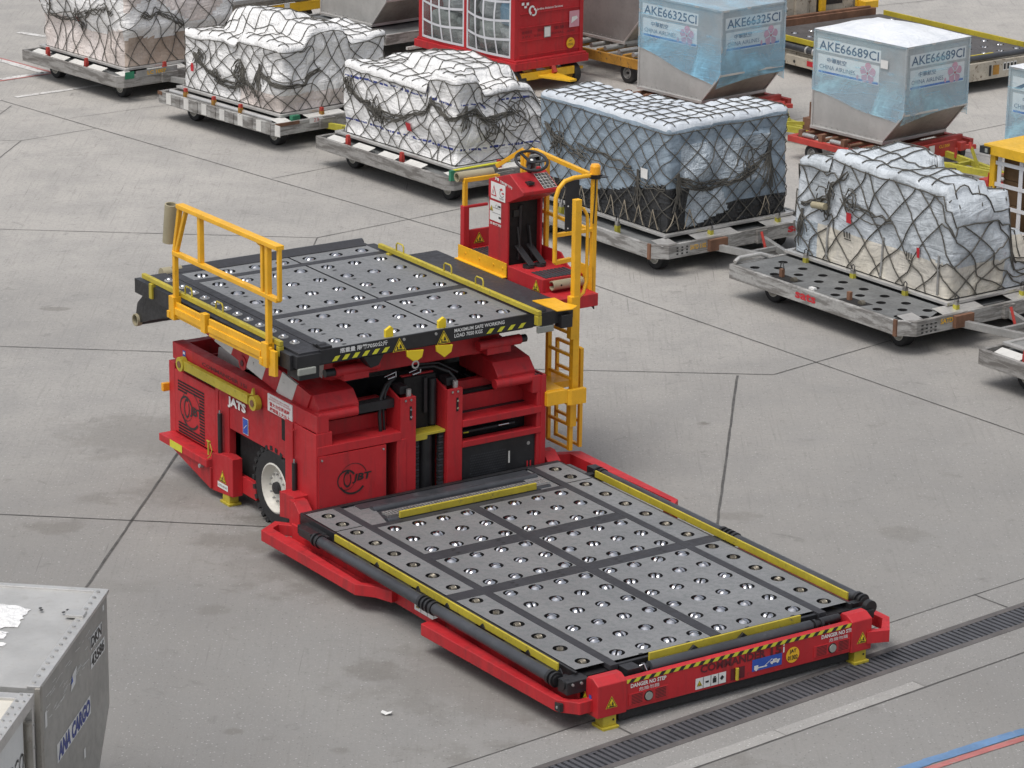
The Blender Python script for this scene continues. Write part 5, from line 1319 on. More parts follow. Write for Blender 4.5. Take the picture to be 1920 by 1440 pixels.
# 2 white, stepped
l2 = Load(2.95, 2.42, 1.25, [(-.6, 3.5, -.5, 3, 1.58), (.55, 3.4, .50, 1.55, 1.93), (.95, 2.2, .45, 1.25, 2.03), (1.5, 3.5, -.6, 3.1, 1.70)], bulge=.06, crumple=.028, seed=2, edge=.24)
def m2(c, top, nx, ny): return 'film_pink' if (c.z < .86 and c.x > 1.7 and not top) else 'film_white'
def e2(l, nb, root):
    l.bunch(nb, .25, .95, .30, .68, 10, 3, .10, .05); l.bunch(nb, .85, 1.75, .72, .66, 13, 4, .06, .06); l.fan(nb, 1.62, .38, 14, 5, .22, .45); l.fan(nb, .38, .20, 12, 6, .16, .28)
    l.tangle(nb, 1.6, .5, 10, 7, .28); l.bunch(nb, 2.15, l.a + .9, .45, .50, 11, 8, .10, .06); l.fan(nb, 2.12, .30, 12, 9, .2, .55); l.tangle(nb, .95, .62, 7, 10, .2); l.bunch(nb, 1.6, 2.1, .55, .85, 7, 12, .02, .05)
    side_panel(l, 1.38, 1.48, .36, .44, 'white', 'paper_label', root, .035, 2); side_panel(l, l.a + .62, l.a + .76, .25, .36, 'white', 'paper_label', root, .03, 2); side_panel(l, .18, .24, .50, .66, 'redink', 'seal_tag', root, .03, 2)
cargo('c', (-3.93, 51.46), -48.7, 2.95, 2.42, l2, m2, 'white wrapped cargo pallet with dark bunched net loops, on the dolly with white striped edge', 'rope', 12, dict(pitch=.36, slope=1.05, wob=.06), e2)

# 3 white with blue printed tape
l3 = Load(3.2, 2.44, 1.25, [(-.5, 3.1, -.5, 1.5, 1.74), (2.3, 3.6, -.5, .65, 1.97), (.9, 2.7, .55, 1.75, 1.94), (-.5, .8, -.5, 2.2, 1.72), (-.5, 3.6, -.5, 1.7, 1.70)], bulge=.05, crumple=.03, seed=3, edge=.20)
def m3(c, top, nx, ny): return 'film_white'
def e3(l, nb, root):
    tape_print(l, root, (.80, 1.52), 4)
    l.bunch(nb, .0, .7, .20, .45, 12, 3, .10, .05); l.bunch(nb, .6, 1.7, .50, .48, 14, 4, .08, .06); l.bunch(nb, 1.6, 2.35, .5, .30, 9, 5, -.04, .04); l.bunch(nb, 2.3, l.a + .1, .24, .42, 12, 6, .08, .05); l.bunch(nb, l.a + .1, l.a + 1.2, .42, .36, 14, 7, .02, .08)
    l.tangle(nb, .9, .52, 10, 8, .24); l.tangle(nb, .12, .28, 8, 9, .16); l.tangle(nb, l.a + .75, .52, 13, 10, .34); l.tangle(nb, l.a + 1.2, .30, 10, 13, .3); l.fan(nb, 1.0, .45, 8, 11, .25, .3); l.fan(nb, l.a + .25, .3, 8, 12, .15, .3)
    side_panel(l, 1.72, 1.84, .55, .68, 'redink', 'seal_tag', root, .03, 2)
cargo('c', (-.94, 47.86), -51.5, 3.2, 2.44, l3, m3, 'white wrapped cargo pallet ringed by lines of blue printed tape, behind the steering console', 'rope', 13, dict(pitch=.37, slope=1.1, wob=.06), e3)

# 4 grey blue sheet with black skirt
l4 = Load(3.18, 2.44, 1.72, [(-.3, 3.5, -.3, 1.15, 2.14), (2.2, 3.6, .8, 2.9, 2.16), (1.2, 3.6, -.3, 1.45, 2.12)], bulge=.025, crumple=.015, seed=4, edge=.12, rad=.06, lump=.022, quilt=.23,
          sidefun=lambda x, y, z, nx, ny: (.12 * max(0, noise.noise(Vector((y * 2.1, z * 1.9, 3))) + .25) if nx > .6 and .35 < y < 2.0 and z < 1.85 else 0))
def m4(c, top, nx, ny):
    if top: return 'film_top'
    if nx > .6:
        if .42 < c.y < 1.22 + .15 * sin(c.z * 4) and c.z < 1.35: return 'film_sheet_lt' if c.z > .60 + .25 * max(0, c.y - .6) else 'film_black'
        if c.z < (1.2 if c.y < .42 else .86): return 'film_black'
        return 'film_sheet_lt' if (1.15 < c.z < 1.82 and .3 < c.y < 2.0) else 'film_sheet'
    return 'film_black' if c.z < (.86 if c.x < 1.4 else .86 + .24 * (c.x - 1.4)) + .012 * sin(c.x * 9) else 'film_sheet'
def e4(l, nb, root):
    l.bunch(nb, .1, 1.1, .28, .52, 9, 3, .04, .05); l.bunch(nb, .9, 2.2, .40, .46, 6, 4, .03, .06); l.bunch(nb, 2.0, l.a, .48, .56, 4, 5, .03, .05); l.tangle(nb, .45, .42, 8, 6, .2); l.fan(nb, .4, .36, 8, 7, .15, .2); l.fan(nb, 2.35, .45, 9, 14, .1, .35)
    l.bunch(nb, l.a + .15, l.a + 1.1, .45, .58, 13, 8, .10, .05); l.bunch(nb, l.a + 1.1, l.a + 2.0, .60, .35, 10, 9, .04, .06); l.fan(nb, l.a + .2, .42, 12, 10, .1, .4); l.fan(nb, l.a + 1.95, .25, 12, 11, .2, .55); l.tangle(nb, l.a + 1.55, .52, 9, 12, .26)
    s_ = nb.use(M['rope_lt'])
    for d in [.35 + .34 * k for k in range(9)] + [l.a + .45, l.a + 1.9]:
        for sg in (-1, 1): s_.tube([l.side(d + sg * .10 * u / 6, .80 + .19 * u / 6, .03) for u in range(7)], .0085, 5)
    nb.use(M['rope'])
    side_panel(l, 2.42, 2.58, .42, .52, 'white', 'paper_label', root, .03, 2)
cargo('c', (2.18, 43.93), -52.8, 3.18, 2.44, l4, m4, 'blue grey sheeted cargo pallet with a black skirt, behind the yellow ladder post', 'rope', 14, dict(pitch=.34, slope=1.5, topgrid=.23, wob=.025, warp=.10), e4)

# 5 clear wrapped crates, right
l5 = Load(3.28, 2.44, .98, [(-.2, 3.5, -.3, 1.25, 1.18), (.05, 3.22, .02, 1.2, 1.92), (.78, 3.14, .0, .85, 2.12), (.95, 2.0, .3, 1.15, 2.16), (-.2, 1.5, -.2, 1.9, 1.74), (2.3, 3.5, -.2, 1.0, 1.66), (1.2, 3.1, .5, 1.6, 1.30)], bulge=.03, crumple=.020, seed=5, edge=.055)
def m5(c, top, nx, ny):
    if top: return 'film_clear' if c.z > 1.2 else 'film_cream'
    if c.z < 1.05 and ny < -.5: return 'film_cream' if c.x > .55 else 'film_sheet_lt'
    if c.z < 1.0 and nx > .5: return 'film_cream' if c.y < 1.1 else 'film_clear'
    return 'film_clear'
def e5(l, nb, root):
    l.bunch(nb, .05, 1.0, .45, .10, 7, 3, .06, .03, .011); l.bunch(nb, .9, 1.9, .35, .42, 7, 4, .06, .05); l.tangle(nb, .55, .42, 9, 6, .2); l.tangle(nb, 1.2, .38, 7, 7, .2); l.fan(nb, .1, .5, 9, 8, .1, .4)
    side_panel(l, 1.04, 1.13, .46, .56, 'redink', 'seal_tag', root, .03, 2); side_panel(l, 2.44, 2.49, .58, .68, 'redink', 'seal_tag', root, .03, 2)
    s_ = MB(M['steel'])
    for d in (.62, 1.72, 2.85): s_.tube([l.side(d, .60, .012), l.side(d, .80, .012), l.side(d, .98, .012)], .022, 4)
    s_.build('crate_edge_strip', root)
    k = MB(M['ink'])
    for d in (.95, 2.2):
        for u, w_ in ((0, .02), (.05, .02), (.10, .02)):
            k.quad(l.side(d + u, .66, .014), l.side(d + u + w_, .66, .014), l.side(d + u + w_, .72, .014), l.side(d + u, .72, .014))
        k.quad(l.side(d, .73, .014), l.side(d + .14, .73, .014), l.side(d + .14, .74, .014), l.side(d, .74, .014))
    k.build('handling_mark', root)
    b = MB(M['tan']); b.cyl(l.side(.35, .42, .08), l.side(.62, .40, .08), .05, 12); b.build('rolled_strap', root)
cargo('c', (5.82, 40.58), -53.5, 3.28, 2.44, l5, m5, 'clear wrapped grey boxes stacked on cream crates, rightmost netted pallet, red tags on its net', 'rope', 15, dict(pitch=.46, slope=1.25, topgrid=.36, wob=.06, r=.010), e5)

# 6 only its corner shows at the right edge
l6 = Load(3.18, 2.44, 1.5, [(.3, 3, .3, 2, 1.7)], bulge=.04, crumple=.02, seed=6, inset=.25)
cargo('c', (6.33 + 3.18 * cos(radians(-54)), 38.78 + 3.18 * sin(radians(-54))), -54, 3.18, 2.44, l6, lambda c, t, nx, ny: 'film_clear', 'pale wrapped cargo pallet at the right edge of the picture, only its near corner showing', 'rope', 16, dict(pitch=.4))

# ------------------------------------------------------------------ pallet dollies
def fascia(mb, x0, x1, y0, y1, z0, z1, ch, th=.06, mat2=None):
    """chamfered ring of frame plates, chamfers at the +x corners"""
    out = [(x0, y0), (x1 - ch, y0), (x1, y0 + ch), (x1, y1 - ch), (x1 - ch, y1), (x0, y1)]
    inn = [(x0 + th, y0 + th), (x1 - ch - th * .4, y0 + th), (x1 - th, y0 + ch + th * .4), (x1 - th, y1 - ch - th * .4), (x1 - ch - th * .4, y1 - th), (x0 + th, y1 - th)]
    n = 6
    vs = [(x, y, z) for z in (z0, z1) for x, y in out] + [(x, y, z) for z in (z0, z1) for x, y in inn]
    fs = []
    for i in range(n):
        j = (i + 1) % n
        fs += [(i, j, n + j, n + i), (2 * n + j, 2 * n + i, 3 * n + i, 3 * n + j), (n + i, n + j, 3 * n + j, 3 * n + i), (j, i, 2 * n + i, 2 * n + j)]
    mb.add(vs, fs)

def tow_bar(mb, x, y, z, mat, L=1.25, w=.9):
    mb.use(M[mat])
    mb.bar((x, y - w / 2, z), (x + L, y - .05, z - .02), .07, .10); mb.bar((x, y + w / 2, z), (x + L, y + .05, z - .02), .07, .10); mb.bar((x + L * .45, y - w * .3, z), (x + L * .45, y + w * .3, z), .06)
    mb.tube([(x + L + .08 + .09 * cos(a), y + .09 * sin(a), z - .02) for a in [k * pi / 5 for k in range(11)]], .022, 6)

def small_wheel(parent, c, r, w, side, mat='cream', name='wheel'):
    return wheel(parent, c, r, w, side, .55, 0, mat, name)

def dolly(F, hd, L, W, style, label, y0=-.32, y1=None, x0=-.14, x1=None, tow='steel', shift=0, z1=.49):
    x, y, h = frame_at(F, hd, L); y1 = W + .3 if y1 is None else y1; x1 = L + .28 if x1 is None else x1
    root = thing('pallet_dolly', label, 'dolly', x, y, h, 'low pallet dollies in the long train')
    fm = {'zinc': 'zinc', 'sats': 'zinc_lt', 'white': 'zinc_lt'}[style]
    f = MB(M[fm]); z0 = z1 - .21; ch = .20 if style == 'sats' else .10
    fascia(f, x0, x1, y0, y1, z0, z1, ch); fr = f.build('frame', root, .008)
    if style == 'sats':
        f = MB(M['rust']); f.box(x1 - .24, x1 - .18, y0 - .006, y0 + .02, z0 - .01, z1 + .01); f.build('corner_rust_plate', fr)
    d = MB(M['dolly_deck']); d.box(x0 + .07, x1 - .24, y0 + .07, y1 - .07, z0 + .05, z1 - .06); d.use(M['void']).box(x0 + .3, x1 - .35, y0 + .3, y1 - .3, z0 - .03, z0 + .05); d.build('deck', root)
    p = MB(M['white_worn'] if style != 'sats' else M['alu_edge'])
    if style != 'sats':     # pale sloping pads along the near edge
        n_ = 4 if style == 'zinc' else 0
        for k in range(n_):
            u = x0 + .18 + k * (L * .88) / n_; p.add([(u, y0 + .06, z1 - .03), (u + .46, y0 + .06, z1 - .03), (u + .46, y0 + .24, z1 + .022), (u, y0 + .24, z1 + .022)], [(0, 1, 2, 3)])
        if style == 'white':
            p.use(M['alu_edge']); p.cyl((x0 + .1, y0 + .2, z1 - .02), (x1 - .3, y0 + .2, z1 - .02), .045, 14)
            for k in range(13):
                u = x0 + .25 + k * .26; p.use(M['zinc'] if k % 2 else M['white_worn']); p.box(u, u + .14, y0 - .012, y0 - .001, z0 + .02, z1 - .005)
            p.use(M['rust']); p.box(x0 - .006, x0 + .12, y0 - .009, y0 - .002, z1 - .06, z1 + .004)
            p.box(x1 - .006, x1 + .01, y0 + .0, y0 + .5, z1 - .05, z1 + .006)
    for a, b_ in ((.06, .34), (.62, 1.32), (1.75, 2.35)):      # end pads
        q = y0 + a * (y1 - y0) / 2.6; q2 = y0 + b_ * (y1 - y0) / 2.6
        p.use(M['alu_edge'] if style == 'sats' else M['white_worn']); p.add([(x1 - .05, q + .04, z1 - .015), (x1 - .05, q2, z1 - .015), (x1 - .30, q2, z1 + .025), (x1 - .30, q + .04, z1 + .025)], [(0, 1, 2, 3)])
    if p.v: p.build('edge_pad', root)
    for yy, sd in ((y0 + .42, -1), (y1 - .42, 1)):
        for xx in (x0 + .55, x1 - .50): small_wheel(root, (xx, yy, .19), .19, .16, sd)
    t = MB(); tow_bar(t, x1 - .05, (y0 + y1) / 2, z0 + .05, 'olive' if style == 'white' else tow); t.use(M['dolly_red']).bar((x1 + .45, (y0 + y1) / 2 + .1, z0 + .05), (x1 + .35, (y0 + y1) / 2 + .1, z0 + .28), .03)
    t.use(M['zinc' if style != 'sats' else 'rust']).box(x1 - .02, x1 + .06, (y0 + y1) / 2 - .62, (y0 + y1) / 2 - .28, z0 + .02, z1 - .02); t.use(M['zinc']).box(x1 - .02, x1 + .05, (y0 + y1) / 2 + .3, (y0 + y1) / 2 + .5, z0, z1 - .02)
    t.build('tow_bar', root, .004)
    st_m, top_m = {'zinc': ('dolly_red', 'dolly_red'), 'white': ('orange_rust', 'dolly_red'), 'sats': ('olive', 'zinc')}[style]
    pos = [(x0 + .18 + L * u, y0 + .16) for u in ((.16, .62) if style == 'zinc' else (.14, .42, .68) if style == 'white' else (.30, .72))] + [(x1 - .16, y0 + (y1 - y0) * u) for u in (.36, .78)]
    if style == 'sats' and shift: pos[0:2] = [(x0 + .2 + L * u, shift - .10) for u in (.10, .40, .72)]
    for px, py in pos:
        s = MB(M[st_m]); s.box(px - .035, px + .035, py - .03, py + .03, z0 + .08, z1 + .06); s.use(M[top_m]); s.box(px - .03, px + .03, py - .025, py + .025, z1 + .06, z1 + .12)
        if style == 'sats': s.use(M['black']).tube([(px - .03, py, z1 + .1), (px - .03, py, z1 + .17), (px, py, z1 + .19), (px + .03, py, z1 + .17), (px + .03, py, z1 + .1)], .008, 5)
        s.build('pallet_stop', root)
    return root, (x0, x1, y0, y1, z0, z1)

def number_plate(root, x1, ya, yb, z, txt, bg='white_worn', fg='disc', h=.055):
    p = MB(M[bg]); p.rect((x1 + .004, (ya + yb) / 2, z), Y, Z, yb - ya, h * 1.7); p.use(M[fg]).text(txt, (x1 + .004, (ya + yb) / 2, z), Y, Z, h, (yb - ya) * .8, 'C', off=.003, bold=.02); p.build('number_plate', root)

r1, b1 = dolly((-6.96, 55.03), -48.6, 2.72, 2.4, 'zinc', 'grey pallet dolly with white edge pads and red stops under the leftmost tall cargo pallet')
p = MB(M['green']); p.rect((b1[1] - .02 + .025, b1[2] + .22, .50), Y, Z, .2, .13); p.use(M['steel']).rect((b1[1] + .004, b1[2] + .8, .50), Y, Z, .9, .12); p.use(M['disc']).text('LC 1007', (b1[1] + .006, b1[2] + .8, .50), Y, Z, .07, .4, 'C', off=.004, bold=.02); p.build('number_plate', r1)
r2, b2 = dolly((-3.93, 51.46), -48.7, 2.95, 2.42, 'white', 'white pallet dolly with rusty corners and grey striped edge, second from the left')
p = MB(M['green']); p.box(b2[1] - .16, b2[1] - .08, b2[2] + .42, b2[2] + .58, .40, .56); p.use(M['white']); p.rect((b2[1] + .004, b2[2] + .85, .46), Y, Z, .28, .1); p.use(M['redink']).text('23', (b2[1] + .004, b2[2] + .85, .46), Y, Z, .06, .1, 'C', off=.003); p.build('end_plate', r2)
r3, b3 = dolly((-.94, 47.86), -51.5, 3.2, 2.44, 'zinc', 'scuffed grey pallet dolly with red stops under the white cargo pallet with blue tape')
p = MB(M['zinc']); p.box(b3[1] - .05, b3[1] + .01, b3[2] + .1, b3[2] + .95, .47, .60); p.use(M['green']).box(b3[1] - .04, b3[1] + .015, b3[2] + .02, b3[2] + .14, .45, .61); p.use(M['hazard']).box(b3[1] - .05, b3[1] + .015, b3[2] + .1, b3[2] + 1.2, .60, .615); p.use(M['disc']).text('SAT 31196', (b3[1] + .012, b3[2] + .55, .535), Y, Z, .075, .42, 'C', off=.004, bold=.02); p.build('number_plate', r3)
r4, b4 = dolly((2.18, 43.93), -52.8, 3.18, 2.44, 'sats', 'battered pale metal pallet dolly with red lettering, under the blue grey sheeted cargo', y0=-.36)
p = MB(M['disc']); p.text('SATD 1102', (b4[1], b4[2] + .75, .40), Y, Z, .07, .30, 'C', off=.004, bold=.02); p.use(M['redink']).text('sats', (b4[1], b4[3] - .62, .345), Y, Z, .12, .48, off=.004, bold=.035); p.use(M['ink'])
for u in range(3):
    for w_ in range(3): p.rect((b4[1] + .004, b4[2] + .36 + .09 * w_, .34 + .045 * u), Y, Z, .035, .022)
p.build('lettering', r4)
r5, b5 = dolly((5.82, 40.58), -53.5, 3.28, 2.44, 'sats', 'battered pale metal pallet dolly with an empty holed deck strip, under the cream crates', y0=-1.0, y1=1.95, x0=-.06, x1=3.55, shift=.06)
q = MB(M['dolly_deck']); hz = [(.28 + i * .42 + (j % 2) * .21, -.82 + j * .26, .07) for i in range(8) for j in range(3)]
q.plate(.02, 3.25, -.93, -.03, .485, hz, dark=M['void']); q.build('holed_deck_plate', r5)
q = MB(M['void'])
for xx in (.95, 2.35): q.add([(xx - .22, -.94, .4875), (xx + .22, -.94, .4875), (xx + .26, -.72, .4875), (xx - .18, -.72, .4875)], [(0, 1, 2, 3)])
q.use(M['spool'])
for xx in (1.12, 2.5): q.cyl((xx, -.86, .49), (xx, -.80, .49), .05, 12)
q.use(M['rust'])
for xx in (.86, 2.25): q.box(xx - .03, xx + .03, -.85, -.80, .48, .60)
q.use(M['white']).box(1.55, 1.65, -.94, -.88, .49, .52); q.use(M['black']).tube([(.82, -.82, .6), (.83, -.82, .68), (.87, -.82, .69), (.9, -.82, .6)], .008, 5)
q.build('roller_pocket', r5)
p = MB(M['alu_edge']); p.tube([(.0, -.95, .52), (-.03, -.85, .56), (-.03, -.45, .56), (.0, -.35, .52)], .03, 8); p.build('end_handle', r5)
p = MB(M['redink']); p.text('sats', (1.35, b5[2], .335), X, Z, .11, .42, off=.004, bold=.03); p.use(M['disc']).text('SATD 4', (b5[1], b5[2] + .78, .42), Y, Z, .07, .30, 'C', off=.004, bold=.02); p.use(M['ink'])
for u in range(3):
    for w_ in range(4): p.rect((b5[1] + .004, b5[2] + .30 + .08 * w_, .32 + .05 * u), Y, Z, .04, .022)
p.build('lettering', r5)
r6, b6 = dolly((6.33 + 3.18 * cos(radians(-54)), 38.78 + 3.18 * sin(radians(-54))), -54, 3.18, 2.44, 'zinc', 'grey pallet dolly corner cut by the right edge of the picture')

# ------------------------------------------------------------------ air freight containers
def container(x, y, h, label, skin='alu', D=1.53, z0=.52, group='aluminium air freight containers', Wd=2.01, Hh=1.63):
    """lower-deck container: sloped lower corner on the +x side"""
    root = thing('freight_container', label, 'container', x, y, h, group)
    prof = [(0, z0), (1.56, z0), (Wd, z0 + .52), (Wd, z0 + Hh), (0, z0 + Hh)]
    b = MB(M[skin]); n = 5
    vs = [(p[0], 0, p[1]) for p in prof] + [(p[0], D, p[1]) for p in prof]
    b.add(vs, [(0, 1, 2, 3, 4), (9, 8, 7, 6, 5), (2, 7, 8, 3), (3, 8, 9, 4), (4, 9, 5, 0), (0, 5, 6, 1)]); b.use(M['alu_dark']); b.add(vs, [(1, 6, 7, 2)])
    b.build('shell', root)
    e = MB(M['alu_edge']); k = .022
    for yy in (0, D):
        for i in range(n):
            p, q = prof[i], prof[(i + 1) % n]; e.bar((p[0], yy, p[1]), (q[0], yy, q[1]), k * 1.6, k * 1.6, up=(0, 1, 0))
    for p in prof: e.bar((p[0], 0, p[1]), (p[0], D, p[1]), k * 1.6)
    e.box(-.02, 1.60, -.03, D + .03, z0 - .03, z0 + .02)
    for i in range(12):
        e.use(M['steel']); e.cyl((.08 + i * .125, -.014, z0 + .06), (.08 + i * .125, -.002, z0 + .06), .008, 6)
    e.build('edge_frame', root, .004)
    return root, z0, prof

def blossom(mb, o, xd, yd, s):
    o = Vector(o); xd = Vector(xd); yd = Vector(yd); n = xd.cross(yd)
    mb.use(M['pink'])
    for k in range(5):
        a = radians(90 + 72 * k); c = o + xd * cos(a) * s * .29 + yd * sin(a) * s * .29 + n * (.0015 * (k % 3)); mb.disc(c, xd, yd, s * .20, n=16)
    mb.use(M['white'])
    for k in range(5):
        a = radians(90 + 36 + 72 * k); c = o + n * .005; d = xd * cos(a) + yd * sin(a); q = xd * -sin(a) + yd * cos(a)
        mb.quad(c + d * s * .04 - q * s * .018, c + d * s * .34 - q * s * .03, c + d * s * .34 + q * s * .03, c + d * s * .04 + q * s * .018)
    mb.use(M['redink']); mb.disc(o + n * .006, xd, yd, s * .06, n=12)
    mb.use(M['pink']); mb.disc(o - xd * s * .62 - yd * s * .28, xd, yd, s * .07, s * .12, 12)

def airline_decals(root, number, z0, D, a0=.10, w=1.32, twofaces=True):
    p = MB()
    def face(o, xd, w, inset):
        yd = Z; o = Vector(o); n = Vector(xd).cross(yd)
        p.use(M['white']); c = o + Vector(xd) * (inset + w / 2)
        p.rect(c + Z * 1.40 + n * .004, xd, yd, w + .08, .21); p.rect(c + Z * 1.085 + n * .004, xd, yd, w + .04, .33)
        p.use(M['akeink']); p.text(number, o + Vector(xd) * inset + Z * 1.322, xd, yd, .155, w * 1.0, off=.007, bold=.012)
        p.text('中華航空', o + Vector(xd) * (inset + w * .14) + Z * 1.125, xd, yd, .085, w * .33, off=.007, bold=.01); p.text('CHINA AIRLINES', o + Vector(xd) * (inset + .02) + Z * 1.01, xd, yd, .07, w * .60, off=.007)
        p.use(M['blueink']); p.rect(c + Z * .955 + n * .006, xd, yd, w, .035)
        blossom(p, o + Vector(xd) * (inset + w * .83) + Z * 1.09 + n * .008, xd, yd, .36)
    face((0, 0, z0), X, w, a0); 
    if twofaces: face((2.01, 0, z0), Y, D - .24, .12)
    return p.build('airline_decal', root)

def wrap_shell(root, z0, D, mat, zl, zr, zback, cap=None, dome=.0):
    """stretch wrap round the upper part, its lower edge slanting"""
    k = .02; b = MB(M[mat]); zt = z0 + 1.63 + k; xk = 2.01 - .45 * max(0, (z0 + .52 - zr)) / .52
    nx = 14; rows = 10; vs = []; rr = random.Random(int(zl * 100))
    def zlow(u): return zl + (zr - zl) * u + .02 * sin(u * 9)
    for i in range(nx + 1):
        u = i / nx
        for j in range(rows + 1):
            v = j / rows; z = zlow(u) + (zt - zlow(u)) * v; xm = 2.01 + k if z >= z0 + .52 else 2.01 + k - .45 * (z0 + .52 - z) / .52
            vs.append((min(-k + u * (2.01 + 2 * k), xm), -k - .008 * noise.noise(Vector((u * 6, z * 5, zl))), z))
    fs = [(i * (rows + 1) + j, (i + 1) * (rows + 1) + j, (i + 1) * (rows + 1) + j + 1, i * (rows + 1) + j + 1) for i in range(nx) for j in range(rows)]
    b.add(vs, fs, True)
    vs = []
    for i in range(nx + 1):
        u = i / nx; zl2 = zr + (zback - zr) * u + .05 * sin(u * 3.1)
        for j in range(rows + 1):
            v = j / rows; z = zl2 + (zt - zl2) * v; xm = 2.01 + k if z >= z0 + .52 else 2.01 + k + .01 - .45 * (z0 + .52 - z) / .52 * .6
            vs.append((xm + .010 * noise.noise(Vector((u * 6, z * 5, 7))), -k + u * (D + 2 * k), z))
    b.add(vs, fs, True)
    b.quad((-k, D + k, zl), (2.01 + k, D + k, zr), (2.01 + k, D + k, zt), (-k, D + k, zt)); b.quad((-k, -k, zl), (-k, D + k, zl), (-k, D + k, zt), (-k, -k, zt))
    b.build('wrap_film', root)
    c = MB(M[cap or mat]); n_ = 16; vs = []
    for i in range(n_ + 1):
        for j in range(n_ + 1):
            u, v = i / n_, j / n_; e = (min(u, 1 - u) * 2) ** .5 * (min(v, 1 - v) * 2) ** .55
            vs.append((-k - .004 + u * (2.01 + 2 * k + .008), -k - .004 + v * (D + 2 * k + .008), zt + dome * e + .030 * noise.noise(Vector((u * 2.5, v * 3.5, zl))) * min(1, e * 2)))
    c.add(vs, [(i * (n_ + 1) + j, (i + 1) * (n_ + 1) + j, (i + 1) * (n_ + 1) + j + 1, i * (n_ + 1) + j + 1) for i in range(n_) for j in range(n_)], True); c.build('top_cap', root)

H1, H2 = -.84325345, -.84513957
c1, z0, _ = container(4.940745, 51.372735, H1, 'airline container with white domed top and pale blue wrap, beside the yellow cart')
airline_decals(c1, 'AKE66689CI', z0, 1.53); wrap_shell(c1, z0, 1.53, 'wrap_pale', 1.14, .86, 1.05, 'film_cap', .17)
p = MB(M['white']); p.rect((1.56, -.024, 1.82), X, Z, .16, .14); p.build('paper_label', c1)
c2, z0, _ = container(2.149329, 54.304751, H2, 'airline container in strong blue wrap, between the red cart and the far loader')
airline_decals(c2, 'AKE66325CI', z0, 1.53, a0=.10, w=1.30); wrap_shell(c2, z0, 1.53, 'wrap_blue', 1.24, .80, .92, 'wrap_blue', .08)
c3, z0, _ = container(7.74, 48.5, -.85, 'pale wrapped airline container cut by the right edge, above the yellow cart')
airline_decals(c3, 'AK', z0, 1.53); wrap_shell(c3, z0, 1.53, 'wrap_pale', .95, .80, 1.0, 'film_cap', .06)
for F, sk, lab, zz in (((-2.79, 59.6), 'alu', 'plain aluminium container behind the white pallets, left of the red cart', .52), ((1.99, 57.57), 'alu_grey', 'dark grey container on the orange roller dolly, right of the red cart', .65)):
    h = radians(-48.4); container(F[0] - 1.56 * cos(h), F[1] - 1.56 * sin(h), h, lab, sk, 1.53 if zz < .6 else 1.53, zz)

# ------------------------------------------------------------------ container dollies
def red_dolly(x, y, h, label, full=True):
    root = thing('container_dolly', label, 'dolly', x, y, h, 'red container dollies')
    f = MB(M['dolly_red']); f.box(-.15, 1.95, -.42, -.32, .30, .40); f.box(-.15, 1.95, 1.75, 1.85, .30, .40); f.box(-.15, -.05, -.32, 1.75, .30, .40); f.box(1.72, 1.80, -.32, 1.75, .22, .46); f.box(.2, 1.6, .3, 1.2, .26, .36)
    f.build('frame', root, .006)
    q = MB(M['rust'])
    for k in range(7): q.cyl((.05 + k * .27, -.30, .42), (.05 + k * .27, 1.7, .42), .035, 10)
    q.use(M['steel'])
    for u in (.12, .75): q.cyl((u, -.33, .44), (u + .28, -.33, .44), .04, 10)
    q.use(M['rust'])
    for u in (.05, .5, 1.0): q.box(u, u + .08, -.37, -.28, .40, .52)
    q.build('bed_roller', root)
    f = MB(M['dolly_red']); f.box(1.98, 2.02, -.22, 1.35, .22, .47); f.box(2.0, 2.10, 1.35, 1.5, .28, .42); f.bar((2.05, 1.42, .34), (2.2, 1.62, .34), .07); f.bar((1.9, -.42, .36), (2.0, -.22, .36), .06)
    fo = f.build('end_board', root, .006)
    l = MB(M['white']); l.text('(AIRWORTHY)', (2.02, .0, .24), Y, Z, .05, .5, off=.004, bold=.01); l.rect((2.025, .72, .38), Y, Z, .14, .13); 
    for r_ in range(3): l.text('載重限', (2.02, .03, .42 - .045 * r_), Y, Z, .03, .22, off=.004)
    l.use(M['disc']).text('CL1300', (2.02, .9, .375), Y, Z, .05, .26, off=.004, bold=.02); l.build('board_lettering', fo)
    for xx in (.35, 1.7):
        for yy, s in ((-.30, -1), (1.72, 1)): small_wheel(root, (xx, yy, .16), .16, .12, s, 'steel')
    d = MB(); tow_bar(d, 1.9, .72, .26, 'olive', 1.7, .8); d.use(M['olive']).bar((1.9, .2, .24), (2.7, .62, .24), .07, .1); d.bar((3.0, .72, .26), (4.4, .72, .30), .06); d.bar((3.02, .72, .28), (2.85, .70, .62), .04); d.use(M['dolly_red']).cyl((2.87, .70, .56), (2.84, .70, .66), .03, 8); d.cyl((2.15, .35, .26), (2.15, .35, .42), .025, 8); d.cyl((2.3, 1.0, .26), (2.3, 1.0, .42), .025, 8); d.build('tow_bar', root)
    if full:
        t = MB(M['olive']); t.bar((-.5, -.1, .5), (-.15, .25, .5), .05); t.use(M['rust']); t.box(-.30, -.12, .1, .35, .40, .60); t.cyl((-.22, .2, .5), (-.22, .2, .86), .025, 8); t.cyl((-.16, .28, .5), (-.16, .28, .80), .02, 8); t.build('rear_hitch', root)
    return root
red_dolly(4.940745, 51.372735, H1, 'worn red dolly with painted end board under the container with the white domed top')
red_dolly(2.149329, 54.304751, H2, 'worn red dolly under the container in strong blue wrap', False)
red_dolly(7.74, 48.5, -.85, 'red dolly at the right edge, mostly hidden behind the yellow cart', False)
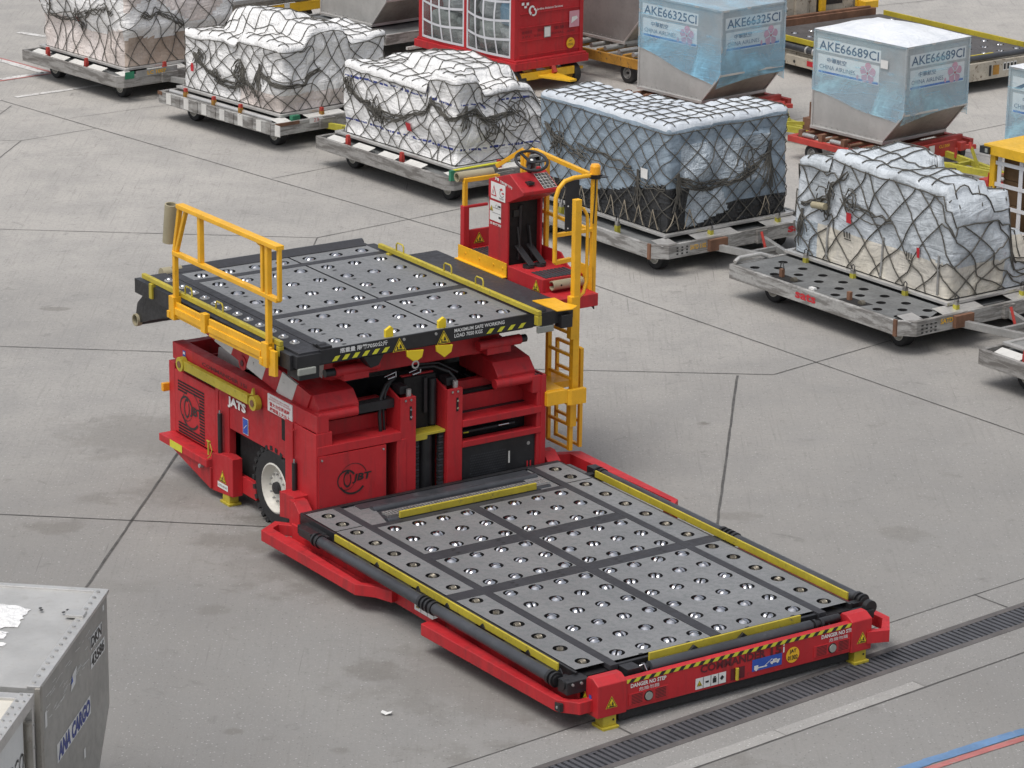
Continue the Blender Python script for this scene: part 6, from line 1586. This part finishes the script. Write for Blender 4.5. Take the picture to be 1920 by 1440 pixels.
# pale dolly under the plain container
h = radians(-48.4); fx, fy_ = -2.79 - 1.56 * cos(h), 59.6 - 1.56 * sin(h)
root = thing('container_dolly', 'pale dolly with red lettering under the plain aluminium container', 'dolly', fx, fy_, h)
f = MB(M['zinc_lt']); fascia(f, -.2, 2.35, -.4, 1.9, .28, .48, .12); f.use(M['white_worn']).box(2.35, 2.40, .2, 1.9, .14, .20); f.build('frame', root, .006)
f = MB(M['dolly_deck']); f.box(-.1, 2.2, -.3, 1.8, .33, .45); f.build('deck', root)
f = MB(M['redink']); f.text('sats', (2.35, 1.35, .39), Y, Z, .07, .28, off=.004, bold=.03); f.build('lettering', root); f = MB(M['ink'])
for u in (.75, 1.05): f.disc((2.354, u, .36), Y, Z, .03, n=10)
f.build('bolt_hole', root)
for xx in (.3, 1.9):
    for yy, s in ((-.2, -1), (1.7, 1)): small_wheel(root, (xx, yy, .16), .16, .12, s, 'steel')
# orange roller dolly under the grey container
fx, fy_ = 1.99 - 1.56 * cos(h), 57.57 - 1.56 * sin(h)
root = thing('roller_dolly', 'rusty orange roller dolly under the dark grey container', 'dolly', fx, fy_, h)
f = MB(M['orange_rust']); fascia(f, -1.4, 2.45, -.42, 1.9, .32, .50, .05)
for u in (-.9, -.2, .5, 1.2, 1.9): f.box(u, u + .08, -.36, 1.84, .44, .53)
f.build('frame', root, .006)
q = MB(M['steel'])
for k in range(10):
    for y0, y1 in ((-.34, .12), (.18, .64), (.7, 1.2), (1.26, 1.8)): q.cyl((-1.25 + k * .38, y0, .56), (-1.25 + k * .38, y1, .56), .045, 10)
q.build('bed_roller', root)
for xx in (-1.0, .25, 2.0):
    for yy, s in ((-.25, -1), (1.7, 1)): small_wheel(root, (xx, yy, .19), .19, .15, s, 'steel')
# yellow dolly far left
P0 = Vector((-5.34, 60.54)); hb = radians(-48.5)
root = thing('yellow_dolly', 'yellow dolly with a grey wheel far behind the leftmost cargo pallets', 'dolly', -5.0, 60.9, hb)
f = MB(M['cart_yellow']); f.box(-.06, .0, -.6, 1.5, .40, .58); f.box(-2.5, -.06, -.6, -.5, .42, .56); f.box(-2.5, -.06, 1.4, 1.5, .42, .56); f.box(-.3, -.2, 0, .1, .2, .42); f.build('frame', root, .006)
f = MB(M['steel']); f.box(-2.5, -.1, -.7, 1.45, .58, .70); f.box(-2.5, .02, -.7, 1.2, .70, .78); f.build('deck', root, .006)
f = MB(M['redink']); f.box(.0, .05, -.35, .05, .32, .42); f.use(M['white']).rect((.004, .62, .53), Y, Z, .13, .14); f.use(M['disc']).rect((.004, .42, .54), Y, Z, .22, .07); f.build('markings', root)
small_wheel(root, (-.35, 1.3, .22), .22, .16, -1, 'rust'); small_wheel(root, (-.35, -.4, .22), .22, .16, -1, 'rust')
f = MB(M['rust']); f.bar((-.2, -.4, .25), (-.2, 1.3, .3), .07); f.build('axle', root)

# ------------------------------------------------------------------ curtain sided baggage carts
def tarp(parent, x0, x1, z0, z1, y, nv, nh, bulge, back='clear_tarp', name='curtain', gm='webbing'):
    t = MB(M[back]); n_ = 10
    def S(u, v, o=0): return Vector((x0 + (x1 - x0) * u, y - bulge * sin(pi * u) * sin(pi * min(1, .15 + v * .8)) * (1 - .25 * v) - o, z0 + (z1 - z0) * v))
    t.add([S(i / n_, j / n_) for i in range(n_ + 1) for j in range(n_ + 1)], [(i * (n_ + 1) + j, (i + 1) * (n_ + 1) + j, (i + 1) * (n_ + 1) + j + 1, i * (n_ + 1) + j + 1) for i in range(n_) for j in range(n_)], True)
    to = t.build(name, parent)
    w = MB(M[gm]); hw = .022
    def strip(f, vert):
        pts = [f(k / 12) for k in range(13)]; vs = []
        for p in pts:
            d = Vector((hw, 0, 0)) if vert else Vector((0, 0, hw)); vs += [p - d, p + d]
        w.add(vs, [(2 * k, 2 * k + 1, 2 * k + 3, 2 * k + 2) for k in range(12)], True)
    for i in range(nv + 1):
        u = i / nv; strip(lambda q: S(min(.985, max(.015, u + .04 * sin(q * 3 + i) * (0 if i in (0, nv) else 1))), q, .012), True)
    for j in range(nh + 1):
        v = j / nh; strip(lambda q: S(q, min(.99, max(.015, v - .03 * sin(pi * q) * (0 if j == 0 else 1))), .014), False)
    w.build('webbing', to)
    return to
hc = radians(-50)
root = thing('baggage_cart', 'red box cart with clear netted curtains on yellow running gear', 'cart', -1.84, 58.15, hc)
f = MB(M['red']); f.box(-.06, 2.90, -.06, 1.70, .42, .56); f.box(-.02, 2.88, -.02, 1.66, .56, .60)
f.box(0, .10, 0, .10, .60, 2.1); f.box(1.34, 1.42, 0, .08, .60, 2.1); f.box(2.68, 2.80, 0, .08, .60, 2.1); f.box(0, 2.8, 0, .1, 2.0, 2.1); f.box(0, .08, .1, 1.62, .6, 2.1); f.box(0, 2.80, 1.55, 1.62, .6, 2.1); f.box(0, 2.8, 0, 1.62, 2.1, 2.16)
f.build('body_frame', root, .006)
f = MB(M['red']); f.box(2.74, 2.80, .08, 1.62, .60, 2.1)
for z in (.66, .92, 1.17, 1.42, 1.67): f.box(2.80, 2.815, .12, 1.54, z, z + .018)
f.box(2.80, 2.82, 1.54, 1.62, .6, 2.1)
eo = f.build('end_panel', root, .003)
l = MB(M['white'])
l.text('Jardine Aviation Services', (2.80, .50, 1.46), Y, Z, .055, .62, off=.02, bold=.01)
l.ring((2.822, .40, 1.50), Y, Z, .03, .06, 40, 250, 14, .06, .11); l.ring((2.822, .42, 1.44), Y, Z, .03, .06, -130, 80, 14, .05, .09)
l.rect((2.822, .07 + .1, 1.62), Y, Z, .06, .05); l.rect((2.822, .28, 1.61), Y, Z, .06, .05); l.rect((2.822, .23, 1.56), Y, Z, .06, .04)
l.rect((2.822, .76, 1.05), Y, Z, .13, .17); l.use(M['steel']).rect((2.820, .76, 1.05), Y, Z, .16, .20)
l.use(M['pink']).rect((2.822, 1.40, 1.22), Y, Z, .24, .30); l.use(M['white']); l.quad((2.826, 1.32, 1.14), (2.826, 1.48, 1.22), (2.826, 1.46, 1.27), (2.826, 1.34, 1.26))
l.use(M['darkred'])
l.text('機場貨運', (2.80, .16, 1.06), Y, Z, .06, .24, off=.018); l.text('高載', (2.80, .54, 1.07), Y, Z, .06, .14, off=.018); l.text('重量公斤', (2.80, .92, 1.07), Y, Z, .06, .50, off=.018); l.text('3.P.L  650  NORMAL  600', (2.80, .16, .99), Y, Z, .035, 1.25, off=.018)
l.use(M['disc']).disc((2.822, 1.32, .78), Y, Z, .10, n=24); l.use(M['ink']).text('JAT', (2.82, 1.32, .82), Y, Z, .04, .08, 'C', off=.005); l.text('10545', (2.82, 1.32, .755), Y, Z, .045, .13, 'C', off=.005)
l.build('end_panel_lettering', eo)
tarp(root, .10, 1.34, .62, 2.0, .02, 4, 4, .10); tarp(root, 1.42, 2.68, .62, 2.0, .02, 4, 4, .14)
for yy in (.15, 1.45): small_wheel(root, (2.72, yy, .20), .20, .14, -1 if yy < 1 else 1, 'cart_yellow'); small_wheel(root, (.45, yy, .20), .20, .14, -1 if yy < 1 else 1, 'cart_yellow')
f = MB(M['cart_yellow']); f.box(2.82, 2.90, .1, 1.36, .22, .36); f.box(.4, 2.72, .5, .6, .28, .36); f.box(.4, 2.72, 1.0, 1.1, .28, .36); f.prism([(2.8, .45), (2.8, .95), (3.55, .85), (3.55, .70)], 2, .25, .29); f.box(.4, .5, .1, 1.5, .24, .36); f.use(M['cart_yellow']).bar((2.75, 1.5, .28), (2.75, 1.68, .28), .05); f.use(M['dolly_red']); f.bar((2.95, .85, .30), (2.86, .85, .42), .08); f.build('running_gear', root, .004)
def bag(x, y, z, sx, sy, sz, mat, lab, cat, nm, a=0, w=.25):
    m = MB(M[mat]); n1, n2 = 14, 10; vs = []; rr = random.Random(int(x * 100 + z * 77)); q0 = Vector((x * 5, y * 3, z * 4))
    for i in range(n2 + 1):
        for j in range(n1):
            th = pi * i / n2; ph = 2 * pi * j / n1; d = Vector((sin(th) * cos(ph), sin(th) * sin(ph), cos(th))); k = 1 / max(.001, (abs(d.x) ** 4 + abs(d.y) ** 4 + abs(d.z) ** 4) ** .25)
            k *= 1 + w * noise.noise(d * 2 + q0); vs.append((d.x * k * sx, d.y * k * sy, d.z * k * sz))
    m.add(vs, [(i * n1 + j, (i + 1) * n1 + j, (i + 1) * n1 + (j + 1) % n1, i * n1 + (j + 1) % n1) for i in range(n2) for j in range(n1)], True)
    o = m.build(nm); P_ = Vector((-1.84, 58.15, 0)) + Vector((cos(hc), sin(hc), 0)) * x + Vector((-sin(hc), cos(hc), 0)) * y + Z * z
    o.location = P_; o.rotation_euler = (0, 0, hc + a); tag(o, lab, cat, 'mail sacks behind the clear curtains'); return o
M['sack'] = film('grey_green_mail_sack', (.17, .20, .19), (.25, .28, .26), rough=.5, crease=.8)
M['sack2'] = film('dull_grey_sack', (.33, .36, .36), (.24, .27, .28), rough=.5, crease=.8)
M['bluebox'] = film('blue_carton', (.10, .24, .36), (.13, .29, .42), rough=.5, crease=.2)
bag(.45, .45, .90, .36, .32, .28, 'sack', 'dark grey green mail sack low behind the left curtain of the red cart', 'sack', 'mail_sack', .2)
bag(1.02, .50, .86, .30, .30, .24, 'sack', 'small dark mail sack beside the centre post of the red cart, low down', 'sack', 'mail_sack', -.3)
bag(.72, .48, 1.36, .40, .30, .24, 'sack2', 'pale grey mail sack resting on the dark sacks behind the left curtain', 'sack', 'mail_sack', .1)
bag(1.85, .45, .90, .36, .32, .28, 'sack', 'dark grey green mail sack behind the right curtain beside the centre post', 'sack', 'mail_sack', .4)
bag(2.40, .45, .86, .26, .30, .24, 'sack2', 'pale grey sack in the near corner behind the right curtain', 'sack', 'mail_sack', -.1)
bag(1.75, .50, 1.38, .30, .30, .24, 'sack2', 'pale grey sack stacked high behind the right curtain', 'sack', 'mail_sack', .3)
bag(2.32, .50, 1.34, .28, .30, .24, 'bluebox', 'blue carton stacked high behind the right curtain of the red cart', 'carton', 'blue_carton', 0, .05)
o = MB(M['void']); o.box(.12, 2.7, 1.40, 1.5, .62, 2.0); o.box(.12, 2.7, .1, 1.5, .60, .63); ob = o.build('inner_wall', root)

root = thing('baggage_cart', 'yellow roofed cart with white webbing over brown cartons, at the right edge', 'cart', 6.70, 43.30, hc)
f = MB(M['cart_yellow']); f.box(-.08, 2.9, -.06, 1.7, 1.98, 2.12); f.box(0, .09, 0, .09, .5, 2.0); f.box(2.7, 2.8, 0, .1, .5, 2.0); f.box(0, .08, 1.5, 1.6, .5, 2.0); f.box(2.7, 2.8, 1.5, 1.6, .5, 2.0)
f.use(M['red']); f.box(-.05, 2.85, -.05, 1.65, .40, .56); f.box(-.015, .0, -.01, .10, .62, 1.70); f.use(M['black']); f.box(-.12, .05, -.10, .02, 1.99, 2.09); f.use(M['glass']); f.box(-.02, .03, -.105, -.10, 2.01, 2.07)
f.build('body_frame', root, .006)
f = MB(M['brown_board']); 
for i in range(6):
    for k in range(4): f.box(.14 + i * .44, .14 + i * .44 + .43, .14, 1.4, .57 + k * .35, .57 + k * .35 + .345)
f.build('carton_stack', root, .01)
w = MB(M['webbing'])
for i in range(7): w.bar((.13 + i * .40, .03, .56), (.15 + i * .40, .03, 1.98), .065, .006, up=(0, 1, 0)) if False else w.box(.12 + i * .40, .19 + i * .40, .03, .04, .56, 1.97)
for k in range(5): w.box(.09, 2.7, .02, .028, .60 + k * .31, .655 + k * .31)
w.build('webbing_curtain', root)
for yy in (.12, 1.5):
    for xx in (.45, 2.35): small_wheel(root, (xx, yy, .20), .20, .14, -1 if yy < 1 else 1, 'cart_yellow')

# ------------------------------------------------------------------ second, dirty loader at the back
hl = radians(-53)
root = thing('container_loader', 'dirty weathered loader with a dark roller platform, at the back by the top right', 'loader', 7.15, 55.76, hl)
f = MB(M['loader_far_side']); f.box(-.12, .10, -.05, 3.3, .22, .55); f.box(-4.3, -.12, -.10, .0, .20, .40); f.box(-4.3, -.12, 3.25, 3.35, .2, .4); f.box(-3.2, -2.2, -.22, -.1, .18, .36)
f.use(M['loader_far']); f.box(-4.3, -.1, .0, 3.25, .35, .58); f.build('platform_frame', root, .006)
q = MB(M['loader_far']); pts = [(-.35 - i * .42, .45 + j * .42, .075) for i in range(9) for j in range(7)]
q.plate(-4.25, -.12, .1, 3.15, .60, pts, dark=M['pocket'], n=10); po = q.build('deck_plate', root)
cst = caster_mesh().build('caster', po, loc=(pts[0][0], pts[0][1], .60)); 
for a in pts[1:]: dup(cst, po, (a[0], a[1], .60), rnd.uniform(0, pi))
q = MB(M['guide']); q.box(-4.2, -.2, -.04, .0, .56, .66); q.box(-4.2, -.4, 3.2, 3.24, .56, .68); q.box(-.12, -.08, .8, 2.1, .58, .66); q.build('guide_rail', root, .004)
q = MB(M['tube']); q.cyl((-4.2, -.14, .50), (-.3, -.14, .50), .06, 14); q.cyl((.0, .2, .62), (.0, 3.0, .62), .05, 14); q.use(M['alu_edge'])
for u in (-2.7, -2.5): q.cyl((u, -.14, .50), (u + .04, -.14, .50), .075, 14)
for u in (1.15, 1.3, 2.9): q.cyl((.0, u, .62), (.0, u + .05, .62), .07, 14)
q.build('side_roller', root)
q = MB(M['rust']); q.box(-4.6, -4.3, .1, 3.1, .58, .72); q.box(-4.45, -4.35, .2, 3.0, .72, .76); q.build('rear_beam', root, .006)
q = MB(M['loader_far_side'])
q.box(-6.5, -4.75, .2, 3.1, .3, 1.4); q.box(-4.9, -4.7, 1.35, 1.65, .6, 2.2); q.box(-4.9, -4.7, 2.62, 2.85, .6, 2.2); q.box(-4.9, -4.72, 1.75, 1.9, .6, 2.2); q.use(M['white_worn']).bar((-4.65, .5, 1.25), (-4.6, .95, .72), .14, .1); q.bar((-4.68, .62, 1.2), (-4.62, 1.02, .85), .10, .06)
q.use(M['black']).box(-4.95, -4.73, .75, 1.1, .5, 1.3); q.box(-4.76, -4.73, 1.92, 2.0, .6, 2.2); q.box(-4.76, -4.74, 2.1, 2.6, .8, 1.3)
q.use(M['cart_yellow']); q.box(-4.72, -4.64, 1.95, 2.08, .7, 2.2); q.box(-4.66, -4.6, 2.86, 2.92, .72, 2.2); q.box(-4.66, -4.4, 2.9, 3.25, .70, .84); q.build('rear_body', root, .006)
q = MB(M['white']); 
for u in range(4): q.rect((.104, 2.22 + u * .09, .42), Y, Z, .07, .15)
q.use(M['void'])
for u in range(4): q.rect((.107, 2.22 + u * .09, .42), Y, Z, .05, .11)
q.use(M['orange_rust']).rect((.104, 2.0, .38), Y, Z, .16, .18); q.use(M['black']).rect((.104, 1.85, .38), Y, Z, .06, .2); q.use(M['redink']).rect((-2.5, -.224, .28), X, Z, .2, .1); q.use(M['ink']).disc((-2.95, -.224, .26), X, Z, .03, n=10)
q.build('markings', root)

# ------------------------------------------------------------------ containers at the lower left, close to the camera
ha = radians(82.7)
# local frame: x away from the camera along the visible end, y to the left
root = thing('freight_container', 'scratched aluminium container with blue cargo lettering, at the lower left', 'container', -3.78, 23.36, ha, 'aluminium air freight containers')
def near_shell(L, D, zt, zk, zb, inset):
    # profile in x: x=L is the far side with the sloped lower corner
    prof = [(0, zb), (L - inset, zb), (L, zk), (L, zt), (0, zt)]
    b = MB(M['alu']); n = 5
    vs = [(p[0], 0, p[1]) for p in prof] + [(p[0], D, p[1]) for p in prof]
    b.add(vs, [(0, 1, 2, 3, 4), (9, 8, 7, 6, 5), (1, 6, 7, 2), (2, 7, 8, 3), (4, 9, 5, 0), (0, 5, 6, 1)]); b.add(vs, [(3, 8, 9, 4)])
    return b
LA = 2.19; ZT = 2.13
M['alu_side'] = paint('scratched_side_skin', (.37, .36, .335), rough=.5, metal=.3, var=.10, dirt=.35, dirtcol=(.24, .23, .21), chips=.06, chipcol=(.42, .41, .39), scale=1.6)
b = near_shell(LA, 1.9, ZT, 1.08, .55, .45); sh = b.build('shell', root, .004)
e = MB(M['alu_edge']); e.box(0, LA, -.022, .09, ZT - .015, ZT + .02); e.box(LA - .05, LA + .02, -.02, 1.9, ZT - .01, ZT + .016); e.use(M['alu_dark']); e.box(-.02, .06, -.025, .02, .55, ZT + .005)
e.use(M['steel'])
for k in range(16): e.cyl((.08 + k * .135, .05, ZT + .018), (.08 + k * .135, .05, ZT + .032), .017, 8)
e.use(M['alu_edge']); e.box(LA * .68, LA * .74, .02, .18, ZT + .018, ZT + .045); e.use(M['alu_side']).quad((.06, -.003, .56), (LA - .46, -.003, .56), (LA - .005, -.003, 1.08), (LA - .005, -.003, ZT - .02), (.06, -.003, ZT - .02))
e.build('edge_frame', root, .004)
t_ = MB(M['white']); TX = Vector((1, 0, 0))
t_.use(M['white']).rect((1.02, -.006, 1.34), X, Z, 1.06, .17); t_.use(M['navy']).text('ANA CARGO', (1.02, -.005, 1.34), X, Z, .150, 1.0, 'C', off=.004, bold=.05, shear=.12)
t_.build('lettering', root); t_ = MB(M['white']); t_.rect((1.80, -.006, 1.87), X, Z, .38, .12); t_.use(M['ink']).text('DKN', (1.80, -.005, 1.87), X, Z, .10, .34, 'C', off=.004, bold=.03); t_.link('lettering', root); t_ = MB(M['white']); t_.rect((1.83, -.006, 1.70), X, Z, .46, .13); t_.use(M['ink']).text('43586', (1.83, -.005, 1.70), X, Z, .105, .42, 'C', off=.004, bold=.03); t_.link('lettering', root); t_ = MB(M['white'])
rr = random.Random(5)
for k in range(46):
    u, z = rr.uniform(.2, 1.7), 0; z = ZT - .1 - rr.uniform(0, .30); a = rr.uniform(-.12, .12); L_ = rr.uniform(.03, .16)
    t_.quad((u, -.006, z), (u + L_, -.006, z + a * L_), (u + L_, -.006, z + a * L_ + .006), (u, -.006, z + .006))
t_.quad((.95, -.006, 1.70), (1.10, -.006, 1.72), (1.16, -.006, 1.86), (1.02, -.006, 1.83)); t_.use(M['blueink']).quad((.96, -.008, 1.76), (1.03, -.008, 1.77), (1.0, -.008, 1.83)); t_.use(M['white']).rect((1.33, -.006, .98), X, Z, .05, .09); t_.rect((.2, -.006, 1.78), X, Z, .06, .14); t_.rect((2.05, -.006, 2.03), X, Z, .05, .05)
t_.build('scuff_mark', root)
f = MB(M['film_white'])
def sheet(cx, cy, sx, sy, sd):
    n_ = 14; vs = []
    for i in range(n_ + 1):
        for j in range(n_ + 1):
            u, v = i / n_ * 2 - 1, j / n_ * 2 - 1; k = 1 - .25 * abs(noise.noise(Vector((u * 2, v * 2, sd)))); vs.append((cx + u * sx * k * (1 - .3 * v * v), cy + v * sy * k, ZT + .006 + .045 * abs(noise.noise(Vector((u * 3, v * 3, sd + 4)))) * (1 - max(abs(u), abs(v)) ** 4)))
    f.add(vs, [(i * (n_ + 1) + j, (i + 1) * (n_ + 1) + j, (i + 1) * (n_ + 1) + j + 1, i * (n_ + 1) + j + 1) for i in range(n_) for j in range(n_)], True)
sheet(1.45, .80, .30, .28, 2); sheet(1.05, .72, .10, .16, 6); sheet(.85, .65, .05, .14, 9)
f.build('plastic_remnant', root)
d = MB(M['ink'])
for x_, y_ in ((1.62, .42), (1.66, .44), (1.66, .20), (1.60, .22)): d.disc((x_, y_, ZT + .022), X, Y, .022, .016, 10)
d.build('scuff_mark', root)
# the one in front of it
root2 = thing('freight_container', 'cream topped container with a white lettered panel, in the lower left corner', 'container', -3.79, 23.30, ha, 'aluminium air freight containers')
b = MB(M['cream_top']); b.box(-1.9, -.06, .06, 1.9, .55, ZT - .03); b.build('shell', root2, .006)
e = MB(M['alu_edge']); e.box(-1.9, -.03, .0, .12, ZT - .10, ZT - .0); e.box(-.14, -.03, .12, 1.9, ZT - .05, ZT - .004); e.box(-.10, -.05, -.0, .06, .55, ZT - .1); e.use(M['void']).box(-.055, -.02, .02, .08, .6, ZT - .12)
e.use(M['steel'])
for k in range(14): e.cyl((-.08 - k * .13, .09, ZT - .0), (-.08 - k * .13, .09, ZT + .012), .013, 8); e.cyl((-.08 - k * .13, .03, ZT - .0), (-.08 - k * .13, .03, ZT + .010), .010, 8)
for k in range(6): e.cyl((-.075, -.006, ZT - .25 - k * .2), (-.075, .0, ZT - .25 - k * .2), .014, 8)
e.use(M['alu_dark']); e.cyl((-.15, .02, .7), (-.15, .02, ZT - .2), .03, 10); e.build('edge_frame', root2, .004)
t_ = MB(M['white']); t_.rect((-.72, .045, 1.62), X, Z, 1.0, .75); t_.use(M['ink']).text('CARGO', (-.25, .044, 1.55), X, Z, .17, .62, 'R', off=.005, shear=.15); t_.build('lettered_panel', root2)
for rt, zz in ((root, 1.0),):
    pass
for nm, xx0, xx1, lab in (('container_dolly', .1, 1.75, 'low dolly carrying the scratched container at the lower left'), ('container_dolly', -1.85, -.12, 'low dolly carrying the cream topped container at the lower left')):
    r_ = thing(nm, lab, 'dolly', -3.78, 23.36, ha)
    f = MB(M['zinc']); f.box(xx0, xx1, .1, 1.8, .36, .53); f.build('frame', r_, .006)
    for yy, s in ((.25, -1), (1.6, 1)):
        for xx in (xx0 + .3, xx1 - .3): small_wheel(r_, (xx, yy, .17), .17, .14, s, 'steel')
